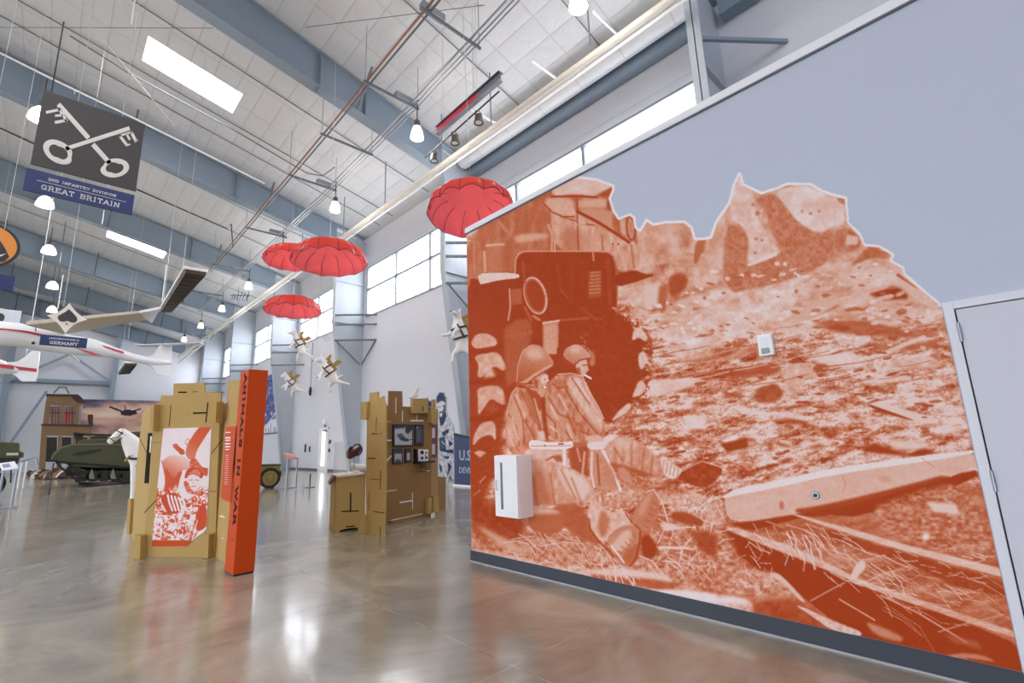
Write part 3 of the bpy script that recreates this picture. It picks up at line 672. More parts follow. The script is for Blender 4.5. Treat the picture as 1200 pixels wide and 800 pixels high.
# loose rods and conduits in the roof
RODS = [((158, 0), (137, 135), 14.0, 13.2, .03, 'white'), ((75, 25), (60, 110), 14.6, 12.5, .035, 'dark'), ((120, 45), (205, 148), 14.8, 14.2, .015, 'white'), ((88, 105), (78, 118), 14.5, 14.3, .02, 'white'),
        ((0, 32), (250, 33), 15.0, 15.0, .018, 'grey'), ((358, 32), (600, 2), 14.2, 14.2, .02, 'grey'), ((66, 210), (51, 332), 12.4, 10.4, .04, 'white'), ((77, 260), (68, 330), 12., 10.3, .04, 'grey'),
        ((122, 246), (119, 285), 11, 10.4, .03, 'white'), ((195, 310), (191, 352), 9.0, 7.4, .03, 'white'), ((74, 322), (70, 358), 10, 8.3, .04, 'white')]
for k, (p, q, z0, z1, r, c) in enumerate(RODS):
    a = onz(*p, z0); b = onz(*q, z1)
    if c == 'white' and abs(p[0]-q[0]) < 25: b = Vector((a.x, a.y, z1)); 
    lab = ['tall white rod reaching down in front of the skylight side to the keys sign', 'dark cable drop at the upper left above the keys sign', 'diagonal white stay crossing the ceiling by the near skylight', 'short white hanger just above the keys sign', 'thin level cable crossing the upper left ceiling', 'level tie rod crossing the ceiling near the top centre', 'white drop rod beside the lamp under the GREAT BRITAIN sign', 'grey drop rod beside the left lamps', 'white drop rod right under the GREAT BRITAIN sign', 'white rod dropping to the long radiant heater', 'white rod dropping to the spade sign'][k]
    tag_(ob('ceiling_rod', MB().tube([a, b], r*.5, 8), {'white': M_white, 'dark': M_dark, 'grey': M_grey}[c]), lab, 'rod')
cnd = thing('ceiling_conduit', (0, 17, 15), 'bent grey conduit running down the roof slope past the near skylight to the trapeze', 'conduit')
P = [onz(82, 42, 15.3), onz(150, 85, 15.0), onz(270, 150, 14.4), onz(360, 203, 13.5), onz(378, 206, 13.3), onz(392, 196, 13.1)]
ob('pipe', MB().tube(P, .025, 8), M_grey, cnd, smooth=True)
tag_(ob('ceiling_conduit', MB().tube([onz(0, 62, 15.6), onz(60, 92, 15.2), onz(160, 140, 14.9), onz(310, 215, 14)], .04, 8), M_white, smooth=True), 'pale conduit running down the slope just above the crossed keys sign', 'conduit')
tag_(ob('ceiling_conduit', MB().tube([onz(160, 222, 14.2), onz(266, 268, 13.4), onz(271, 262, 13.3), onz(273, 290, 12.6)], .03, 8), M_dark), 'dark conduit with a hooked end right of the GREAT BRITAIN sign', 'conduit')
tag_(ob('ceiling_conduit', MB().tube([onz(0, 150, 14.6), onz(60, 178, 14.3)], .03, 8), M_dark), 'dark conduit at the far left behind the keys sign', 'conduit')
# triangular white truss arm under the main pipe, far left end
a = onx(322/1.0, 300, 9.5)
tr = thing('pipe_brace', (9.4, 40, 10), 'white angled brace arms under the far end of the white main pipe', 'brace')
E0 = onx(238, 403, 9.4)
ob('arm', MB().tube([onx(203, 403, 9.0), E0], .09, 8), M_white, tr); ob('arm', MB().tube([onx(222, 388, 9.2), E0], .06, 8), M_white, tr); ob('arm', MB().tube([onx(209, 425, 8.8), E0], .07, 8), M_white, tr)
for k, (px, py) in enumerate([(280, 352), (240, 398)]):
    p = onx(px, py, 9.3); s = MB()
    for i in range(7):
        s.tube([p+Vector((-.5+i*.17, 0, .0)), p+Vector((-.4+i*.17, random.uniform(-.5, .5), random.uniform(.3, .9)))], .03, 5)
    s.tube([p+Vector((-.6, 0, .3)), p+Vector((.7, 0, .5))], .04, 6)
    tag_(ob('valve_cluster', s, M_grey), ['dark tangle of sprinkler valves on the white main pipe left of the parachutes', 'small tangle of pipework where the far brace arms meet'][k], 'pipework')

# ================================================================ PARACHUTES
M_red = mat('chute_red', 'ff6e60', .22, vary=.04, trans=.66, spec=.7)
M_pink = mat('chute_backlit', 'ffcadf', .5, vary=.02, trans=.6)  # pink holds the light coming through the red cloth
M_seam = mat('seam_cord', '7c1c2a', .6)
NG = 12
def dome(R, Hh, off=0., t1=1.0, nj=14, sub=6):
    mb = MB(); n = NG*sub
    prof = []
    for j in range(nj+1):
        q = j/nj*t1; a = q*PI*.5
        prof.append((math.sin(a)**.68 if q else 0., abs(math.cos(a))**.85, q))
    for (r, z, q) in prof:
        for i in range(n):
            th = 2*PI*i/n; g = abs(math.sin(NG*th/2))
            rr = max(.001, (R-off)*r*(1+.055*g*q-.02)); zz = Hh*(z-.0)+.07*g*R*max(0, q-.6)/.4-off
            mb.v.append((rr*math.cos(th), rr*math.sin(th), zz))
    for j in range(nj):
        for i in range(n): mb.f.append((j*n+i, j*n+(i+1) % n, (j+1)*n+(i+1) % n, (j+1)*n+i))
    return mb
def seamline(R, Hh, k, t0, t1, rr_=.007):
    pts = []
    for j in range(14):
        q = t0+(t1-t0)*j/13; a = q*PI*.5; th = 2*PI*k/NG; r = R*(math.sin(a)**.68 if q else 0)*.98+.004
        pts.append((r*math.cos(th), r*math.sin(th), Hh*abs(math.cos(a))**.85+.002))
    return MB().tube(pts, rr_, 5)
def hemline(R, Hh, q, off=0, r_=.007):
    pts = []; n = NG*8; a = q*PI*.5
    for i in range(n+1):
        th = 2*PI*i/n; g = abs(math.sin(NG*th/2)); r = (R-off)*math.sin(a)**.68*(1+.055*g*q-.02)
        pts.append((r*math.cos(th), r*math.sin(th), Hh*abs(math.cos(a))**.85+.07*g*R*max(0, q-.6)/.4-off))
    return MB().tube(pts, r_, 5)
def parachute(loc, tilt, label, dogp, first=None):
    R, Hh = .95, .56
    if first is None:
        t = thing('parachute', (0, 0, 0), label, 'parachute', 'red model parachutes carrying white dogs')
        ob('canopy', dome(R, Hh), M_red, t, True, smooth=True)
        ob('backlit_shell', dome(R, Hh, .012), M_pink, t, True, smooth=True, label='added inner shell, pink for light through the canopy')  # added inner shell; light through the canopy put into its pink colour
        mb = MB()
        for k in range(NG): s = seamline(R, Hh, k, .12, 1.); mb.add(s.v, s.f)
        ob('gore_seam', mb, M_seam, t, True); ob('hem', hemline(R, Hh, 1., .004, .009), M_seam, t, True)
        mb = MB()
        for k in range(NG): s = seamline(R-.03, Hh-.03, k, .3, .97, .005); mb.add(s.v, s.f)
        ob('inner_seam', mb, M_seam, t, True)
        mb = MB()
        for k in range(NG):
            th = 2*PI*k/NG; a = PI*.5; r = R*math.sin(a)**.68*.98
            mb.tube([(r*math.cos(th), r*math.sin(th), Hh*abs(math.cos(a))**.85), (.05*math.cos(th), .05*math.sin(th), -2.15)], .0016, 4)
        ob('shroud_line', mb, M_wire, t, True)
        ob('apex_cable', MB().tube([(0, 0, Hh), (0, 0, 13-6.3)], .006, 5), M_wire, t, True)
    else: t = copy_tree(first); t['label'] = label
    t.location = loc; t.rotation_euler = tilt
    return t
def at_depth(px, py, w, W=1.9):
    d = ray(px, py)/FPX*(FPX*W/w); return Vector((d[0], d[1], d[2]+HCAM))
c1 = parachute(at_depth(553, 252, 101), (-.12, .09, .1), 'largest red parachute, partly behind the divider wall top', None)
c2 = parachute(at_depth(386, 309, 83), (-.05, .03, .35), 'wide red parachute in mid-air overlapping a smaller one', None, c1)
c3 = parachute(at_depth(342, 307, 60), (-.06, .03, .6), 'small red parachute half hidden behind the wider one', None, c1)
c4 = parachute(at_depth(343, 366, 61), (-.03, .02, .2), 'lowest small red parachute hanging over the highest white dog', None, c1)

# ---------------------------------------------------------------- dogs
M_dog = mat('dog_white', 'f3f0ec', .6, vary=.02)
M_gold = mat('harness_gold', 'a98b45', .5, vary=.15, scale=20)
M_strap = mat('harness_strap', '4a3f22', .6)
def skin(name, verts, edges, radii, m, parent, sub=2, local=True, root=0, **kw):
    me = bpy.data.meshes.new(name); me.from_pydata([Vector(v) for v in verts], edges, []); me.materials.append(m)
    o = bpy.data.objects.new(name, me); COL.objects.link(o)
    sk = o.modifiers.new('skin', 'SKIN'); sk.use_smooth_shade = True
    for i, sv in enumerate(me.skin_vertices[0].data):
        r = radii[i]; sv.radius = (r, r) if not isinstance(r, tuple) else r; sv.use_root = (i == root)
    ss = o.modifiers.new('sub', 'SUBSURF'); ss.levels = sub; ss.render_levels = sub
    dg = bpy.context.evaluated_depsgraph_get(); dg.update()
    nm = bpy.data.meshes.new_from_object(o.evaluated_get(dg)); o.modifiers.clear(); o.data = nm
    nm.materials.clear(); nm.materials.append(m); nm.polygons.foreach_set('use_smooth', [True]*len(nm.polygons))
    if parent: o.parent = parent
    return setp(o, **kw)
def make_dog():
    t = thing('hanging_dog', (0, 0, 0), '', 'dog figure', 'white dog mannequins in gold harness below the parachutes')
    V = [(0, 0, 0), (-.1, -.02, .12), (-.16, -.03, .22), (-.2, -.05, .27), (-.3, -.12, .22), (-.36, -.15, .19),      # chest neck head snout
         (.1, 0, -.12), (.17, 0, -.22),                                                                             # belly, hip
         (-.1, -.1, -.02), (-.17, -.14, -.14), (-.21, -.2, -.28), (-.25, -.23, -.3),                                # fore leg near
         (-.06, .1, 0), (-.15, .12, -.12), (-.26, .1, -.2), (-.3, .09, -.2),                                        # fore leg far
         (.2, -.09, -.3), (.36, -.12, -.36), (.5, -.14, -.38), (.56, -.15, -.42),                                   # hind leg right
         (.12, .09, -.34), (.06, .1, -.45), (.1, .1, -.58), (.05, .1, -.6),                                         # hind leg down
         (.26, .0, -.2), (.4, .02, -.12),                                                                          # tail
         (-.18, .02, .32), (-.17, .03, .39), (-.18, -.09, .32), (-.19, -.1, .39)]                                   # ears
    E = [(0, 1), (1, 2), (2, 3), (3, 4), (4, 5), (0, 6), (6, 7), (0, 8), (8, 9), (9, 10), (10, 11), (0, 12), (12, 13), (13, 14), (14, 15), (7, 16), (16, 17), (17, 18), (18, 19),
         (7, 20), (20, 21), (21, 22), (22, 23), (7, 24), (24, 25), (3, 26), (26, 27), (3, 28), (28, 29)]
    Rr = [.135, .1, .08, .08, .042, .03, .125, .11, .06, .04, .03, .032, .06, .04, .03, .032, .07, .042, .028, .03, .07, .04, .028, .03, .03, .015, .03, .01, .03, .01]
    skin('body', V, E, Rr, M_dog, t)
    ob('nose', MB().ball((-.39, -.165, .195), .016, 8, 6), M_dark, t, True); ob('eye', MB().ball((-.26, -.14, .27), .011, 6, 4), M_dark, t, True)
    def ring(c, nrm, r, w=.02):
        c = Vector(c); nrm = Vector(nrm).normalized(); u = nrm.cross(Vector((0, 1, 0))).normalized(); v = nrm.cross(u)
        return MB().tube([c+(u*math.cos(a)+v*math.sin(a))*r for a in [2*PI*i/20 for i in range(21)]], w, 6)
    ax = Vector((.17, 0, -.22))-Vector((-.1, 0, .12))
    ob('chest_strap', ring((-.04, 0, .05), ax, .15), M_strap, t, True); ob('belly_strap', ring((.07, 0, -.1), ax, .15), M_strap, t, True)
    s = MB(); s.tube([(-.15, -.1, .06), (-.06, -.155, -.05), (.03, -.15, -.12)], .018, 6); ob('side_strap', s, M_strap, t, True)
    p = MB(); c = Vector((.08, .02, .08)); u = ax.normalized(); v = Vector((u.z*-1, 0, u.x)) * -1
    v = Vector((.77, 0, .63)); 
    p.hexa([c-u*.16-v*.05+Vector((0, y, 0)) if 0 else c+u*a+v*b+Vector((0, y, 0)) for b in (-.04, .09) for (a, y) in ((-.17, -.09), (.15, -.09), (.15, .09), (-.17, .09))])
    ob('pack', p, M_gold, t, True, bevel=.02, label='gold pack on the back')
    f = MB(); f.prism([(-.2, .04), (-.02, .1), (.06, .36), (-.02, .3)], lambda a, b, tt: tuple(c+u*a*.9-u*.04+v*(b*.3)+Vector((-b*.25, tt, b*.75))), -.05, .03)
    ob('pack_flap', f, M_gold, t, True); 
    f = MB(); f.prism([(0, .06), (.12, .02), (.26, .14), (.14, .2)], lambda a, b, tt: tuple(c+Vector((a+.02, tt, b))), -.07, .04); ob('pack_flap', f, M_gold, t, True)
    return t
d0 = make_dog()
def place_dog(o, px, py, w, sc, rot, label):
    o.location = at_depth(px, py, w); o.scale = (sc,)*3; o.rotation_euler = rot; o['label'] = label
place_dog(d0, 384, 433, 83, 1.0, (0, 0, -.3), 'white dog figure in gold harness, middle of the hanging dogs, below the wide parachute')
place_dog(copy_tree(d0), 350, 401, 61, 1.1, (0, .2, -.35), 'white dog figure in gold harness hanging highest, below the lowest parachute')
place_dog(copy_tree(d0), 340, 447, 60, .98, (.1, -.1, -.1), 'white dog figure in gold harness hanging lowest, left of the others')
place_dog(copy_tree(d0), 539, 388, 101, 1.15, (0, .35, -.1), 'white dog figure cut off by the left edge of the divider wall')

# ================================================================ ORANGE TOWER
M_orf = mat('tower_orange', 'cb4a12', .5, vary=.03, scale=3, spec=.2)
M_card = mat('cardboard', 'b8985a', .8, vary=.07, scale=5, bump=.08, bscale=40)
M_cardd = mat('cardboard_edge', '8a6c3a', .85, vary=.1, scale=20)
M_slot = mat('slot_dark', '22180e', .95, spec=.1)
TX0, TX1, TY0, TY1, TZ = 1.80, 2.035, 6.755, 7.13, 2.5
t = thing('exhibit_tower', ((TX0+TX1)/2, 6.94, 0), 'tall orange tower lettered ANIMALS IN WAR beside the left cardboard kiosk', 'sign tower')
ob('tower_body', MB().box(TX0, TX1, TY0, TY1, .02, TZ), M_orf, t, bevel=.006)
ob('plinth', MB().box(TX0+.01, TX1-.01, TY0+.01, TY1-.01, 0, .02), M_dark, t)
M_ink = mat('maroon_ink', '330a10', .7, spec=.2)
def vtext(body, yc, z0, z1, h, parent, m, word=None, **kw):       # text turned clockwise on the left face: reads downwards, tops of letters towards the camera
    W = sum(GL[c][0]+.3 for c in body)-.3; hh = (z0-z1)/W
    mb = slab(body, 1., lambda u, v, tt: (TX0-.001-tt*1, yc-v*h, (z0+z1)/2-u*hh), depth=.004, sw=.22, gap=.3, serif=.13, word=word)
    ob('lettering', mb, m, parent, **kw)
for w_ in (0, 1, 2): vtext('ANIMALS IN WAR', 6.87, 2.44, .585, .11, t, M_ink, word=w_, label='maroon lettering '+('ANIMALS', 'IN', 'WAR')[w_])
ob('stroke', MB().prism([(6.82, .42), (6.85, .415), (6.93, .40), (6.9, .392)], lambda u, v, tt: (TX0-tt, u, v), 0, .003), M_ink, t, label='maroon slash mark')
ob('lettering', MB().add(*(lambda m: (m.v, m.f))(slab('ANIMALS', .02, lambda u, v, tt: (TX0-.001-tt, 7.0-v, 2.28-u*1.2)))), mat('faint_ink', '9d3a1c', .6), t)
# text panel on the kiosk's right wing
t = thing('text_panel', (1.83, 7.5, .7), 'orange text panel with white lines of writing between kiosk and orange tower', 'sign')
XP = 1.80
TPf = pixplane((XP, 7.3, 0), (-1, 0, 0))
mb = MB(); mb.prism([(264.4, 500), (278, 499), (273, 590), (262, 585.5), (258.6, 582)], TPf, -.02, 0)
ob('panel', mb, M_orf, t)
rows = MB()
def onpan(px, py): return Vector(TPf(px, py, .002))
for (y, x0, x1, hh) in [(506, 264.8, 270.5, 1.1), (512, 264.4, 270.3, 1.6), (515, 264.4, 270.3, 1.6), (519, 264.2, 270, 1.6), (522.5, 264.2, 270, 1.6), (526, 264.2, 269, 1.0)]+[(533+i*2.6, 264.5-i*.12, 268.6-i*.12, .45) for i in range(14)]:
    a = onpan(x0, y); b = onpan(x1, y-.2); c = onpan(x1, y+hh-.2); d = onpan(x0, y+hh)
    n = Vector((-.002, 0, 0)); rows.hexa([a, b, c, d, a+n, b+n, c+n, d+n])
ob_each('text_line', rows, M_text, t)

# ================================================================ LEFT CARDBOARD KIOSK
A = onz(168, 652.5, 0); B = onz(252, 652.5, 0)
d = (B-A).normalized(); nrm = Vector((d.y, -d.x, 0)); nrm = nrm if nrm.dot(Vector((0, 0, 0))-A) > 0 else -nrm
F1 = pixplane(A, nrm)
k1 = thing('cardboard_kiosk', (A+B)/2, 'left cardboard kiosk of slotted panels carrying the orange and white poster', 'kiosk')
def panel(name, pts, fn, parent, t0=-.03, t1=0, m=None, **kw):
    return ob(name, MB().prism(pts, fn, t0, t1), m or M_card, parent, bevel=.002, **kw)
panel('front_panel', [(168.5, 652.5), (252, 652.5), (254.5, 560), (257, 500), (258.8, 460), (240, 459.3), (239, 448.3), (203.3, 449.3), (203, 463), (189.3, 463), (185.5, 475), (179.5, 492), (176, 560), (170, 625)], F1, k1)
# left wing going back
C = onz(153.5, 626, 0); A2 = onz(171, 640, 0)
dw = (C-A).normalized(); nw = Vector((dw.y, -dw.x, 0)); nw = nw if nw.dot(-A) > 0 else -nw
F2 = pixplane(A, nw)
panel('left_wing', [(168, 651), (153, 626), (157, 588), (160, 545), (167, 484), (178, 475), (186, 474)], F2, k1)
F2b = F2
sl = MB().prism([(174, 507), (178.5, 507), (174.5, 566), (169.5, 566)], F2, .001, .006); ob('slot', sl, M_slot, k1, label='dark vertical slot')
ob('slot_paper', MB().prism([(177, 511), (178.6, 511), (177, 530), (175.8, 530)], F2, .007, .009), M_text, k1)
# right wing behind the tower
Xr = B.x-.0
F3 = pixplane((Xr, 8, 0), (-1, 0, 0))
panel('right_wing', [(252.5, 652.5), (263.5, 659.5), (283, 445), (267.3, 446), (265.5, 472), (257.5, 473)], F3, k1, m=None)
FF = lambda off: (lambda x, y, tt=0: F1(x, y, off+tt))
def fin(pts, parent, name='cross_fin', m=None, deep=.16, out=.0):     # panel pieces pushed through the slots, standing out of the face
    return ob(name, MB().prism(pts, F1, out, deep), m or M_card, parent, bevel=.002)
fin([(163.5, 653), (171, 653), (172, 626), (165, 625)], k1, deep=.1); fin([(242, 652), (250, 652), (251, 624.5), (243, 624.5)], k1, deep=.1)
fin([(183, 475), (187.5, 474), (186, 505), (182, 505)], k1, deep=.1); fin([(258, 471), (262, 471), (261, 495), (256, 495)], k1, deep=.14)
fin([(153.5, 584), (157.5, 584), (155, 625), (151.5, 625)], k1, deep=.05)
sl = MB()
def slotline(p, q, w, f=F1, mbx=None):
    p = Vector(p); q = Vector(q); n = (q-p).normalized(); n = Vector((-n.y, n.x))*w/2
    (mbx or sl).prism([tuple(v) for v in (p-n, q-n, q+n, p+n)], f, .001, .004)
slotline((209, 459.5), (219, 459.5), 1.6); slotline((226, 459), (232, 458.8), .6); slotline((200.5, 474.5), (198.3, 500), .6); slotline((243.8, 471.5), (241.3, 495), 1.2); slotline((226.5, 484), (242, 483.5), 1.6)
slotline((248, 531), (261, 514.5), .7); slotline((164, 514), (173, 532), .5); slotline((180, 518), (189, 518), .4); slotline((169, 601), (184, 585), .8); slotline((240, 575.5), (254, 575.8), .5)
slotline((220.5, 484.6), (221.3, 484.6), .8)
ob_each('slot', sl, M_slot, k1)
gp = MB()
for (p, q) in (((262, 605), (260, 604)), ((263.5, 606), (257, 604.5)), ((262, 631), (260, 630))):
    p = Vector(p); q = Vector(q); n = (q-p).normalized(); n = Vector((-n.y, n.x))*.6; gp.prism([tuple(v) for v in (p-n, q-n, q+n, p+n)], F3, .001, .003)
ob_each('light_slit', gp, M_cream, k1)
# poster (painted tone picture)
def poster_canvas():
    c = Canvas(0, 0, 560, 1100, .6, .93)     # 560 wide, 1100 high user units over the poster
    c.soft = .35; c.cut = 1; c.a += (fbm(c.H, c.W, 60, 4, 5)-.5)*.04
    # rectified from the crop: helper converts crop pixels to poster units
    def q(pts): return [((x-313+(y-412)*.075)*560/374, (y-412)*1.43) for x, y in pts]
    P = lambda pts, t, b=2, **k: c.poly(q(pts), t, b, **k)
    P([(600, 400), (700, 400), (640, 480), (570, 580), (560, 640), (520, 640), (490, 610), (490, 560), (540, 470)], .22, 3, grad=(q([(600, 400)])[0], q([(520, 620)])[0], .45))
    P([(385, 530), (420, 520), (445, 550), (480, 570), (485, 600), (455, 605), (425, 575), (400, 555)], .25, 2, tex=(.3, 14, 3)); c.line(q([(505, 540), (485, 520), (500, 490), (520, 500), (500, 530)]), 8, .4, 2)
    P([(310, 640), (380, 600), (480, 615), (540, 660), (530, 700), (470, 710), (430, 730), (390, 800), (350, 800), (320, 700)], .78, 6, grad=(q([(420, 610)])[0], q([(340, 760)])[0], .25))
    P([(330, 670), (400, 780), (430, 730), (470, 705), (440, 800), (420, 900), (280, 980), (340, 830)], .2, 4)
    c.line(q([(308, 640), (330, 700), (372, 775)]), 10, .3, 3)
    P([(520, 640), (560, 620), (610, 690), (660, 720), (640, 760), (600, 730), (560, 700), (520, 700)], .35, 4, tex=(.25, 20, 8))
    P([(470, 790), (505, 780), (530, 850), (560, 870), (620, 830), (640, 900), (560, 880), (500, 870)], .35, 3, tex=(.5, 18, 4))
    P([(640, 740), (600, 690), (655, 700), (650, 760)], .2, 3)
    rng = random.Random(4)
    # churning crowd of hands and cloth
    X, Y = np.meshgrid(np.arange(c.W)/c.s, np.arange(c.H)/c.s)
    n1 = fbm(c.H, c.W, 22, 3, 21, 1.1); n2 = fbm(c.H, c.W, 9, 3, 22)
    tex = np.clip((n1*.45+n2*.55-.47)*5.5+.5, 0, 1); edge = np.clip((Y-560-30*np.sin(X/60))/60, 0, 1)
    free = np.clip(((X-350)**2/125**2+(Y-580)**2/110**2-1)*3, 0, 1)
    m = edge*np.clip(free+(Y > 720), 0, 1); c.a = c.a*(1-m)+(tex*.85+.1)*m
    P([(300, 900), (350, 860), (430, 870), (470, 950), (440, 1010), (360, 1000)], .12, 5)
    for i in range(5): c.line(q([(360+i*26, 880+i*6), (372+i*27, 930), (395+i*24, 985)]), 20, .93, 3)
    P([(590, 960), (640, 950), (640, 1100), (560, 1130), (560, 1010)], .15, 5)
    for i in range(4): c.line(q([(545+i*14, 1050), (520+i*16, 1130), (500+i*16, 1180)]), 9, .2 if i % 2 else .9, 3)
    # helmet
    P([(478, 765), (500, 700), (560, 690), (610, 720), (625, 750), (600, 775), (560, 740), (510, 745), (500, 770)], .12, 2); P([(505, 742), (560, 700), (600, 725), (598, 760), (560, 735)], .45, 3)
    P([(500, 760), (560, 742), (600, 765), (595, 820), (560, 855), (520, 830)], .9, 2)   # face
    c.line(q([(515, 780), (540, 778)]), 8, .3, 2); c.line(q([(560, 778), (585, 782)]), 8, .3, 2); c.line(q([(530, 825), (565, 822)]), 7, .25, 2); c.line(q([(548, 785), (545, 805)]), 5, .5, 2)
    c.line(q([(505, 830), (560, 862), (600, 825)]), 7, .2, 2)
    c.a = np.clip(c.a, 0, 1); return c
pc = poster_canvas()
pq = [Vector(F1(192, 502, .008)), Vector(F1(248.2, 500.2, .008)), Vector(F1(241.8, 632.5, .008)), Vector(F1(178.7, 632.5, .008))]
def pfn(u, v):
    a = np.array([tuple(x) for x in pq]); u = u[..., None]; v = v[..., None]
    return (a[0]*(1-u)+a[1]*u)*(1-v)+(a[3]*(1-u)+a[2]*u)*v
pt = thing('poster', pq[3], 'orange and white poster of a helmeted soldier with an aircraft on the left kiosk', 'poster')
U, V = np.meshgrid(np.linspace(0, 1, 151), np.linspace(0, 1, 301)); tt_ = pc.sample(U*560, V*1100)
rgbp = ramp(tt_, [(0, 'c93d16'), (.35, 'd9663f'), (.7, 'ecb3a0'), (1, 'f1eef2')])
keep = ~((U-.74)*1.0 > (1-V)*2.2+.0)
printed('poster_print', 150, 300, pfn, rgbp, pt, keep=keep)
ob('orange_strip', MB().prism([(178.7, 633), (225, 633.5), (220, 639.5), (178, 640)], F1, .0, .008), M_orf, pt, label='plain orange bottom strip')
ob('backing', MB().prism([(192, 502), (248.2, 500.2), (242.5, 619), (238, 624), (226, 632.5), (178.7, 632.5)], F1, .0005, .0065), M_text, pt)

# ================================================================ RIGHT CARDBOARD KIOSK
k2 = thing('cardboard_kiosk', (4.9, 8.2, 0), 'right cardboard kiosk shaped like a battlement wall with framed pictures and a radio', 'kiosk')
G1 = pixplane((4.17, 7.8, 0), (-1, 0, 0))
panel('front_fin', [(449.8, 631.5), (429, 624), (428.5, 560), (430, 492), (431.5, 480), (433.2, 460), (442.8, 458.8), (443, 467), (449, 463.5), (449.5, 468), (452, 475), (451.6, 560)], G1, k2)
ob('cross_fin', MB().prism([(425.5, 471), (433.5, 470.5), (432, 492), (425.6, 491.5)], G1, -.0, .05), M_card, k2, bevel=.002)
ob('cross_fin', MB().prism([(424.5, 603), (430.5, 602), (430.8, 625), (424.8, 627)], G1, 0, .08), M_card, k2, bevel=.002)
sl = MB()
for p, q, w in (((441.3, 489), (440.8, 505), .4), ((435.5, 508), (443, 508), 1.1), ((445.5, 508), (447.5, 508), .8), ((431, 537), (440, 537), 1.1), ((446.3, 551), (445.8, 573), .6), ((435, 561.5), (446, 562), .6), ((438, 599), (450.5, 601), .8), ((446, 617), (445.7, 628), .7), ((432.5, 576), (432, 598), .3)): slotline(p, q, w, G1, sl)
ob_each('slot', sl, M_slot, k2)
P2 = onz(452.5, 617, 0); Q2 = onz(505, 604.5, 0); dd = (Q2-P2).normalized(); n2 = Vector((dd.y, -dd.x, 0)); n2 = n2 if n2.dot(-P2) > 0 else -n2
G2 = pixplane(P2, n2)
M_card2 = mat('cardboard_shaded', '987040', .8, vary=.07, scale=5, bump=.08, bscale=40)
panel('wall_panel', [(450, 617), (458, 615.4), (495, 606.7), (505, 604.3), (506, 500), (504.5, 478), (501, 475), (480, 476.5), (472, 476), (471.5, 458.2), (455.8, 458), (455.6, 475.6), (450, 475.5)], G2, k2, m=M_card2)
for pts, dp in (([(480.7, 467.2), (498.6, 466.8), (498.2, 484), (480.8, 484.3)], .08), ([(501.2, 477), (504, 477), (504, 496), (501.5, 496)], .1), ([(504.6, 468), (508.4, 468), (508.4, 496), (505, 496)], .06), ([(498.5, 583.5), (502.6, 583), (502.8, 601.5), (498.8, 602)], .08), ([(504.8, 581.5), (511, 581), (511, 599.5), (505, 600.5)], .08), ([(452.3, 493), (455.5, 493), (455.5, 495.5), (452.3, 495.5)], .06)):
    ob('cross_fin', MB().prism(pts, G2, 0, dp), M_card, k2, bevel=.002)
sl = MB(); ws = MB()
for p, q, w in (((463.8, 466), (463.8, 484), .9), ((471.6, 481), (471.3, 494), .9), ((481, 492.8), (496, 492.8), 1.7), ((488.4, 486), (488.4, 492), .6), ((452.5, 515.8), (458.5, 515.8), 1.7), ((452, 541.5), (458.6, 533.5), 1.4), ((452.5, 575.5), (465, 573.8), .8), ((468.3, 588.6), (483.4, 586.3), 1.6), ((483.4, 577), (483.4, 596), .8), ((495.2, 552), (503.5, 551.3), 1.1), ((458, 609.5), (495, 601.7), .9)): slotline(p, q, w, G2, ws)
ob_each('light_slit', ws, M_cream, k2)  # bottom cream strip has the light under the panel put into its colour
for p, q, w in (((489, 552.5), (496, 552), 1.), ((491.8, 476), (491.5, 482), .8), ((455.5, 611), (450, 612), 1.)): slotline(p, q, w, lambda x, y, tt=0: G2(x, y, tt+.09), sl)
ob_each('slot', sl, M_slot, k2)
# panels on the right side
Q3 = Q2+Vector((.001, 0, 0)); R3 = onz(514.5, 602, 0); G3 = pixplane(Q2, n2)
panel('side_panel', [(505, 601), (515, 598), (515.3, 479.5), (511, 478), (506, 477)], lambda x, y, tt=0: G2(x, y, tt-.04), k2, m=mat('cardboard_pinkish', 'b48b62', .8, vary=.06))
S3 = onz(511, 600.5, 0); T3 = onz(522.5, 594.8, 0); d3_ = (T3-S3).normalized(); n3_ = Vector((d3_.y, -d3_.x, 0)); n3_ = n3_ if n3_.dot(-S3) > 0 else -n3_
G4 = pixplane(S3, n3_)
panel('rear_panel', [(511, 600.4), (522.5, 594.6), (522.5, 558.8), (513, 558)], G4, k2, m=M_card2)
# framed pictures: each its own object
M_frame = mat('frame_black', '25242a', .35)
def pic(pts, lab, fn=None, name='framed_picture', cat='picture', dep=.03, base=None):
    f = base or G2
    t = thing(name, f((pts[0][0]+pts[1][0])/2, pts[2][1], 0), lab, cat)
    ob('frame', MB().prism(pts, f, .001, dep), M_frame, t, bevel=.002)
    if fn:
        c = Canvas(0, 0, 100, 100, 1.6, .5); fn(c); a = np.array([f(x, y, dep+.0015) for x, y in pts]); ins = a.mean(0)
        i = ins+(a-ins)*.86
        def g(u, v): u = u[..., None]; v = v[..., None]; return (i[0]*(1-u)+i[1]*u)*(1-v)+(i[3]*(1-u)+i[2]*u)*v
        U, V = np.meshgrid(np.linspace(0, 1, 61), np.linspace(0, 1, 61)); printed('print', 60, 60, g, ramp(c.sample(U*100, V*100), [(0, '1c1c22'), (.5, '8a8c96'), (1, 'dcdee6')]), t)
    return t
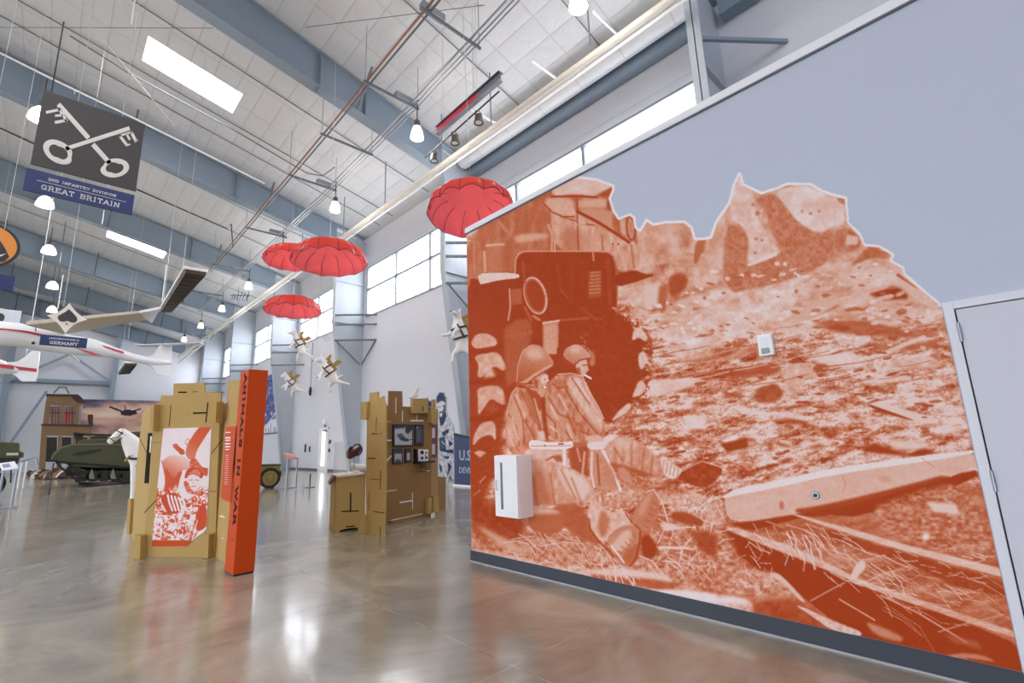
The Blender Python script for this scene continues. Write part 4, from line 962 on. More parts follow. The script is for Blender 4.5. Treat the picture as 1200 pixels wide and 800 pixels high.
def f_a(c):
    c.a[:] = .78; c.a += (fbm(c.H, c.W, 30, 3, 2)-.5)*.3; c.poly([(60, 0), (100, 0), (100, 20), (75, 45), (60, 30)], .1, 2); c.poly([(10, 45), (40, 38), (55, 60), (90, 75), (70, 82), (35, 78), (20, 62)], .2, 2, tex=(.3, 8, 3)); c.poly([(0, 0), (60, 0), (55, 12), (0, 15)], .15, 2)
    c.line([(30, 60), (60, 80), (100, 70)], 5, .1, 1); c.poly([(0, 85), (100, 85), (100, 100), (0, 100)], .75, 3)
def f_b(c):
    c.a[:] = .12
    for i in range(14): c.line([(12, 22+i*5.2), (70+18*math.sin(i*2.3), 22+i*5.2)], 1.6, .5, .6)
    c.line([(12, 10), (30, 10)], 5, .95, 1)
def f_c(c):
    c.a[:] = .12; c.poly([(8, 30), (92, 30), (92, 96), (8, 96)], .7, 3); c.ell(50, 88, 34, 16, .12, 2); c.ell(50, 80, 22, 10, .3, 2)
def f_d(c): c.a[:] = .12; c.poly([(20, 25), (80, 25), (80, 88), (20, 88)], .75, 2)
pic([(459.4, 497), (483.2, 497.3), (483, 522.8), (459.5, 523.3)], 'largest framed black and white photo, top left on the right kiosk', f_a)
pic([(485.3, 497.3), (495.6, 497.5), (495.3, 521.5), (485.2, 521.7)], 'tall black framed text panel right of the largest photo on the right kiosk', f_b)
pic([(459.3, 525.5), (471, 525.7), (470.7, 543.2), (459.3, 543.6)], 'small framed picture with pale field below the largest photo on the right kiosk', f_c)
pic([(473.8, 525.7), (480.8, 525.8), (480.6, 541.7), (473.6, 542)], 'narrow framed picture between the small photo and the radio', f_d)
r = thing('field_radio', G2(490, 541, .05), 'white-faced field radio with dark round dials on a black shelf on the right kiosk', 'radio')
ob('case', MB().prism([(484, 526), (499, 526.3), (499, 540.5), (484.5, 541)], G2, .003, .09), M_frame, r, bevel=.003)
ob('face', MB().prism([(485.8, 526.3), (497.8, 526.5), (497.6, 540), (486.2, 540.2)], G2, .09, .1), M_cream, r, label='cream front face')
for (x, y, rr) in ((490, 530, 1.9), (490, 536.5, 1.4), (495, 530.5, .9), (495, 536, 1.2), (494, 533.5, .5)):
    ob('dial', MB().prism([(x+rr*math.cos(2*PI*i/14), y+rr*math.sin(2*PI*i/14)*1.2) for i in range(14)], G2, .1, .112), M_frame, r)
ob('shelf', MB().prism([(483.5, 541), (501.5, 539.5), (501.5, 541.5), (484, 543)], G2, 0, .2), M_frame, r)
rp = thing('poster', G2(510, 536, 0), 'narrow maroon poster with two small photos on the right side of the right kiosk', 'poster')
Gs = lambda x, y, tt=0: G2(x, y, tt-.039)
ob('sheet', MB().prism([(505.8, 497), (514, 497.8), (513.5, 536), (505.8, 536.5)], Gs, 0, .008), mat('poster_maroon', '7a4444', .5, vary=.15, scale=12), rp)
for (y, nm) in ((501, 0), (520, 1)):
    ob('photo', MB().prism([(507.5, y), (511, y), (511, y+12), (507.5, y+12)], Gs, .008, .012), mat('photo_pale', 'cfc8c6', .5, vary=.3, scale=40), rp)
# toys on top
b = thing('dove_figure', G2(482, 466, .05), 'white dove figure with raised wings on top of the right kiosk', 'bird figure')
sk = skin('body', [(0, 0, 0), (-.09, 0, .0), (-.14, 0, .01), (.1, 0, .04), (.16, 0, .1)], [(0, 1), (1, 2), (0, 3), (3, 4)], [.022, .016, .008, .02, .007], M_dog, b)
w_ = MB(); 
for s in (-1, 1): w_.prism([(-.02, 0), (.06, .01), (.12, .2), (.05, .14), (.01, .08)], lambda u, v, tt, s=s: (u, s*(.02+v*.3)+tt, v+.02), -.004, .004)
ob('wing', w_, M_dog, b, True)
c_ = thing('purple_ornament', G2(501, 476, .05), 'small purple ornament on the top right of the right kiosk', 'ornament')
ob('body', MB().ball((0, 0, .06), .05, 12, 8, (1, .8, 1.1)), mat('purple', '5b4680', .5), c_, True, smooth=True); ob('ear', MB().tube([(-.02, 0, .08), (-.05, 0, .2)], [.02, .004], 6), MATS['purple'], c_, True); ob('foot', MB().box(-.04, .04, -.03, .03, 0, .02), MATS['purple'], c_, True)
# low box with saddle stand
L0 = onz(392.5, 623.5, 0); L1 = onz(428, 619.5, 0); dl = (L1-L0).normalized(); nl = Vector((dl.y, -dl.x, 0)); nl = nl if nl.dot(-L0) > 0 else -nl
H1 = pixplane(L0, nl)
lb = thing('cardboard_plinth', (L0+L1)/2, 'low cardboard plinth left of the right kiosk with a pale top', 'plinth')
panel('front_panel', [(392.5, 623.8), (394, 560), (399, 557.5), (404, 556), (427, 556), (428, 619), (423.5, 619.5), (421, 618), (410, 618.5), (399, 621), (396.5, 624)], H1, lb)
ob('side_panel', MB().prism([(392.5, 623.8), (394, 560), (427, 556), (428, 619)], H1, -.75, -.7), M_card, lb)
for e in (0, 1):
    p = Vector(H1(393.5 if e == 0 else 427, 590, -.03)); ob('side_panel', MB().bar((p.x, p.y, .0+.47), tuple(p-nl*.68)[:2]+(.47,), .03, .93), M_card, lb)
top = MB().prism([(394, 559.5), (427.5, 555.5), (427.5, 553.8), (394.5, 557)], H1, -.78, .03); ob('top_board', top, mat('pale_board', 'e6d9c4', .6), lb, label='pale top board')
ob('info_flap', MB().prism([(387, 568), (394.5, 560.5), (395, 558), (392, 557.5), (386, 566)], H1, -.3, .0), mat('flap_maroon', '6e3233', .5), lb, label='maroon slanted flap')
sl = MB()
for p, q, w in (((411, 577), (410.8, 598), 1.6), ((400, 599), (420.5, 598.5), 1.4), ((405, 617), (416, 616), 1.2)): slotline(p, q, w, H1, sl)
ob_each('slot', sl, M_slot, lb)
sd = thing('saddle', H1(419, 538, -.3), 'dark red leather saddle on a thin stand above the cardboard plinth', 'saddle')
so = Vector(H1(418.5, 531, -.3)); ORIG[sd.name] = Vector(H1(419, 538, -.3))
M_leather = mat('leather_maroon', '5a2a2a', .35, vary=.15)
skin('seat', [(-.16, 0, -.08), (-.05, 0, -.02), (.05, 0, .03), (.13, 0, .12), (-.1, 0, .06), (-.06, 0, .13)], [(0, 1), (1, 2), (2, 3), (1, 4), (4, 5)], [.07, .08, .07, .03, .05, .02], M_leather, sd).location = so-Vector(H1(419, 538, -.3))
lp = MB().tube([so+Vector((.05+.1*math.cos(a), 0, .06+.1*math.sin(a))) for a in [2*PI*i/14 for i in range(15)]], .018, 6); ob('stirrup_strap', lp, M_leather, sd)
ob('stand_rod', MB().tube([so, (so.x, so.y, Vector(H1(420, 556.5, -.3)).z)], .008, 6), M_zinc, sd)
wf = thing('white_dog_figure', H1(425, 554, -.4), 'curled white animal figure on the plinth behind the saddle', 'animal figure')
skin('body', [(0, 0, .06), (.12, 0, .08), (-.1, 0, .1), (-.16, -.03, .16), (-.2, -.05, .14)], [(0, 1), (0, 2), (2, 3), (3, 4)], [.08, .09, .06, .05, .03], M_dog, wf); ob('ear', MB().tube([(-.15, 0, .2), (-.15, 0, .26)], [.02, .005], 6), M_dog, wf, True)
ob('paw', MB().tube([(-.05, -.08, .02), (-.16, -.1, .02)], .025, 6), M_dog, wf, True)
# ================================================================ THE BIG MURAL (printed wall graphic)
mc = Canvas(538, 195, 680, 640, 2., .5)
A_, B_, C_, D_, E_, F_, G_, H_ = (540, 200, 4.), (540, 380, 4.), (540, 560, 4.), (800, 200, 4.), (800, 380, 4.), (800, 560, 4.), (1000, 320, 4.), (960, 560, 3.333)
mc.soft = .5; mc.cut = 1
def R_(z): mc.ref(*z)
PO, LN, EL = mc.poly, mc.line, lambda cx, cy, rx, ry, *a, **k: mc.ell(cx, cy, rx, ry, *a, **k)
rg = random.Random(11)
# --- churned ground: stretched noise, coarse to fine
n1 = fbm(mc.H+420, mc.W, 20, 5, 1, 3.6); n2 = fbm(mc.H+420, mc.W, 8, 3, 2, 2.6); n3 = fbm(mc.H+420, mc.W, 3., 2, 3, 1.4)
ii_ = (np.arange(mc.H)[:, None]+(np.arange(mc.W)*.16).astype(int)[None, :]); jj_ = np.broadcast_to(np.arange(mc.W)[None, :], ii_.shape)
n1, n2, n3 = n1[ii_, jj_], n2[ii_, jj_], n3[ii_, jj_]
g = .55+(n1-.5)*1.2+(n2-.5)*.8+(n3-.5)*.55
yy = np.linspace(195, 835, mc.H)[:, None]; xx = np.linspace(538, 1218, mc.W)[None, :]
g = g+np.clip((430-yy)/220, -.0, 1)*.16-np.clip((yy-560)/180, 0, 1)*.2*np.clip((xx-760)/100, 0, 1)+.08
mc.a = np.clip(.5+(g-.5)*1.05, .06, .87)
# --- upper hillside, paler and smoother
R_(D_)
PO([(-300, 700), (-300, 200), (0, 235), (200, 150), (265, 0), (800, 100), (900, 330), (1200, 600), (1200, 760), (700, 700), (300, 760)], .68, 14, .75, tex=(.3, 16, 4, 1.6))
PO([(-120, 800), (40, 600), (180, 540), (420, 520), (640, 460), (560, 620), (300, 760), (0, 900)], .8, 5, .9, tex=(.28, 9, 5))
# left ruin
PO([(-180, 260), (-165, 235), (-130, 250), (-90, 240), (0, 235), (40, 270), (50, 330), (0, 400), (-40, 440), (-170, 460)], .62, 3, tex=(.28, 14, 6))
PO([(-190, 460), (-80, 430), (0, 440), (60, 480), (30, 560), (-60, 640), (-180, 680)], .6, 3, tex=(.35, 10, 7))
PO([(-70, 500), (-20, 480), (30, 500), (10, 560), (-60, 600)], .22, 3); PO([(-190, 540), (-100, 520), (-90, 640), (-180, 640)], .82, 4)
PO([(-110, 540), (-70, 530), (-80, 660), (-120, 650)], .35, 3)
PO([(60, 330), (110, 320), (110, 350), (150, 370), (150, 385), (90, 380), (70, 430), (50, 440)], .3, 1.5, .8)
PO([(110, 330), (150, 240), (215, 150), (225, 240), (190, 300), (190, 520), (60, 560), (90, 420)], .72, 3, tex=(.2, 12, 8))
# right ruin wall
PO([(220, 80), (265, 15), (285, 62), (370, 102), (490, 60), (600, 62), (690, 112), (770, 132), (775, 245), (850, 350), (960, 440), (700, 420), (480, 500), (190, 585), (190, 300)], .66, 2, tex=(.22, 7, 9))
PO([(195, 245), (285, 265), (310, 330), (298, 440), (330, 448), (460, 385), (470, 365), (410, 290), (395, 190), (330, 140), (380, 110), (440, 110), (520, 210), (570, 260), (640, 298), (700, 270), (715, 320), (700, 410), (600, 478), (400, 540), (190, 580)], .47, 2, tex=(.14, 4, 10))
PO([(220, 90), (265, 20), (290, 75), (330, 110), (345, 210), (395, 290), (400, 330), (460, 370), (440, 395), (300, 445), (318, 330), (285, 262), (222, 225)], .82, 2, tex=(.2, 9, 11))
PO([(430, 92), (560, 65), (640, 90), (690, 115), (758, 135), (762, 250), (700, 258), (640, 293), (540, 242), (470, 150)], .84, 2, tex=(.16, 14, 12))
PO([(720, 128), (765, 128), (760, 160), (735, 150)], .45, 1); PO([(300, 440), (445, 378), (440, 398), (310, 448)], .9, 1)
for (x, y, r) in ((350, 200, 12), (340, 385, 9), (345, 320, 9), (372, 325, 8), (250, 60, 6), (330, 160, 8), (600, 200, 9), (560, 190, 7), (640, 190, 8)): EL(x/1., y, r, r*.8, .35, 1) if 0 else mc.ell(x, y, r, r*.8, .4, 1, .8)
PO([(700, 290), (770, 262), (830, 310), (830, 360), (760, 390), (720, 380)], .45, 2, tex=(.25, 10, 13)); PO([(770, 300), (825, 310), (820, 345), (760, 350)], .78, 2)
PO([(850, 370), (890, 350), (970, 395), (960, 415), (900, 405), (830, 430), (780, 450)], .42, 2, tex=(.2, 8, 14))
PO([(960, 430), (1000, 440), (1100, 545), (1190, 620), (1140, 640), (1040, 560)], .75, 2); PO([(1010, 480), (1100, 550), (1110, 560), (1000, 490)], .3, 1)
PO([(860, 570), (1000, 535), (1075, 600), (960, 605), (900, 590)], .12, 3); PO([(560, 690), (760, 585), (720, 640), (620, 680)], .15, 3)
PO([(480, 690), (560, 640), (760, 585), (1000, 525), (1000, 540), (760, 610), (600, 700), (500, 715)], .72, 2)
for i in range(70):
    x = rg.uniform(480, 1180); y = rg.uniform(430, 780)
    if y < 430+(x-480)*.25: continue
    mc.ell(x, y, rg.uniform(14, 42), rg.uniform(6, 15), rg.choice([.85, .8, .3, .75]), 1.5, .8, rot=rg.uniform(-.4, .2), tex=(.15, 5, i))
PO([(600, 700), (860, 700), (1100, 760), (1200, 740), (1200, 790), (940, 780), (700, 760)], .3, 3, .8, tex=(.2, 10, 20, 3))
# --- field behind the cabinet of rubble (crop E)
R_(E_)
PO([(0, 150), (330, 100), (470, 110), (300, 150), (0, 200)], .5, 3, .7, tex=(.2, 8, 21, 3)); PO([(-60, 250), (300, 195), (470, 185), (440, 235), (200, 245), (0, 290)], .2, 3, .85, tex=(.15, 8, 22, 3))
PO([(-300, 330), (-100, 255), (60, 245), (120, 270), (0, 305), (-200, 350)], .82, 2, tex=(.1, 10, 23))
PO([(600, 150), (640, 115), (740, 108), (830, 150), (870, 200), (800, 210), (720, 190), (660, 200)], .82, 3, tex=(.14, 10, 24)); PO([(470, 210), (540, 175), (600, 200), (640, 240), (560, 260), (540, 330), (480, 330)], .72, 2, tex=(.2, 7, 25))
mc.ell(650, 205, 38, 22, .28, 2); PO([(350, 290), (440, 270), (480, 330), (420, 370), (330, 360)], .25, 3, tex=(.12, 6, 26)); PO([(260, 300), (420, 255), (440, 270), (340, 300)], .85, 1.5)
PO([(680, 20), (720, 0), (800, 10), (760, 35)], .2, 2); PO([(820, 100), (1200, 80), (1200, 110), (900, 130)], .32, 3, .8)
LN([(960, 130), (1050, 90), (1130, 60)], 5, .8, 2); mc.ell(935, 180, 32, 34, .85, 2, ring=5); PO([(960, 190), (1100, 150), (1200, 160), (1200, 200), (1000, 215)], .72, 3, tex=(.25, 8, 27, 2))
PO([(810, 338), (880, 345), (1040, 400), (1200, 440), (1200, 470), (1060, 455), (900, 390)], .84, 1.5); PO([(850, 365), (1020, 425), (1100, 455), (1030, 440), (900, 400)], .12, 1.5)
PO([(180, 545), (250, 522), (290, 530), (215, 556)], .95, 1); PO([(175, 560), (300, 530), (310, 575), (210, 600)], .15, 2)
PO([(820, 590), (900, 560), (1000, 590), (1060, 610), (1120, 575), (1200, 600), (1100, 620), (960, 610)], .1, 3); PO([(960, 540), (1080, 545), (1180, 570), (1080, 590), (980, 575)], .82, 3)
for (x, y, w, h) in ((500, 455, 160, 26), (300, 540, 90, 20), (640, 570, 110, 22), (470, 565, 80, 18), (760, 580, 60, 14), (480, 640, 60, 16), (690, 520, 60, 14), (400, 560, 50, 18), (70, 500, 90, 16), (50, 545, 80, 20), (560, 380, 120, 18), (1000, 485, 90, 16), (1150, 520, 80, 20), (900, 300, 140, 14), (240, 330, 110, 20), (100, 370, 120, 20), (700, 300, 130, 16)):
    mc.ell(x, y, w/2, h/2, .15, 3, .75, rot=rg.uniform(-.2, .25), tex=(.15, 5, int(x)))
for (x, y, w, h) in ((870, 456, 48, 20), (700, 555, 120, 26), (60, 440, 120, 30), (520, 430, 200, 26), (1180, 360, 90, 40), (820, 640, 120, 20), (950, 260, 160, 30)): mc.ell(x, y, w/2, h/2, .88, 2.5, .8, rot=rg.uniform(-.2, .2))
R_((0, 0, 1))
for k in range(150):
    x = rg.uniform(735, 1120); y = rg.uniform(395, 590)
    if y > 590-(x-850)*.15 and x > 845: continue
    mc.ell(x, y, rg.uniform(2, 9), rg.uniform(.8, 2.2), rg.choice([.1, .15, .9, .85, .25]), .5, .75, rot=rg.uniform(-.35, .1))
for k in range(60):
    x = rg.uniform(720, 1080); y = 395-(x-720)*.02+rg.uniform(-5, 60); L = rg.uniform(20, 90); LN([(x, y), (x+L*.5, y-L*.07), (x+L, y-L*.2)], rg.uniform(.5, 1.8), rg.choice([.2, .88, .3]), .6, .55)
for k in range(170):
    x = rg.uniform(740, 1090); y = rg.uniform(300, 400)
    if y < 345-(x-800)*.0 and (x < 800 or x > 1060): continue
    mc.ell(x, y+8, rg.uniform(1.5, 6), rg.uniform(1, 2.6), rg.choice([.95, .9, .35, .4, .85]), .5, .75, rot=rg.uniform(-.3, .3))
# --- near beam and foreground (photograph coordinates)
R_((0, 0, 1))
PO([(760, 600), (850, 600), (1000, 595), (1145, 545), (1215, 700), (1215, 830), (900, 760), (700, 720), (700, 640)], .34, 8, .7, tex=(.22, 7, 30, 2))
PO([(852, 612), (870, 613), (1000, 592), (1142, 548), (1148, 560), (1010, 606), (960, 602), (900, 616), (880, 622)], .08, 1.5)
PO([(848, 581), (862, 573), (905, 567), (975, 549), (1020, 545), (1090, 535), (1142, 529), (1147, 549), (1000, 591), (930, 602), (870, 612), (852, 607)], .74, .8, tex=(.06, 7, 31, 2))
PO([(846, 582), (862, 572), (907, 564), (975, 548), (1140, 526), (1142, 532), (975, 556), (908, 572), (862, 580), (850, 584)], .93, .7)
for p in (((986, 556), (991, 566), (987, 577)), ((915, 588), (917, 596)), ((1080, 536), (1095, 548))): LN(p, 1., .42, .9, .6)
mc.ell(1036, 561, 7, 4, .62, 1.5, .6); mc.ell(916, 592, 3, 5, .35, 1, .7)
# straw patch left of the beam end
PO([(790, 575), (845, 583), (850, 600), (845, 618), (825, 618), (815, 600), (780, 600)], .7, 3, .8, tex=(.4, 2.5, 32))
# long dark plank with light edge
R_(F_)
PO([(95, 245), (200, 232), (640, 395), (800, 480), (1240, 640), (1620, 800), (1620, 960), (900, 830), (600, 585), (520, 520), (440, 435), (380, 452), (280, 370)], .07, 1.5, tex=(.04, 12, 33, 3))
PO([(195, 228), (265, 235), (450, 300), (640, 375), (820, 470), (1000, 530), (1200, 600), (1620, 740), (1620, 770), (1200, 630), (900, 530), (620, 408), (470, 350), (230, 255)], .72, 1.2, tex=(.2, 4, 34, 3))
PO([(480, 160), (560, 175), (700, 215), (800, 240), (1000, 300), (1200, 350), (1560, 440), (1560, 480), (1200, 385), (1000, 330), (780, 262), (640, 215)], .78, 1.2, tex=(.1, 5, 35, 3))
PO([(640, 225), (1000, 340), (1540, 490), (1560, 560), (1300, 520), (1100, 420), (900, 350), (720, 290)], .14, 2.5, .85, tex=(.08, 6, 36, 2))
PO([(500, 150), (640, 130), (860, 80), (1100, 20), (1240, -20), (1280, 40), (1000, 130), (860, 130), (760, 150), (640, 190)], .12, 2, .9)
PO([(860, 150), (1100, 60), (1300, 20), (1420, 200), (1500, 400), (1200, 340), (980, 280)], .45, 5, .9, tex=(.42, 3.2, 37, 1.6))
PO([(1140, 110), (1280, 120), (1300, 170), (1180, 160)], .85, 3); mc.ell(1140, 275, 16, 16, .95, 2)
# straw and twigs
def straw(n, x0, x1, y0, y1, a0, a1, L0, L1, t0=.65, t1=.95, w0=2.6, w1=4.8):
    for _ in range(n):
        x = rg.uniform(x0, x1); y = rg.uniform(y0, y1); a = rg.uniform(a0, a1); L = rg.uniform(L0, L1); k = rg.uniform(-.25, .25)
        p = [(x, y), (x+L*.5*math.cos(a), y+L*.5*math.sin(a)), (x+L*math.cos(a+k), y+L*math.sin(a+k))]
        LN(p, rg.uniform(w0, w1)/4, rg.uniform(t0, t1), .4, .85)
straw(46, 300, 760, 200, 330, .2, 1.3, 40, 120); straw(55, 780, 1400, 330, 560, -.3, .9, 40, 150, .6, .95, 2.6, 4.6); straw(22, 480, 640, 240, 340, .9, 1.5, 60, 110, .85, 1)
straw(30, 660, 1000, 280, 470, .3, .9, 60, 160); straw(14, 900, 1500, 420, 620, .1, .6, 150, 330, .6, .8, 2, 3)
PO([(780, 470), (815, 400), (850, 380), (860, 420), (830, 450), (810, 480)], .85, 1.2); LN([(600, 575), (700, 520), (760, 490)], 1.6, .6, .6); LN([(735, 568), (900, 665)], 1.8, .62, .6); LN([(930, 560), (960, 600), (980, 650)], 1.2, .6, .6)
LN([(930, 550), (1100, 630), (1200, 690), (1330, 770)], 2, .62, .8); LN([(1050, 500), (1300, 600)], 1.4, .55, .8)
# lower left of crop F: pale snow and rolls
PO([(-20, 330), (150, 380), (300, 430), (440, 440), (520, 540), (490, 560), (330, 560), (0, 520), (-300, 480), (-300, 380)], .62, 5, .9, tex=(.4, 3.5, 38, 1.3))
PO([(-340, 520), (-100, 500), (0, 520), (200, 545), (320, 570), (330, 640), (100, 610), (-300, 560)], .95, 4); PO([(330, 580), (500, 570), (620, 620), (700, 680), (760, 760), (560, 715), (340, 655)], .22, 3, tex=(.15, 8, 39)); PO([(60, 590), (330, 590), (330, 660), (150, 620)], .65, 5, .8, tex=(.3, 4, 40))
PO([(520, 590), (580, 610), (640, 640), (760, 690), (840, 720), (835, 745), (700, 715), (610, 650)], .78, 1.6, tex=(.2, 4, 41)); PO([(850, 670), (930, 695), (1040, 745), (1020, 772), (900, 735)], .62, 3, .8)
PO([(400, 450), (440, 440), (500, 490), (560, 560), (580, 590), (540, 565), (480, 500)], .8, 1.4)
straw(90, -200, 420, 300, 500, 0, PI, 20, 70, .7, 1, 2, 4)
LN([(190, 285), (150, 380)], 1.3, .9, .5); LN([(1500, 640), (1300, 690), (1200, 720)], 1.6, .6, 1)
R_(H_)
PO([(440, 715), (540, 680), (640, 690), (700, 720), (600, 705), (520, 705)], .6, 2, .8); PO([(480, 600), (620, 640), (640, 670), (520, 640)], .42, 5, .7)
# foreground of crop C
R_(C_)
PO([(40, 200), (300, 260), (500, 260), (640, 300), (900, 230), (1100, 150), (1300, 300), (1300, 560), (1000, 540), (700, 500), (480, 440), (40, 350)], .5, 6, .95, tex=(.42, 3.4, 42, 1.3))
PO([(40, 90), (160, 100), (310, 200), (300, 270), (200, 300), (40, 260)], .12, 8, .9, tex=(.12, 6, 43)); PO([(60, 215), (130, 240), (260, 310), (330, 340), (300, 358), (200, 330), (120, 270)], .72, 5, .9)
PO([(40, 340), (140, 335), (300, 380), (480, 420), (540, 400), (620, 440), (640, 490), (480, 455), (200, 385), (60, 352)], .75, 3, .85, tex=(.35, 3, 44))
PO([(600, 440), (760, 430), (900, 450), (1000, 490), (1010, 520), (960, 530), (800, 500), (640, 490)], .32, 2.5, tex=(.1, 8, 45, 2)); PO([(590, 430), (760, 420), (960, 450), (1010, 490), (860, 468), (620, 455)], .82, 3)
PO([(850, 530), (1000, 520), (1200, 540), (1200, 590), (1060, 580), (900, 555)], .95, 3)
straw(70, 200, 700, 240, 420, -.4, 1.4, 40, 120, .6, .92); straw(80, 900, 1200, 80, 420, -1.4, 1.4, 40, 120, .75, 1); straw(20, 640, 900, 330, 480, .8, 1.5, 60, 140, .75, .95)
PO([(980, 160), (1060, 160), (1140, 200), (1130, 230), (1000, 200)], .2, 2); PO([(930, 215), (980, 210), (1040, 235), (960, 250)], .85, 2); PO([(1030, 40), (1130, 80), (1130, 95), (1040, 60)], .75, 1.5); LN([(910, 325), (1065, 328)], 3.4, .85, .7)
PO([(1060, 240), (1200, 260), (1200, 380), (1120, 340)], .15, 5, .85)
PO([(600, 60), (900, 60), (1000, 90), (940, 120), (700, 140), (620, 110)], .62, 4, .9, tex=(.4, 3, 46))
# --- lorry / gun carriage, upper left (crop A)
R_(A_)
PO([(0, 300), (500, 20), (640, 40), (722, 68), (705, 140), (745, 225), (800, 205), (825, 300), (835, 460), (740, 480), (730, 700), (900, 760), (900, 900), (0, 900)], .3, 1.2, tex=(.06, 30, 50))
PO([(20, 300), (330, 120), (420, 180), (430, 380), (290, 384), (255, 420), (250, 470), (110, 480), (30, 600)], .4, 5, tex=(.13, 16, 51, .35)); PO([(110, 370), (240, 300), (250, 330), (230, 480), (180, 480), (115, 480)], .45, 5); PO([(250, 300), (405, 292), (412, 315), (300, 335), (255, 340)], .66, 3)
PO([(195, 340), (250, 310), (240, 480), (200, 480)], .28, 6, .7)
PO([(420, 130), (550, 190), (720, 290), (835, 335), (835, 460), (740, 478), (722, 410), (690, 381), (430, 381)], .62, 2, tex=(.18, 12, 52, .35)); PO([(480, 270), (560, 270), (560, 380), (470, 380)], .38, 6, .7); PO([(600, 300), (640, 300), (650, 380), (600, 380)], .6, 5, .6)
PO([(425, 62), (500, 28), (600, 36), (718, 70), (690, 105), (630, 122), (540, 108), (430, 122)], .8, 2, tex=(.12, 9, 53, 2)); PO([(618, 124), (718, 70), (712, 95), (690, 125), (640, 120)], .2, 2)
PO([(395, 130), (440, 120), (530, 130), (538, 190), (530, 214), (480, 216), (430, 195), (395, 170)], .68, 3, tex=(.08, 10, 54)); PO([(545, 130), (690, 125), (700, 175), (600, 180), (550, 180)], .66, 4); PO([(550, 170), (700, 180), (720, 200), (735, 280), (700, 280), (560, 215)], .56, 3)
LN([(425, 122), (540, 118), (640, 125)], 2, .12, 1); LN([(385, 150), (430, 195), (480, 215), (530, 215)], 1.6, .18, 1); LN([(545, 190), (650, 245), (790, 335)], 3.5, .12, 1.2)
LN([(545, 118), (548, 290), (553, 400)], 2, .2, .8, .8); mc.ell(722, 235, 12, 40, .3, 2, .8); mc.ell(695, 160, 12, 26, .2, 2)
mc.ell(795, 270, 27, 62, .55, 1, rot=-.1); mc.ell(797, 270, 20, 55, .2, 1, rot=-.1, ring=2.5); PO([(745, 235), (770, 222), (775, 310), (750, 290)], .66, 2); mc.ell(797, 270, 9, 40, .5, 2, rot=-.1)
for x in (712, 738): mc.ell(x, 344, 5, 5, .1, .7)
LN([(410, 255), (428, 300), (425, 400)], 2.6, .62, .8); LN([(420, 250), (620, 255)], 1.6, .6, .8); LN([(625, 255), (590, 250)], 2, .3, .8); PO([(340, 402), (425, 402), (425, 414), (345, 414)], .85, .7)
# dark wheel arch
PO([(262, 480), (262, 420), (278, 392), (300, 381), (680, 381), (705, 395), (722, 440), (728, 560), (728, 1000), (20, 1000), (25, 500), (130, 520)], .07, 1.2, tex=(.06, 10, 152, .5))
LN([(254, 480), (256, 415), (272, 388), (298, 377), (690, 377)], 1.4, .62, .9)
PO([(20, 640), (110, 640), (240, 700), (240, 900), (20, 900)], .12, 10)
PO([(78, 482), (180, 476), (272, 482), (276, 503), (180, 512), (100, 532), (88, 530)], .86, .8, tex=(.06, 6, 55))
PO([(722, 484), (820, 464), (850, 482), (918, 486), (840, 515), (725, 548)], .05, 1)
mc.ell(350, 585, 48, 86, .68, .8, rot=-.28, ring=2.6); mc.ell(345, 585, 42, 78, .13, 1, rot=-.28); mc.ell(350, 585, 40, 76, .4, .8, rot=-.28, ring=1)
PO([(230, 555), (288, 550), (288, 625), (235, 628)], .3, 2); LN([(228, 555), (232, 640), (222, 700)], 2, .6, .8); PO([(600, 470), (655, 470), (662, 590), (595, 600)], .28, 3); 
for i in range(7): LN([(605+rg.uniform(-4, 4), 478+i*16), (655, 474+i*16)], 1.4, .5, .7)
LN([(620, 385), (622, 420)], 2, .55, .8); LN([(470, 560), (505, 600)], 1.4, .4, 1, .6); mc.ell(355, 690, 26, 8, .5, 1.5, rot=.5)
PO([(385, 705), (460, 700), (458, 830), (385, 835)], .5, 1.5); PO([(393, 722), (452, 718), (450, 860), (392, 860)], .62, 1.5, tex=(.05, 3, 56)); LN([(385, 715), (460, 702)], 2, .8, .6)
PO([(230, 700), (330, 690), (335, 780), (210, 800), (205, 900), (320, 880), (330, 1000), (200, 1000)], .33, 3, .8); LN([(200, 780), (330, 755)], 2, .6, 1)
# front tyre (crop B), big dark disc with broken tread at the right
R_(B_)
PO([(560, -80), (740, -60), (840, 20), (890, 110), (900, 200), (870, 300), (800, 400), (700, 468), (660, 440), (600, 300), (560, 200)], .08, 1.5, tex=(.1, 4, 57))
for k in range(420):
    a = rg.uniform(-2.6, 1.6); r = rg.uniform(.45, 1.); mc.ell(700+190*r*math.cos(a), 190+265*r*math.sin(a), rg.uniform(2, 7), rg.uniform(2, 5), rg.uniform(.1, .34)*(r**2)+.04, .6, .7, rot=rg.uniform(0, 3))
for k in range(160):
    a = rg.uniform(-1.5, 1.2); r = rg.uniform(.84, 1.04); mc.ell(705+190*r*math.cos(a), 185+270*r*math.sin(a), rg.uniform(3, 12), rg.uniform(3, 8), rg.uniform(.1, .65), .8, .85, rot=rg.uniform(0, 3))
for P in ([(810, 20), (840, 10), (880, 60), (860, 80), (835, 60), (800, 80)], [(830, 140), (860, 120), (880, 170), (900, 200), (870, 180), (850, 215), (835, 200)], [(830, 270), (850, 258), (870, 290), (850, 330), (800, 345), (815, 310)], [(735, 410), (790, 362), (800, 390), (770, 420), (700, 460)]): PO(P, .78, 1, tex=(.12, 3, 58))
for k in range(26): mc.ell(580+rg.uniform(-20, 25), 80+rg.uniform(-50, 140), rg.uniform(3, 9), rg.uniform(3, 7), .45, .8, .6)
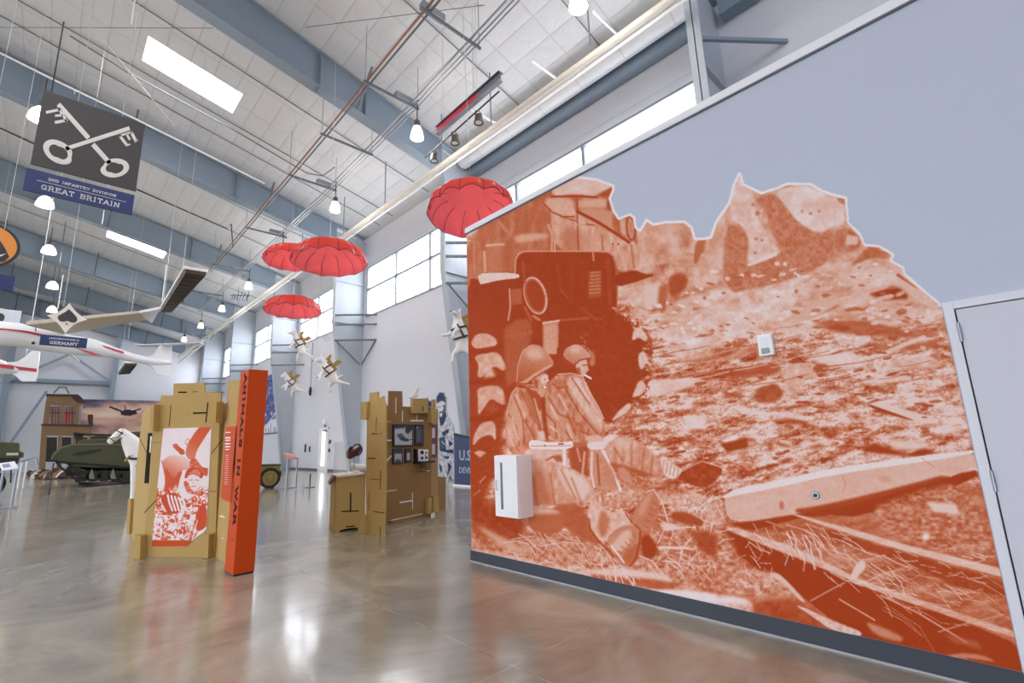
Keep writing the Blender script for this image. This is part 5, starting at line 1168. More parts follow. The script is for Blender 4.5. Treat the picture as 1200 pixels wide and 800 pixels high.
# track at the far left
PO([(30, -10), (130, 0), (240, 60), (235, 260), (215, 420), (190, 540), (200, 620), (30, 1000)], .13, 5, .95)
for P in ([(45, 90), (70, 45), (120, 40), (165, 62), (172, 98), (120, 108), (70, 115)], [(60, 150), (120, 130), (180, 130), (215, 200), (200, 220), (160, 195), (120, 215), (100, 250), (75, 245), (85, 190)], [(75, 300), (130, 285), (190, 290), (215, 350), (210, 380), (180, 370), (140, 345), (110, 390), (80, 430), (80, 350)], [(95, 460), (150, 450), (165, 480), (165, 550), (140, 515), (90, 530), (55, 575), (60, 520)], [(60, 600), (90, 590), (120, 600), (90, 625)]):
    PO(P, .68, 1.6, tex=(.16, 6, 59))
PO([(110, 220), (140, 190), (165, 245), (110, 250)], .85, 3, .8); PO([(120, 395), (150, 360), (175, 400), (150, 415)], .25, 3, .8)
for y in (118, 262, 436): LN([(45, y+8), (120, y+8), (190, y-14)], 5, .05, 1.2)
LN([(90, 740), (115, 712)], 1.4, .6, .6); LN([(60, 800), (92, 776)], 1, .5, .6)
PO([(200, 0), (330, -20), (330, 100), (262, 190), (262, 260), (210, 305), (205, 100)], .3, 3, .85)
# ------- soldier nearest the truck (left)
PO([(208, 420), (240, 315), (262, 290), (330, 310), (380, 335), (392, 420), (388, 500), (400, 560), (480, 560), (500, 600), (480, 660), (380, 660), (300, 640), (230, 602), (212, 540)], .5, 1.2, tex=(.24, 7, 60, .5))
PO([(262, 296), (330, 330), (372, 420), (355, 480), (318, 420)], .38, 2); PO([(300, 300), (350, 310), (380, 340), (385, 410), (360, 400), (330, 345)], .2, 1.6); PO([(215, 430), (245, 340), (285, 400), (300, 520), (250, 580), (215, 540)], .62, 3)
for P in (((250, 340), (290, 440), (300, 560)), ((225, 420), (260, 480), (275, 570)), ((330, 340), (360, 420), (372, 520)), ((230, 520), (270, 590)), ((300, 450), (340, 520), (350, 545)), ((285, 320), (330, 420)), ((385, 380), (372, 520))): LN(P, 1.6, .15, 2.2, .6)
for P in (((262, 330), (300, 430)), ((240, 440), (270, 540)), ((345, 350), (372, 440)), ((380, 400), (384, 480)), ((225, 500), (250, 570))): LN(P, 2.4, .85, 2.6, .6)
PO([(330, 240), (405, 225), (414, 262), (402, 282), (408, 300), (393, 334), (372, 334), (350, 300), (335, 275)], .6, 1.2); PO([(372, 245), (405, 232), (412, 258), (398, 275), (378, 280)], .8, 1.5); LN([(392, 258), (408, 256)], 1.4, .15, .6); PO([(398, 250), (416, 262), (400, 272)], .85, .8); LN([(384, 292), (402, 288)], 1.6, .2, .6); PO([(340, 250), (362, 262), (360, 310), (345, 290)], .25, 2)
LN([(390, 290), (413, 306)], 2, 1, .4)
PO([(262, 278), (263, 200), (285, 125), (330, 93), (372, 97), (405, 130), (432, 168), (436, 184), (425, 203), (380, 222), (345, 255), (318, 276), (290, 284)], .55, .9, grad=((340, 110), (290, 270), .28)); mc.ell(345, 140, 40, 30, .8, 5, .7, rot=.4); PO([(262, 278), (300, 284), (345, 256), (425, 204), (436, 186), (400, 196), (340, 232), (300, 262)], .72, 1.2, .8); LN([(270, 278), (310, 278), (350, 246), (430, 198)], 1.4, .12, .7); mc.ell(360, 190, 30, 24, .42, 6, .8)
# ------- second soldier
PO([(385, 360), (400, 290), (425, 255), (455, 233), (520, 228), (572, 242), (592, 300), (640, 378), (668, 440), (682, 520), (640, 545), (520, 560), (430, 540), (395, 470)], .48, 1.2, tex=(.24, 7, 61, .5))
PO([(500, 240), (560, 245), (590, 310), (640, 385), (662, 440), (664, 500), (620, 470), (560, 380), (500, 300)], .74, 3, tex=(.16, 6, 62, .5)); PO([(405, 340), (440, 300), (470, 400), (520, 470), (520, 540), (430, 530), (400, 460)], .6, 5, .7)
for P in (((490, 300), (560, 420), (640, 510)), ((520, 250), (580, 340), (650, 440)), ((410, 340), (460, 420), (510, 440)), ((400, 420), (440, 460), (450, 530)), ((500, 420), (540, 520)), ((430, 280), (460, 300), (500, 290)), ((560, 500), (640, 530)), ((490, 500), (520, 540))): LN(P, 1.8, .12, 2.4, .6)
for P in (((420, 380), (450, 440)), ((460, 330), (500, 400)), ((540, 260), (600, 350)), ((610, 380), (655, 450)), ((420, 480), (450, 500)), ((500, 470), (520, 530))): LN(P, 2.6, .88, 2.6, .6)
PO([(440, 160), (480, 150), (520, 180), (560, 240), (520, 232), (450, 236), (420, 250)], .1, 1.5)
PO([(535, 190), (560, 168), (592, 160), (594, 196), (602, 214), (588, 222), (585, 240), (566, 246), (548, 222)], .72, 1); PO([(590, 110), (625, 130), (632, 170), (622, 200), (600, 190), (606, 160)], .5, 2, .8); LN([(572, 192), (590, 190)], 1.4, .2, .6); PO([(540, 205), (556, 200), (566, 240), (552, 232)], .3, 1.5); LN([(582, 237), (610, 253)], 2.2, 1, .4)
PO([(478, 150), (488, 115), (530, 92), (560, 96), (585, 118), (612, 150), (606, 162), (560, 168), (532, 190), (500, 170)], .62, .9, grad=((540, 100), (500, 180), .42)); mc.ell(535, 120, 25, 16, .78, 4, .7); LN([(532, 190), (558, 167), (610, 158)], 1.6, .15, .6); PO([(470, 160), (500, 170), (532, 192), (520, 205), (480, 180)], .15, 1.5)
LN([(386, 350), (390, 430), (398, 500), (402, 552)], 5, .08, 2.2, .85); PO([(205, 300), (262, 262), (262, 296), (238, 318), (212, 400), (205, 380)], .1, 3, .85)
LN([(215, 420), (238, 325), (262, 294)], 1.6, .8, 1, .7); LN([(455, 234), (520, 229), (572, 243), (592, 300), (642, 380), (670, 442)], 1.6, .88, 1, .7); LN([(262, 270), (268, 190), (290, 124), (332, 96)], 1.4, .8, 1, .5)
mc.ell(228, 520, 14, 50, .75, 4, .6); mc.ell(300, 390, 16, 44, .68, 5, .6, rot=-.3)
# hands, plank-like gun across the laps
PO([(360, 500), (390, 500), (400, 545), (370, 548)], .78, 2); PO([(580, 525), (640, 515), (670, 535), (668, 560), (600, 560)], .72, 1.5)
PO([(300, 580), (380, 585), (500, 590), (500, 690), (470, 680), (380, 660), (310, 700), (300, 640)], .74, 2, tex=(.08, 7, 63)); LN([(380, 650), (430, 620), (480, 640)], 2, .3, 1.4); PO([(430, 615), (470, 610), (480, 640), (450, 645)], .3, 2)
PO([(500, 570), (600, 560), (600, 720), (520, 700)], .22, 3); LN([(580, 600), (570, 700), (600, 740)], 3, .6, 1.5); LN([(545, 580), (560, 640)], 2.4, .55, 1.5)
PO([(318, 552), (340, 538), (400, 552), (480, 552), (525, 545), (530, 575), (480, 588), (330, 585), (320, 575)], .92, .8); PO([(590, 550), (680, 548), (678, 578), (650, 588), (596, 584)], .88, .8); PO([(525, 555), (590, 552), (590, 572), (530, 575)], .35, 1); LN([(330, 570), (520, 568)], 1, .5, .6); mc.ell(395, 568, 6, 4, .2, .7); mc.ell(470, 560, 14, 5, .3, .8); LN([(485, 590), (485, 660)], 3.6, .92, .8)
# satchel between them
PO([(605, 590), (670, 590), (720, 660), (750, 770), (640, 780), (610, 740), (600, 660)], .55, 1.5, tex=(.08, 8, 64)); LN([(665, 592), (720, 690), (748, 778)], 3.4, .9, .7); LN([(615, 600), (612, 700), (625, 760)], 3, .82, .8); LN([(640, 610), (650, 750)], 2.5, .3, 1.5)
# legs of the second soldier
PO([(672, 575), (700, 548), (760, 525), (840, 550), (900, 600), (942, 640), (955, 690), (940, 722), (880, 705), (800, 690), (740, 680), (700, 640)], .6, 1.4, tex=(.17, 8, 65, .6)); PO([(690, 640), (760, 660), (860, 690), (940, 722), (800, 700), (720, 690)], .2, 3, .85); mc.ell(770, 560, 60, 24, .8, 6, .8, rot=.3)
for P in (((860, 580), (850, 680)), ((900, 620), (890, 700)), ((720, 580), (760, 640)), ((800, 560), (800, 660))): LN(P, 2.4, .25, 3.2, .5)
PO([(935, 625), (990, 650), (1040, 680), (1030, 705), (1000, 726), (960, 715), (945, 680)], .88, 1, tex=(.15, 4, 66)); [LN([(952+i*17, 640+i*9), (945+i*17, 690+i*7)], 1.4, .45, .9, .7) for i in range(5)]
PO([(1040, 685), (1080, 660), (1130, 640), (1180, 660), (1222, 668), (1228, 690), (1190, 740), (1140, 768), (1060, 745), (1010, 725)], .16, 1.5, tex=(.14, 5, 167)); LN([(1040, 684), (1130, 640), (1220, 668)], 2, .75, 1, .6)
PO([(700, 680), (760, 670), (860, 720), (1000, 750), (1100, 790), (900, 800), (760, 760)], .4, 4, .8, tex=(.4, 3, 67)); PO([(735, 670), (770, 668), (800, 710), (780, 740), (740, 720)], .55, 2)
# legs and boots of the first soldier (crop C)
R_(C_)
PO([(300, -80), (380, -90), (470, -60), (560, -30), (630, 60), (600, 110), (560, 140), (480, 130), (400, 130), (312, 140)], .62, 1.6, tex=(.17, 8, 68, .5)); PO([(440, -60), (540, -30), (620, 40), (560, 120), (500, 60)], .85, 4, .85); PO([(312, -20), (380, -40), (430, 120), (320, 135)], .4, 4, .8)
for P in (((470, -40), (540, 100)), ((420, -20), (440, 120)), ((340, 0), (360, 130)), ((520, 0), (570, 130))): LN(P, 2.6, .25, 3.4, .5)
PO([(440, 120), (560, 120), (600, 190), (660, 290), (640, 320), (520, 260), (440, 190)], .3, 3, .9, tex=(.08, 8, 69))
PO([(312, 160), (340, 138), (430, 142), (475, 165), (486, 215), (470, 255), (400, 262), (320, 240)], .36, 1.4); PO([(315, 150), (350, 136), (440, 145), (470, 165), (400, 168), (330, 172)], .72, 3)
PO([(592, 190), (600, 120), (618, 80), (660, 140), (720, 165), (780, 150), (800, 210), (760, 250), (700, 290), (650, 300), (610, 240)], .72, 1.2, tex=(.16, 5, 70)); PO([(660, 140), (700, 190), (690, 250), (660, 290), (640, 220)], .35, 3, .8)
PO([(680, 280), (740, 230), (810, 215), (842, 260), (838, 360), (800, 410), (760, 420), (712, 360)], .5, 1.2, tex=(.05, 8, 71)); PO([(700, 320), (760, 250), (800, 240), (800, 300), (740, 350), (712, 345)], .8, 3, .8); PO([(760, 350), (840, 300), (835, 370), (800, 410), (760, 400)], .35, 3)
PO([(838, 110), (872, 62), (905, 52), (930, 90), (932, 150), (905, 220), (860, 290), (835, 250), (800, 180)], .46, 1.2, tex=(.05, 8, 72)); PO([(850, 110), (885, 66), (905, 60), (880, 120), (850, 180), (830, 160)], .62, 3, .8); PO([(840, 280), (880, 260), (930, 330), (900, 380), (850, 370)], .1, 3); LN([(868, 66), (905, 54), (930, 95)], 1.2, .85, .6)
LN([(842, 250), (838, 300), (820, 380), (795, 412)], 2.4, .12, 1.2, .8); LN([(600, 190), (606, 240), (650, 300), (700, 345), (714, 364)], 2.2, .15, 1.4, .8); LN([(840, 240), (800, 205), (770, 160)], 1.8, .2, 1.2, .8)
for k in range(6): LN([(716+k*18, 360-k*20), (742+k*16, 372-k*18)], 1.4, .3, .8, .6)
for k in range(6): LN([(848+k*10, 250-k*28), (872+k*9, 262-k*28)], 1.4, .3, .8, .6)
LN([(705, 315), (765, 395)], 2, .9, .6); LN([(725, 415), (728, 510)], 2.2, .85, .6); LN([(810, 470), (812, 520)], 1.8, .8, .6); LN([(840, 365), (900, 390), (950, 450)], 1.4, .8, .5); LN([(940, 100), (970, 200)], 1.6, .85, .5); LN([(655, 340), (630, 385)], 1.6, .8, .5)
# finer machinery inside the arch and along the body
R_(A_)
for (x0, y0, x1, y1, w, t) in ((470, 700, 600, 690, 3, .3), (300, 640, 330, 700, 3, .35), (560, 640, 640, 700, 3, .22), (450, 440, 470, 560, 4, .18), (520, 430, 520, 620, 3, .16), (690, 420, 700, 620, 5, .2), (290, 430, 300, 520, 3, .25), (110, 380, 115, 470, 3, .7), (120, 350, 200, 345, 3, .72), (440, 330, 440, 378, 2, .75), (660, 300, 668, 372, 2, .3), (800, 350, 812, 455, 3, .4), (470, 215, 540, 236, 2, .3), (60, 300, 64, 470, 3, .5), (180, 240, 230, 300, 4, .5)): LN([(x0, y0), (x1, y1)], w, t, 1.4, .8)
for k in range(70): mc.ell(rg.uniform(270, 720), rg.uniform(395, 780), rg.uniform(2, 14), rg.uniform(1, 6), rg.uniform(.12, .3), 1, .5, rot=rg.uniform(0, 3))
# overall grain
mc.a = np.clip(mc.a+(fbm(mc.H, mc.W, 2.2, 1, 99)-.5)*.09+(fbm(mc.H, mc.W, 90, 2, 98)-.5)*.05, 0, 1)
# --- outline of the cut print against the grey wall
sky = [(x/4+540, y/4+200) for x, y in [(500, 26), (560, 24), (640, 36), (722, 66), (722, 92), (706, 130), (722, 185), (744, 218), (768, 206), (795, 198), (818, 215), (826, 262), (838, 272), (868, 222), (905, 245), (960, 234), (1050, 232), (1088, 262), (1102, 312)]]
sky += [(x/4+800, y/4+200) for x, y in [(95, 312), (128, 306), (150, 240), (212, 148), (232, 68), (262, 4), (276, 10), (290, 60), (370, 98), (430, 78), (490, 54), (600, 56), (655, 88), (700, 104), (772, 122), (782, 238), (838, 296), (858, 342), (922, 346), (998, 392), (984, 420), (1040, 448), (1046, 480), (1216, 626)]]
mask = Canvas(538, 195, 680, 640, 2., 0.)
mask.poly([(520, 283), (547, 266), (664, 206)]+sky+[(1104, 352), (1230, 900), (500, 900)], 1., 0)
mc.ref(0, 0, 1) if 0 else R_((0, 0, 1)); LN(sky, 6.5, 1., 1.6)
NY, NZ = 900, 760
def mur(u, v):
    y = 5.055-u*(5.055-.205); z = 4.42-v*(4.42-.132); return np.stack([np.full_like(y, XW-.003), y, z], -1)
U, V = np.meshgrid(np.linspace(0, 1, NY+1), np.linspace(0, 1, NZ+1)); Pm = mur(U, V)
px, py = proj(Pm[..., 0], Pm[..., 1], Pm[..., 2])
tone = mc.sample(px, py); kp = mask.sample(px, py) > .5
mr_ = ramp(tone, [(0, 'a53910'), (.15, 'ae4318'), (.4, 'c96f49'), (.65, 'dfa489'), (.85, 'eaccc1'), (1, 'efe8ea')])
mural = printed('wall_mural', NY, NZ, mur, mr_, keep=kp, material=mat_print('mural_vinyl', .6, .04), label='huge orange monochrome mural of two helmeted soldiers sitting against a lorry wheel', cat='mural') if 0 else printed('wall_mural', NY, NZ, mur, mr_, keep=kp, material=mat_print('mural_vinyl', .6, .04))
setp(mural, 'huge orange monochrome mural of two helmeted soldiers seated against a lorry wheel', 'mural')

# ---------------------------------------------------------------- things fixed to the divider wall
cb = thing('wall_cabinet', (3.97, 4.1, .63), 'tall white wall cabinet with a narrow dark window, mounted low on the mural', 'cabinet')
CX0, CY0, CY1, CZ0, CZ1 = 3.83, 3.93, 4.31, .635, 1.315
ob('body', MB().box(CX0+.02, XW-.003, CY0, CY1, CZ0, CZ1), M_white, cb, bevel=.005)
dr_ = ob('door', MB().box(CX0, CX0+.018, CY0+.004, CY1-.004, CZ0+.006, CZ1-.006), M_white, cb, bevel=.003)
ob('window_strip', MB().box(CX0-.002, CX0+.001, 4.17, 4.205, .72, 1.235), mat('dark_glass', '3a4040', .15), dr_, label='narrow dark window')
ob('handle', MB().tube([(CX0, 4.262, .93), (CX0-.022, 4.262, .93), (CX0-.022, 4.262, 1.03), (CX0, 4.262, 1.03)], .006, 8), M_zinc, dr_, smooth=True)
st = thing('alarm_strobe', (4.05, 1.26, 2.1), 'small white alarm strobe box high on the mural right of centre', 'alarm')
p0 = onx(888.5, 394, XW); p1 = onx(909.5, 416, XW)
ob('housing', MB().box(XW-.045, XW-.003, p1.y, p0.y, p1.z, p0.z), M_white, st, bevel=.008)
ob('lens', MB().box(XW-.056, XW-.044, p1.y+.03, p0.y-.025, p1.z+.02, p1.z+.06), mat('lens_grey', '8b9196', .2), st, bevel=.004, label='grey lens')
ob('grille', MB().box(XW-.049, XW-.044, p1.y+.03, p0.y-.025, p1.z+.075, p0.z-.02), M_trim, st)
kn = thing('wall_outlet_knob', (4.06, 1.09, 1.02), 'small round metal knob on the pale beam of the mural', 'knob')
c = onx(956, 580, XW); 
ob('rosette', MB().lathe([(.001, -.012), (.022, -.012), (.028, -.006), (.028, -.001)], (XW-.002, c.y, c.z), 20, 'x'), M_zinc, kn, smooth=True)
ob('plug', MB().lathe([(.001, -.026), (.011, -.026), (.013, -.012)], (XW-.002, c.y, c.z), 16, 'x'), M_dark, kn, smooth=True)
# ================================================================ BACKGROUND EXHIBITS
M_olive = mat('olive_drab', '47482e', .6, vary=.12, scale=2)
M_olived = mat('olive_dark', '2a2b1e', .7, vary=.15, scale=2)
M_olivel = mat('olive_yellow', '8f7a3e', .6, vary=.1, scale=3)
M_rub = mat('tyre_rubber', '232321', .85, vary=.1)
# --- amphibious tracked vehicle
Y0 = 30.2; TF = pixplane((0, Y0, 0), (0, -1, 0))
tk = thing('tracked_vehicle', (4, 31.5, 0), 'dark olive amphibious tracked military vehicle behind the white horse', 'military vehicle')
hull = [(60.5, 538), (63, 531), (71, 524.5), (84, 521), (120, 520.5), (165, 521.5), (262, 523.5), (262, 549), (160, 548), (100, 547.5), (88, 546), (72, 541)]
ob('pontoon', MB().prism(hull, TF, -.5, 0), M_olive, tk, bevel=.03)
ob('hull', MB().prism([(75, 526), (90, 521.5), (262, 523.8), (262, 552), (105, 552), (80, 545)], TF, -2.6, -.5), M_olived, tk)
ob('pontoon', MB().prism([(x+0, y) for x, y in hull], lambda u, v, t: (TF(u, v, 0)[0], Y0+t, TF(u, v, 0)[2]), 2.6, 3.1), M_olive, tk, bevel=.03)
ob('fender_lip', MB().prism([(60, 538), (63, 530), (71, 523.6), (84, 520), (120, 519.4), (262, 522.4), (262, 523.8), (120, 521), (84, 521.6), (72, 525.4), (64.5, 532), (61.8, 538)], TF, -.52, .03), mat('olive_light', '686c52', .6), tk, label='lighter grey green rim')
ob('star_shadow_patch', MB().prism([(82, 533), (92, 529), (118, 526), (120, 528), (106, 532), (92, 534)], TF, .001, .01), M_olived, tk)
trk = MB()
def loop2(pts, w0, w1, th=.05):
    n = len(pts)
    for i in range(n):
        a = Vector(TF(*pts[i], 0)); b = Vector(TF(*pts[(i+1) % n], 0)); a.y = b.y = Y0+.25; trk.bar(a, b, .5, .07, up=(0, 1, 0)) if 0 else trk.hexa([(a.x, Y0+w0, a.z-th), (b.x, Y0+w0, b.z-th), (b.x, Y0+w1, b.z-th), (a.x, Y0+w1, a.z-th), (a.x, Y0+w0, a.z+th), (b.x, Y0+w0, b.z+th), (b.x, Y0+w1, b.z+th), (a.x, Y0+w1, a.z+th)])
def zfloor(px): q = onz(px, 560, 0); return proj(np.array(TF(px, 560)[0]), np.array(Y0), np.array(0.))[1]
b0 = float(zfloor(100)); b1 = float(zfloor(255))
loopp = [(66, 541), (72, 548), (84, 557), (97, b0-1.2), (130, b0-1.0), (200, b1-1.2), (258, b1-1.2), (262, 556), (262, 549)]
loop2(loopp[:-1], -.02, .48); loop2(loopp[:-1], 2.6, 3.1)
for px in range(70, 262, 4):
    yb = b0+(b1-b0)*(px-100)/155-1.5 if px > 98 else 541+(px-66)*(b0-543)/31
    p = Vector(TF(px, yb)); trk.box(p.x-.05, p.x+.05, Y0-.06, Y0+.5, max(.0, p.z-.1), p.z-.02)
ob('track', trk, M_rub, tk)
for px in (86, 98, 110, 123, 136, 149, 162, 176, 190, 205, 220, 235, 250):
    p = Vector(TF(px, 557.5 if px > 95 else 551)); w = ob('bogie_wheel', MB().lathe([(.001, 0), (.1, 0), (.12, .03), (.24, .03), (.27, .0), (.27, .12), (.001, .12)], (p.x, Y0+.05, p.z), 18, 'y'), M_olived, tk, smooth=True)
gs = MB()
for px in (104, 129, 154): gs.prism([(px, 557), (px+4, 549), (px+7, 561), (px+1, 561)], TF, -.06, -.0)
ob('gusset', gs, mat('olive_grey', '7c7f70', .6), tk)
ob('turret', MB().prism([(92, 521), (94, 516), (98, 514), (150, 512.5), (152, 505.5), (180, 504), (200, 506), (204, 521)], TF, -2.0, -.9), M_olive, tk, bevel=.05)
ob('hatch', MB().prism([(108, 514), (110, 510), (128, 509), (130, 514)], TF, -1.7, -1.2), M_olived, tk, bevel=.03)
a = Vector(TF(88, 506.5, -1.4)); b = Vector(TF(150, 510, -1.4)); ob('gun_barrel', MB().tube([a, a+(b-a)*.08, a+(b-a)*.09, b], [.07, .07, .045, .07], 10), M_olived, tk, smooth=True)
ob('gun_shield', MB().prism([(88, 505), (92, 504.5), (101, 508), (96, 517), (92, 519)], TF, -1.9, -1.5), M_olived, tk)
sx = onx(0, 0, 1) if 0 else None

# --- white horse mannequin
hz = thing('horse_mannequin', (2.6, 18.6, 0), 'white horse mannequin in black bridle standing behind the left kiosk', 'horse figure')
HF = pixplane((2.0, 18.57, 0), (0, -1, 0))
def hp(px, py, o=0): return tuple(Vector(HF(px, py))+Vector((0, o, 0))-Vector((2.6, 18.6, 0)))
bx = 2.55-2.6
V = [hp(160, 531), hp(156, 522), hp(151, 515), hp(146, 508.5), hp(142, 506), hp(135, 512), hp(129, 517.5), hp(126.5, 519.5),      # 0 chest,1,2 neck,3 poll,4 forehead,5,6,7 muzzle
     (.3, 0, 1.22), (.95, 0, 1.2), (1.45, 0, 1.28), (1.75, 0, 1.15),                                     # 8 shoulder, 9 belly, 10 croup, 11 tail root
     hp(157, 545, -.13), hp(156, 560, -.13), hp(155, 577, -.13), hp(153.5, 586, -.13), hp(150.5, 588.5, -.13),   # foreleg near
     (-.3, .16, 1.0), (-.25, .16, .55), (-.22, .16, .12), (-.28, .16, .04),
     (1.5, -.16, .85), (1.42, -.16, .62), (1.6, -.16, .45), (1.55, -.16, .1), (1.48, -.16, .04),
     (1.5, .16, .85), (1.35, .16, .62), (1.5, .16, .42), (1.45, .16, .1), (1.38, .16, .04),
     (1.88, 0, .9), (1.9, 0, .5), hp(144, 503, -.05), hp(144.5, 503, .06)]
E = [(0, 1), (1, 2), (2, 3), (3, 4), (4, 5), (5, 6), (6, 7), (0, 8), (8, 9), (9, 10), (10, 11), (0, 12), (12, 13), (13, 14), (14, 15), (15, 16), (0, 17), (17, 18), (18, 19), (19, 20),
     (10, 21), (21, 22), (22, 23), (23, 24), (24, 25), (10, 26), (26, 27), (27, 28), (28, 29), (29, 30), (11, 31), (31, 32), (3, 33), (3, 34)]
Rr = [.3, .28, .22, .15, .15, .12, .09, .075, .34, .3, .29, .17, .11, .085, .065, .06, .075, .11, .07, .05, .065, .16, .09, .065, .05, .065, .15, .09, .065, .05, .065, .07, .04, .035, .035]
skin('body', V, E, Rr, M_dog, hz, root=9)
M_bridle = mat('bridle_black', '2b2622', .5)
def hring(p, q, r0, w):
    p = Vector(p); q = Vector(q); n = (q-p).normalized(); u = n.cross(Vector((0, 1, 0))).normalized(); v = n.cross(u)
    return MB().tube([p+(u*math.cos(a)+v*math.sin(a))*r0 for a in [2*PI*i/18 for i in range(19)]], w, 6)
ob('noseband', hring(hp(131, 515), hp(128, 518), .1, .013), M_bridle, hz, True); ob('browband', hring(hp(141, 507), hp(138, 510), .145, .014), M_bridle, hz, True)
ob('cheek_strap', MB().tube([hp(130, 513, -.09), hp(137, 513, -.12), hp(143, 506, -.13)], .012, 6).tube([hp(132, 519, -.08), hp(139, 516, -.12), hp(147, 509, -.15)], .012, 6), M_bridle, hz, True)
ob('rein', MB().tube([hp(133, 519, -.09), hp(137, 528, -.15), hp(145, 538, -.22), hp(155, 533, -.25)], .01, 6), M_bridle, hz, True)
ob('chest_collar', MB().tube([hp(151, 537, -.2), hp(157, 537.5, -.28), hp(163, 537, -.25)], .035, 8), M_bridle, hz, True); ob('brass_buckle', MB().tube([hp(146, 540, -.15), hp(151, 534, -.22)], .035, 8), mat('brass', 'b8903a', .35, .7), hz, True)
ob('girth', MB().tube([(.5+.0, .34*math.cos(a), 1.2+.34*math.sin(a)) for a in [2*PI*i/24 for i in range(25)]], .025, 6), M_bridle, hz, True)
ob('leg_mark', MB().tube([hp(157, 546, -.25), hp(160, 543.5, -.25), hp(161, 547, -.25)], .012, 6), M_bridle, hz, True)

# --- ruined two-storey facade
Yb = 58.; BF = pixplane((0, Yb, 0), (0, -1, 0))
fc = thing('building_facade', (1.2, Yb, 0), 'tan ruined two-storey building facade set against the far wall', 'stage building')
M_tan = mat('facade_tan', '86684a', .8, vary=.2, scale=1.5); M_tand = mat('facade_brown', '46352a', .8, vary=.25, scale=2)
gz = lambda px: float(proj(np.array(BF(px, 500)[0]), np.array(Yb), np.array(0.))[1])
wl = MB()
for q in ([(55, 463), (93, 463.5), (97.5, 468), (98, 473), (93, 476), (53, 474)], [(53, 474), (59, 474), (57, 498), (50, 498)], [(72, 475), (75, 475), (75, 497), (71, 497)], [(88, 476), (93, 476), (92, 498), (87, 498)], [(49, 497), (108, 498), (107, 511), (48, 510)],
          [(48, 510), (55, 510), (53, gz(50)), (45, gz(46))], [(68, 511), (73, 511), (72, gz(70)), (66, gz(66))], [(85, 511), (89, 511), (88, gz(88)), (84, gz(84))], [(104, 511), (107, 511), (107, gz(106)), (102, gz(103))]): wl.prism(q, BF, -.35, 0)
ob('wall', wl, M_tan, fc)
co = MB(); co.prism([(54, 461.5), (91, 462), (94, 464.5), (54, 464)], BF, -.3, .15); co.prism([(48, 496.5), (109, 497.5), (109, 499.5), (48, 498.5)], BF, -.2, .15); co.prism([(84, 464), (93, 463), (98, 468), (98.5, 472), (91, 472), (86, 468)], BF, 0, .03)
ob('cornice', co, M_tand, fc)
for (x0, x1, y0, y1, nm) in ((58, 72, 475.5, 496.5, 'u'), (75, 88, 476, 497, 'u'), (54, 67, 512, 541, 'l'), (73, 84, 512, 539, 'l'), (89, 103, 512, 538, 'l')):
    w = ob('window', MB().prism([(x0, y0), (x1, y0), (x1-.5, y1), (x0-.5, y1)], BF, -.33, -.25), mat('pane_sunset', 'b78a86', .4, vary=.3, scale=1) if nm == 'u' else mat('pane_dark', '23222a', .35), fc)
    m_ = MB()
    for k in range(1, 4): x = x0+(x1-x0)*k/4; m_.prism([(x-.35, y0), (x+.35, y0), (x+.1, y1), (x-.6, y1)], BF, -.25, -.15)
    m_.prism([(x0, (y0+y1)/2-.3-3), (x1, (y0+y1)/2-.3-3), (x1, (y0+y1)/2+.4-3), (x0, (y0+y1)/2+.4-3)], BF, -.25, -.15); ob('mullion', m_, M_tand, w)
ob('red_glow_banner', MB().prism([(77, 482), (82, 482), (81.5, 494), (76.5, 494)], BF, -.24, -.2), mat('banner_red', 'e8483f', .6), fc, label='bright red patch in the upper window')
ob('chimney', MB().prism([(103, 489), (109, 489), (109, 498), (104, 498)], BF, -.35, -.1).prism([(103.5, 485.5), (109, 485.5), (109.5, 489), (102.8, 489)], BF, -.4, -.05), M_tand, fc)
# rubble in front
rgl = random.Random(3)
for k in range(16):
    px = 36+(k % 8)*5.0; o = onz(px, 557 if k < 8 else 561.5, 0); o.x += .25*(k > 7); r = rgl.uniform(.26, .42); z = r*.45
    rb = MB().ball((o.x, o.y, z), r, 7, 5, (1, 1, .75)); rb.v = [(v[0]+rgl.uniform(-.1, .1), v[1]+rgl.uniform(-.1, .1), max(0., v[2]+rgl.uniform(-.08, .08))) for v in rb.v]
    setp(ob('rubble_block', rb, [M_tand, M_tan, mat('rubble_pale', 'cfc8bd', .8)][k % 3]), 'broken masonry block in the rubble at the foot of the tan facade', 'rubble', 'rubble blocks before the facade')
# backdrop print of a sunset sky with an aircraft
cs = Canvas(0, 0, 200, 130, 1.6, 0.)
Xc, Yc = np.meshgrid(np.arange(cs.W)/1.6, np.arange(cs.H)/1.6); n_ = fbm(cs.H, cs.W, 46, 5, 71, 3.); n2_ = fbm(cs.H, cs.W, 18, 3, 72, 3.)
sky_rgb = ramp(np.clip(.5+(n_-.5)*2.2+(n2_-.5)*.5-.3*np.clip((Yc-70)/30, -1, 1)*np.clip(Yc-60, 0, 1), 0, 1), [(0, '4d4a5e'), (.3, '80717c'), (.55, 'c69a8b'), (.8, 'dcb5a0'), (1, 'e6cdbd')])
cs.line([(44, 14), (64, 22), (76, 25)], 3.6, 1, .5); cs.poly([(62, 22), (70, 18), (88, 20), (92, 26), (78, 31), (64, 29)], 1, .6); cs.line([(74, 24), (96, 17)], 3., 1, .5); cs.line([(70, 18), (68, 9)], 1.6, 1, .5)
aa = cs.a[..., None]; sky_rgb = sky_rgb*(1-aa)+np.array(lin('3b3038'))*aa
p0 = ony(98, 468, 64.6); p1 = ony(262, 470, 64.6); p1.x = min(p1.x, 11.9)
bd = thing('sky_backdrop', ((p0.x+p1.x)/2, 64.6, 0), 'wide sunset sky backdrop with a dark aircraft, behind the facade and tracked vehicle', 'backdrop')
zt_ = p0.z
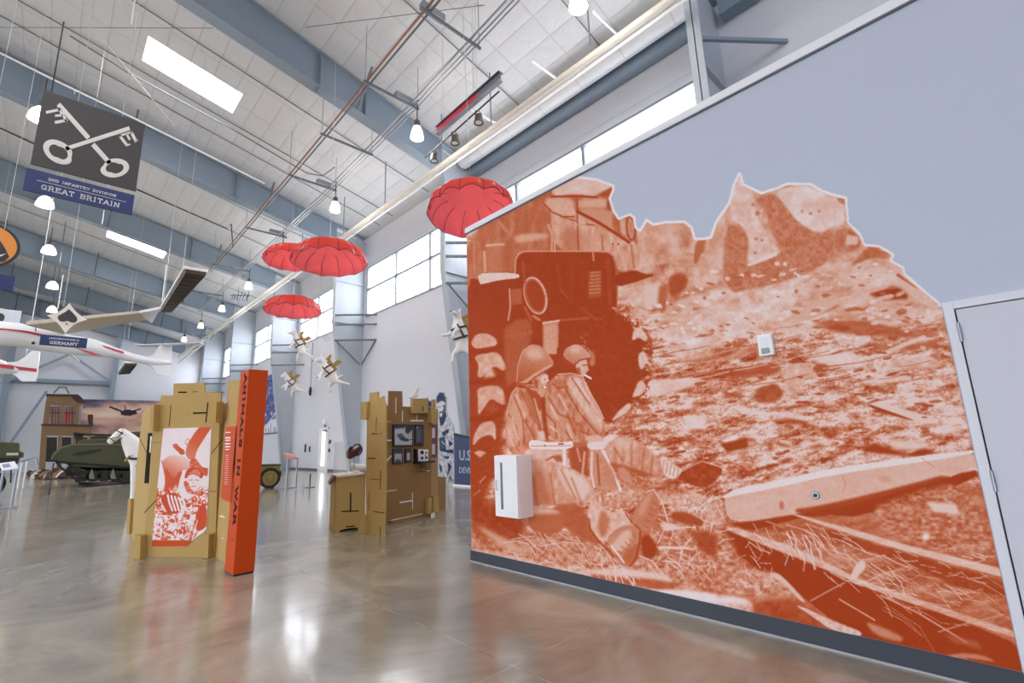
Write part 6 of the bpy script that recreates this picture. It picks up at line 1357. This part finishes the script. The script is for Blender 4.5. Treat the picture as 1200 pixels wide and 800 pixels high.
def bfn(u, v): return np.stack([p0.x+(p1.x-p0.x)*u, np.full_like(u, 64.15), zt_*(1-v)], -1)
U, V = np.meshgrid(np.linspace(0, 1, 201), np.linspace(0, 1, 131)); ii = (V*(cs.H-1)).astype(int); jj = (U*(cs.W-1)).astype(int)
printed('print', 200, 130, bfn, sky_rgb[ii, jj], bd); ob('board', MB().box(p0.x, p1.x, 64.16, 64.22, 0, zt_), M_dark, bd)

# --- back wall steel
for k, (x, lab) in enumerate(((-3.2, 'pale wind column on the back wall at the far left'), (4.45, 'pale wind column on the back wall right of the braced bay'))):
    c_ = thing('wall_post', (x, 64.7, 0), lab, 'column'); ob('web', MB().box(x-.02, x+.02, 64.4, 64.98, 0, zr_bot(x)), M_steel, c_); ob('flange', MB().box(x-.25 if k == 0 else x-.2, x+.25 if k == 0 else x+.2, 64.36, 64.4, 0, zr_bot(x)-.05), M_steel, c_)
g = thing('wall_girt', (.6, 64.7, 8.4), 'grey horizontal girt across the back wall above the facade', 'beam'); ob('channel', MB().box(-2.9, 4.2, 64.5, 64.95, 8.35, 8.75), M_steel, g); ob('lip', MB().box(-2.9, 4.2, 64.45, 64.5, 8.3, 8.42), M_grey, g)
for k, (p, q) in enumerate((((80.5, 415.5), (8, 447)), ((83.5, 415.5), (129, 447)), ((55, 458), (13, 518)))):
    a = ony(*p, 64.2); b = ony(*q, 64.2); setp(ob('diagonal_brace', MB().bar(a, b, .12, .22), M_steel), ['left slanting brace above the girt on the back wall', 'right slanting brace above the girt on the back wall', 'long brace sloping down left of the tan facade'][k], 'brace')
hn = thing('hoist_bracket', ony(72, 461, 62), 'small grey bracket standing above the facade roof', 'bracket'); s = MB(); o = Vector(ony(72, 461, 58)); 
s.tube([o+Vector((-.5, 0, .02)), o+Vector((-.2, 0, .55)), o+Vector((.2, 0, .55)), o+Vector((.5, 0, .02))], .06, 6); s.box(o.x-.3, o.x+.3, o.y-.1, o.y+.1, o.z+.5, o.z+.6); ob('bracket', s, M_grey, hn)

# --- glider
gl = thing('glider', (0, 24, 5.6), 'white glider with red stripes hanging at the left', 'aircraft')
M_glw = mat('glider_white', 'e8e9ee', .35, vary=.02, coat=.3); M_glr = mat('glider_red', 'c22538', .35)
Rt = onz(20, 389, 5.9); Tl = onz(196, 421, 5.55); dr3 = (Tl-Rt).normalized()
def fus(px, py, Yoff=0):     # point on the vertical plane containing the fuselage
    return GLF(px, py, Yoff)
nn = Vector((dr3.y, -dr3.x, 0)); nn = nn if nn.dot(-Rt) > 0 else -nn
GLF = pixplane(Rt, nn)
secs = [(-60, 373, 412), (-20, 374, 405), (20, 378, 406), (50, 385, 411), (80, 392, 415), (110, 397.5, 417.5), (135, 407, 419.5), (155, 414, 424), (178, 419, 428), (199, 422.5, 427.5)]
V_ = []; nS = 16; fm = MB()
for (px, y0, y1) in secs:
    a = Vector(GLF(px, y0)); b = Vector(GLF(px, y1)); c = (a+b)/2; r = (a-b).length/2
    for j in range(nS): t_ = 2*PI*j/nS; fm.v.append(tuple(c+Vector((0, 0, 1))*r*math.cos(t_)+nn*r*.8*math.sin(t_)))
for i in range(len(secs)-1):
    for j in range(nS): fm.f.append((i*nS+j, i*nS+(j+1) % nS, (i+1)*nS+(j+1) % nS, (i+1)*nS+j))
fm.f.append(tuple(range(nS-1, -1, -1))); fm.f.append(tuple((len(secs)-1)*nS+j for j in range(nS)))
ob('fuselage', fm, M_glw, gl, smooth=True)
st_ = MB()
def stripe(pts):
    for (p, q) in zip(pts[:-1], pts[1:]):
        fr = lambda P: (GLF(P[0], P[1], P[3]), GLF(P[0], P[2], P[3]))
        a0, a1 = fr(p); b0_, b1_ = fr(q); n3 = nn*.015; A0, A1, B0, B1 = map(Vector, (a0, a1, b0_, b1_))
        st_.hexa([A1, B1, B0, A0, A1+n3, B1+n3, B0+n3, A0+n3])
stripe([(-40, 385, 388, .46), (0, 386.6, 388.2, .4), (25, 389, 391, .37), (48, 393.5, 396, .34)]); stripe([(103, 401, 402.5, .22), (120, 406, 408, .22), (142, 412.5, 415, .2)]); stripe([(85, 406.5, 408.5, .27), (105, 413, 416.5, .2), (118, 415, 416.8, .12)])
ob_each('red_stripe', st_, M_glr, gl)
ob('tail_fin', MB().prism([(172, 418), (180, 415), (185, 407), (189, 403), (193, 402), (201, 403), (201.5, 425), (199, 440.5), (190, 441), (183, 438.5), (178, 430), (172, 426)], GLF, -.04, .04), M_glw, gl, bevel=.01)
ob('tail_stripe', MB().prism([(161, 418), (180, 421.3), (199.5, 423.8), (199.5, 427), (180, 425.5), (162, 420)], GLF, .042, .055), M_glr, gl)
q0 = Vector(GLF(193, 404)); q1 = onz(162, 403.5, 5.9); 
ob('tailplane', MB().bar(q0, onz(163, 405, q0.z), .45, .03), M_glw, gl); ob('tailplane', MB().bar(q0, onz(236, 402, q0.z+.05), .4, .03), M_glw, gl)
# wing: root over the fuselage, tip towards the right and the camera
r0, r1 = Vector(onz(30, 381, 6.0)), Vector(onz(75, 392, 6.0)); t0_, t1_ = Vector(onz(163, 367, 6.35)), Vector(onz(172, 375, 6.35)); e0, e1 = Vector(onz(188, 362, 6.5)), Vector(onz(200, 364, 6.5))
wg = MB(); h = Vector((0, 0, .1))
wg.hexa([r1, t1_, t0_, r0, r1+h*1.6, t1_+h, t0_+h, r0+h*1.6]); ob('wing', wg, mat('wing_underside_shade', 'c3b8a6', .45, vary=.02), gl, bevel=.02, label='wing, its underside shade given as beige colour')  # shade under the white wing put into a beige colour
wg = MB(); wg.hexa([t1_, Vector(onz(178, 379, 6.4)), e0, t0_, t1_+h, Vector(onz(178, 379, 6.4))+h, e0+h, t0_+h]); ob('wing_tip', wg, M_glw, gl, bevel=.01)
ob('suspension_wire', MB().tube([GLF(36, 385), tuple(Vector(GLF(36, 385))+Vector((0, 0, 9.5)))], .012, 5), M_wire, gl); p = Vector(GLF(35, 403, .3)); ob('hook', MB().tube([p, p+Vector((0, 0, .9))], .012, 5).ball(p, .05), M_dark, gl)
a = Vector(GLF(84, 415)); ob('pitot', MB().tube([a, a+Vector((.25, 0, -.25))], .03, 6), M_glw, gl)
# second aircraft tail at the left edge
g2 = thing('aircraft_tail', ony(20, 425, 27), 'white aircraft tail with a red stripe, lower left below the glider', 'aircraft')
G2F = pixplane((0, 27, 0), (-.35, -1, 0))
ob('fin', MB().prism([(-40, 422), (0, 424.5), (20, 424), (30, 418), (38, 411), (47, 412), (44, 440), (42, 447), (26, 447), (18, 440), (8, 433), (-40, 432)], G2F, -.05, .05), M_glw, g2, bevel=.02)
ob('red_stripe', MB().prism([(-40, 427), (0, 427.2), (44, 432), (43.5, 436), (0, 431), (-40, 431)], G2F, .051, .06), M_glr, g2); ob('red_stripe', MB().prism([(-40, 427), (0, 427.2), (18, 429), (18, 433), (0, 431), (-40, 431)], G2F, .06, .33), M_glr, g2)
ob('fuselage', MB().tube([G2F(-45, 428), G2F(0, 430), G2F(22, 435)], [.35, .3, .1], 14), M_glw, g2, smooth=True)
ob('suspension_wire', MB().tube([G2F(30, 420), tuple(Vector(G2F(30, 420))+Vector((0, 0, 9)))], .012, 5), M_wire, g2)

# --- left foreground of the background: vehicle end and reader stand
vr = thing('military_trailer', (-1.6, 27, 0), 'olive military body with a stencilled tailgate at the left edge', 'military vehicle')
VF = pixplane((0, 26, 0), (0, -1, 0))
ob('tailgate', MB().prism([(-60, 516), (21.5, 518.5), (21.7, 528), (27, 530), (26.5, 536), (21, 536.5), (-60, 537)], VF, -1.6, 0), M_olive, vr, bevel=.03)
ob('plate', MB().prism([(7.5, 530.5), (21.5, 530.5), (21.5, 533.2), (7.5, 533.4)], VF, .001, .02), mat('plate_pale', 'c9c7b8', .6), vr, label='pale stencilled plate')
ob('chassis', MB().prism([(-60, 537), (22, 536.5), (20, 543), (10, 551), (-60, 552)], VF, -1.4, -.1), M_dark, vr)
for (px, py) in ((-14, 552), (-45, 552)):
    p = Vector(VF(px, py, -.3)); ob('wheel', MB().lathe([(.001, 0), (.2, 0), (.25, .05), (.46, .03), (.5, .08), (.5, .28), (.46, .32), (.001, .3)], (p.x, p.y-.15, .5), 24, 'y'), M_rub, vr, smooth=True)
ob('stand_leg', MB().prism([(12, 545), (14, 545), (13, 566), (11, 566)], VF, -.3, -.2), M_dark, vr)
rs = thing('reader_stand', (-.7, 20.9, 0), 'white framed reader stand with a slanted caption panel at the left edge', 'display stand')
SF2 = pixplane((-.7, 20.9, 0), (0, -1, 0))
for (a, b) in (((4, 551), (1, 589)), ((20, 551), (16.5, 587)), ((-12, 552), (-14, 590))): ob('leg', MB().tube([SF2(*a), (SF2(*a)[0], SF2(*a)[1], .04)], .03, 8), M_zinc, rs)
q = [Vector(SF2(-2, 544)), Vector(SF2(16.5, 541.5)), Vector(SF2(21.5, 549)), Vector(SF2(2.5, 552.5))]; q[0].y += .25; q[1].y += .25
ob('caption_panel', MB().hexa(q+[v+Vector((0, -.01, .03)) for v in q]), M_white, rs, bevel=.004); c = sum(q, Vector())/4
ob('picture', MB().hexa([c+(v-c)*.45+Vector((-.05, -.012, .035)) for v in q]+[c+(v-c)*.45+Vector((-.05, -.014, .04)) for v in q]), mat('caption_blue', '8e9cc0', .5, vary=.3, scale=30), rs)
ob('base', MB().box(-1.05, -.35, 20.6, 21.2, 0, .04), M_zinc, rs)
# stanchions
def stanchion(px, py, pt, lab, r=.022):
    o = onz(px, py, 0); lo, hi = 0, 3
    for _ in range(40):
        m = (lo+hi)/2
        if float(proj(np.array(o.x), np.array(o.y), np.array(m))[1]) > pt: lo = m
        else: hi = m
    t = thing('stanchion', o, lab, 'stanchion'); ob('post', MB().tube([(0, 0, .02), (0, 0, lo)], r, 8), M_dark, t, True); ob('base', MB().lathe([(.001, .02), (.17, .02), (.18, 0)], n=20), M_grey, t, True); ob('cap', MB().ball((0, 0, lo), r*1.4, 8, 6), M_dark, t, True)
stanchion(57, 581, 543, 'thin dark stanchion post standing alone in front of the rubble'); stanchion(363, 571, 556, 'thin short stanchion standing in front of the far exit door')
# railing at left
rl = thing('guard_rail', (0, 33, 0), 'pale metal guard rail beside the rubble at the left', 'railing')
RF = pixplane((0, 33, 0), (0, -1, 0)); s = MB(); 
for x in (26, 32): 
    p = Vector(RF(x, 540)); ob('post', MB().tube([(p.x, p.y, 0), p], .04, 6), M_white, rl)
ob('rail', MB().tube([RF(24, 541), RF(33, 538), RF(42, 535), RF(44, 545)], .05, 6), M_zinc, rl)
# --- right side: cart, lectern, display case, wall graphics
ct = thing('ammunition_cart', (6.7, 19.6, 0), 'mustard olive two-wheeled cart with a spoked wheel beside the orange tower', 'cart')
CF = pixplane((6.3, 19.57, 0), (0, -1, 0))
p = Vector(CF(316, 560)); R0 = p.z
ob('wheel', MB().lathe([(R0*.72, -.05), (R0*.98, -.06), (R0, -.03), (R0, .03), (R0*.98, .06), (R0*.72, .05)], (p.x, p.y, R0), 28, 'y'), M_rub, ct, smooth=True)
ob('wheel_disc', MB().lathe([(.001, -.1), (.07, -.1), (.09, -.03), (R0*.45, -.02), (R0*.5, -.05), (R0*.72, -.05), (R0*.74, .0), (.001, .04)], (p.x, p.y, R0), 28, 'y'), M_olivel, ct, smooth=True)
p2 = Vector(CF(325, 562)); ob('wheel', MB().lathe([(.001, -.05), (R0*.98, -.06), (R0, -.03), (R0, .05), (.001, .05)], (p2.x, p2.y+.8, R0), 24, 'y'), M_rub, ct, smooth=True)
ob('body', MB().prism([(290, 545.5), (330, 544), (329, 552), (323, 553), (321, 560), (310, 552), (290, 554)], CF, -.75, -.08), M_olivel, ct, bevel=.02)
ob('lid', MB().prism([(290, 544.5), (330, 543.5), (330, 545.5), (290, 546.3)], CF, -.8, -.04), M_olive, ct); p = Vector(CF(327, 555, -.3)); ob('tow_hook', MB().tube([p, CF(333, 556.5, -.3), CF(332, 552, -.3)], .03, 6), M_dark, ct)
lc = thing('lectern_panel', (6.5, 18.1, 0), 'grey lectern with a slanted red caption panel in front of the steel column', 'display stand')
LF = pixplane((6.5, 18.1, 0), (0, -1, 0))
for (x, y0) in ((337.5, 538), (348.5, 536)): p = Vector(LF(x, y0)); ob('leg', MB().tube([(p.x, p.y, .03), p], .035, 8), M_zinc, lc)
q = [Vector(LF(331.5, 531)), Vector(LF(345, 532)), Vector(LF(350, 537.5)), Vector(LF(337.5, 539))]; q[0].y += .1; q[1].y += .3
ob('caption_panel', MB().hexa(q+[v+Vector((0, 0, .03)) for v in q]), mat('caption_red', 'c9857f', .5, vary=.3, scale=12), lc, label='slanted reddish caption panel')
a = onz(325, 573, 0); b = onz(350, 572, 0); ob('base', MB().box(a.x, b.x, a.y-.15, a.y+.35, 0, .03), M_zinc, lc)
dc = thing('display_case', H1(403, 555, -.2), 'clear glass display case on the low cardboard plinth left of the saddle', 'display case')
M_glass = bpy.data.materials.new('clear_acrylic'); M_glass.use_nodes = True; n_ = M_glass.node_tree.nodes; l_ = M_glass.node_tree.links
n_['Principled BSDF'].inputs['Base Color'].default_value = (.9, .95, .95, 1); n_['Principled BSDF'].inputs['Roughness'].default_value = .05
tb = n_.new('ShaderNodeBsdfTransparent'); ms = n_.new('ShaderNodeMixShader'); ms.inputs[0].default_value = .16; l_.new(tb.outputs[0], ms.inputs[1]); l_.new(n_['Principled BSDF'].outputs[0], ms.inputs[2]); l_.new(ms.outputs[0], n_['Material Output'].inputs[0])
for (pts, t0, t1) in (([(395.5, 556.5), (396, 518), (408.5, 517.3), (408.5, 555)], -.1, -.092), ([(395.5, 556.5), (396, 518), (408.5, 517.3), (408.5, 555)], -.6, -.592)): ob('glass_pane', MB().prism(pts, H1, t0, t1), M_glass, dc)
for pts in ([(395.5, 556.5), (396, 518), (396.3, 518), (395.8, 556.5)], [(408.2, 555), (408.2, 517.3), (408.5, 517.3), (408.5, 555)], [(396, 518), (396, 517.6), (408.5, 516.9), (408.5, 517.3)]): ob('glass_pane', MB().prism(pts, H1, -.592, -.1), M_glass, dc)
cg = Canvas(0, 0, 100, 200, 1., .5)
# blue soldier cut-out and crate cut-out
M_blue = None
XS = 10.25; WF = pixplane((XS, 13, 0), (-1, 0, 0))
sc_ = Canvas(500, 450, 62, 130, 6., 1.); Sr = (470, 450, 6.155)
sc_.ref(*Sr); P_, L_ = sc_.poly, sc_.line
sc_.a[:] = .74; sc_.a += (fbm(sc_.H, sc_.W, 16, 4, 61, .6)-.5)*.5
P_([(262, 140), (262, 90), (285, 60), (310, 65), (326, 100), (328, 150), (300, 120), (275, 132)], .22, .3); L_([(265, 128), (300, 118), (326, 112)], .5, .5, .2)
P_([(268, 140), (300, 122), (322, 130), (322, 180), (312, 230), (290, 240), (275, 215), (272, 175)], .85, .3); L_([(275, 168), (290, 164)], .6, .1, .2); L_([(300, 160), (318, 158)], .6, .1, .2); P_([(278, 200), (300, 196), (310, 180), (310, 215), (298, 240), (282, 236)], .3, .3); P_([(284, 212), (302, 206), (298, 234), (288, 232)], .92, .2); P_([(312, 150), (326, 150), (324, 220), (312, 230)], .25, .5)
P_([(278, 240), (300, 240), (322, 190), (332, 230), (310, 290), (290, 300)], .15, .5)
for pts in ([(300, 350), (330, 330), (350, 320), (345, 350), (310, 380)], [(345, 400), (380, 430), (355, 450)], [(280, 390), (320, 380), (330, 480), (285, 480)], [(285, 480), (380, 470), (385, 500), (330, 490)], [(340, 560), (370, 590), (350, 640), (335, 670), (345, 610)], [(280, 570), (300, 600), (300, 640), (285, 620)], [(300, 520), (360, 520), (340, 540)]): P_(pts, .12, .5)
P_([(285, 400), (325, 390), (325, 460), (290, 470)], .35, .6)
for k in range(16): y = rg.uniform(300, 660); x = rg.uniform(285, 370); L_([(x, y), (x+rg.uniform(-18, 25), y+rg.uniform(10, 30))], .7, rg.choice([.35, .5, .97]), .3)
smk = Canvas(500, 450, 62, 130, 6., 0.); smk.ref(*Sr)
smk.poly([(258, 150), (256, 90), (280, 52), (310, 54), (332, 95), (334, 200), (345, 240), (380, 290), (392, 370), (392, 430), (388, 520), (392, 560), (400, 620), (420, 700), (426, 715), (404, 718), (378, 690), (355, 640), (340, 720), (220, 760), (220, 420), (270, 380), (280, 250), (268, 230)], 1, .1)
ya, yb_ = onx(505, 560, XS).y, onx(541, 560, XS).y; z1 = onx(515, 457, XS).z
def sfn(u, v): return np.stack([np.full_like(u, XS), ya+(yb_-ya)*u, z1*(1-v)], -1)
U, V = np.meshgrid(np.linspace(0, 1, 161), np.linspace(0, 1, 321)); Pn = sfn(U, V); px, py = proj(Pn[..., 0], Pn[..., 1], Pn[..., 2])
sm = smk.sample(px, py)
sol = printed('soldier_cutout', 160, 320, sfn, ramp(sc_.sample(px, py), [(0, '141c3c'), (.35, '46516c'), (.7, 'a9aeb4'), (1, 'e4e4e4')]), keep=sm > .5, label='tall blue and white cut-out print of a leaning soldier in a side cap', cat='cut-out')
sol.modifiers.new('thick', 'SOLIDIFY').thickness = .03
cr = thing('crate_cutout', (XS-.1, 12.4, 0), 'navy crate-shaped panel lettered U.S., beside the soldier cut-out and the divider wall', 'cut-out')
XC = XS-.08; KF2 = pixplane((XC, 13, 0), (-1, 0, 0))
cpts = [(531, 508), (533, 505.5), (549, 511.5), (560, 515), (560, 573), (549, 571.5), (531, 568)]
cpts = [(532, 507), (549, 511), (565, 514.5), (565, 574)]; bl = onx(533, 567, XC); 
ob('panel', MB().prism([KX for KX in cpts]+[(532.5, 568)], KF2, -.03, 0), mat('crate_navy', '39466a', .55, vary=.12, scale=6), cr)
ob('band', MB().prism([(532, 507), (549, 511), (565, 514.5), (565, 517), (549, 514), (532, 510.5)], KF2, .001, .01), mat('crate_dark', '232d48', .6), cr)
pa = Vector(KF2(538, 535)); pb = Vector(KF2(550, 536.5)); k_ = abs(pb.y-pa.y)/12
uF = lambda z0, y0: (lambda u, v, t: (XC-.003-t, y0-u, z0+v))
ob('lettering', text_mb('U.S.', .46, uF(Vector(KF2(539, 534)).z, Vector(KF2(538, 534)).y), align='LEFT', bold=.008), mat('crate_lettering', 'aab2c4', .6), cr)
ob('lettering', text_mb('DEVIL', .27, uF(Vector(KF2(539, 551)).z, Vector(KF2(538, 550)).y), align='LEFT', bold=.003), MATS['crate_lettering'], cr)
a = onz(520, 568, 0); ob('skirting', MB().box(XC-.02, XC+.02, Vector(KF2(565, 570)).y, Vector(KF2(531, 568)).y, 0, .06), M_white, cr)
# blue tree-like picture on the window wall
bp0 = onx(327.5, 436, XO-.05); bp1 = onx(300, 508, XO-.05)
ct_ = Canvas(0, 0, 100, 130, 2., .92); n_a = fbm(ct_.H, ct_.W, 7, 4, 90); 
ct_.poly([(20, 0), (60, -5), (75, 10), (85, 40), (95, 60), (90, 85), (60, 105), (25, 118), (15, 90), (30, 60)], .3, 2, tex=(.5, 4, 91)); 
for k in range(60): ct_.ell(rg.uniform(25, 90), rg.uniform(5, 100), rg.uniform(2, 7), rg.uniform(2, 5), rg.choice([.1, .25, .6, .95]), .8, .7)
ct_.line([(70, 110), (72, 130)], 2, .2, .5)
for x in (30, 45, 60, 85, 92): ct_.line([(x, 120), (x+2, 130)], 3, .3, 1)
wy0, wy1, wz0, wz1 = 42.0, 37.4, 2.55, 7.0
pic_ = thing('wall_picture', (12.1, 39.5, wz0), 'tall blue and white picture on the window wall right of the orange tower', 'picture')
U, V = np.meshgrid(np.linspace(0, 1, 91), np.linspace(0, 1, 121))
printed('print', 90, 120, lambda u, v: np.stack([np.full_like(u, 12.12), wy0+(wy1-wy0)*u, wz1+(wz0-wz1)*v], -1), ramp(ct_.sample(U*100, V*130), [(0, '26305c'), (.4, '6470a8'), (.75, 'c3c4d6'), (1, 'e4e5ec')]), pic_)
ob('frame', MB().box(12.13, 12.19, wy1-.05, wy0+.05, wz0-.08, wz1+.05), M_grey, pic_)
# small things on the far wall by the exit door
ex = thing('emergency_light', (12.1, 28.9, 3.1), 'small round white alarm bell above the far exit door', 'alarm')
p = onx(380, 494.5, 12.1); ob('body', MB().lathe([(.001, -.12), (.16, -.1), (.2, 0), (.2, .09)], (12.1, p.y, p.z), 18, 'x'), M_white, ex, smooth=True); ob('bracket', MB().box(12.12, 12.2, p.y-.08, p.y+.08, p.z-.3, p.z-.18), M_grey, ex)
for (px, py, w, h_, lab) in ((386.6, 517.3, .22, .2, 'upper dark notice beside the far exit door'), (386, 527.5, .13, .18, 'lower small dark plate beside the far exit door'), (358, 525, .14, .5, 'dark fire extinguisher shape on the far wall left of the exit door'), (363, 526, .12, .35, 'pale narrow fitting beside the dark extinguisher on the far wall')):
    p = onx(px, py, 12.17); t = thing('wall_fitting', p, lab, 'wall fitting'); ob('plate', MB().box(12.12, 12.19, p.y-w/2, p.y+w/2, p.z-h_/2, p.z+h_/2), M_dark if 'pale' not in lab else M_grey, t, bevel=.01); ob('face', MB().box(12.11, 12.12, p.y-w*.3, p.y+w*.3, p.z-h_*.1, p.z+h_*.3), M_trim if 'notice' in lab else M_grey, t)
pc_ = thing('pull_cord', onx(364.5, 401, 12.0), 'thin cord with a dark weight hanging down the wall between the dogs', 'cord')
a = onx(366.5, 401, 11.9); b = onx(365, 458, 11.9); ob('cord', MB().tube([a, (a.x, a.y, b.z)], .02, 6), M_grey, pc_); ob('weight', MB().lathe([(.001, .3), (.07, .25), (.1, .0), (.07, -.25), (.001, -.3)], (a.x, a.y, b.z), 10), M_dark, pc_, smooth=True)
# ================================================================ LIGHT AND CAMERA
w = bpy.data.worlds.new('World'); S.world = w; w.use_nodes = True
nt = w.node_tree; tcw = nt.nodes.new('ShaderNodeTexCoord'); sp = nt.nodes.new('ShaderNodeSeparateXYZ'); nt.links.new(tcw.outputs['Generated'], sp.inputs[0])
crw = nt.nodes.new('ShaderNodeValToRGB'); crw.color_ramp.elements[0].position = .48; crw.color_ramp.elements[0].color = (.22, .21, .2, 1); crw.color_ramp.elements[1].position = .52; crw.color_ramp.elements[1].color = (*lin('eef3ff'), 1)
mpr = nt.nodes.new('ShaderNodeMapRange'); mpr.inputs[1].default_value = -1; mpr.inputs[2].default_value = 1; nt.links.new(sp.outputs[2], mpr.inputs[0]); nt.links.new(mpr.outputs[0], crw.inputs[0])
nt.links.new(crw.outputs[0], nt.nodes['Background'].inputs[0]); nt.nodes['Background'].inputs[1].default_value = 3.3
cd = bpy.data.cameras.new('Camera'); cam = bpy.data.objects.new('Camera', cd); COL.objects.link(cam); S.camera = cam
cd.sensor_width = 36; cd.sensor_fit = 'HORIZONTAL'; cd.lens = FPX/1200*36; cd.clip_start = .05; cd.clip_end = 300
# rows of RC are world axes in camera coords (x right, y down, z forward); Blender camera: x right, y up, z back
R = Matrix(((RC[0][0], -RC[0][1], -RC[0][2]), (RC[1][0], -RC[1][1], -RC[1][2]), (RC[2][0], -RC[2][1], -RC[2][2])))
cam.matrix_world = Matrix.Translation((0, 0, HCAM)) @ R.to_4x4()
S.view_settings.view_transform = 'Standard'; S.view_settings.look = 'None'; S.view_settings.gamma = 1; S.view_settings.exposure = 1.0
S.view_settings.use_curve_mapping = False
S.cycles.max_bounces = 8; S.cycles.diffuse_bounces = 5
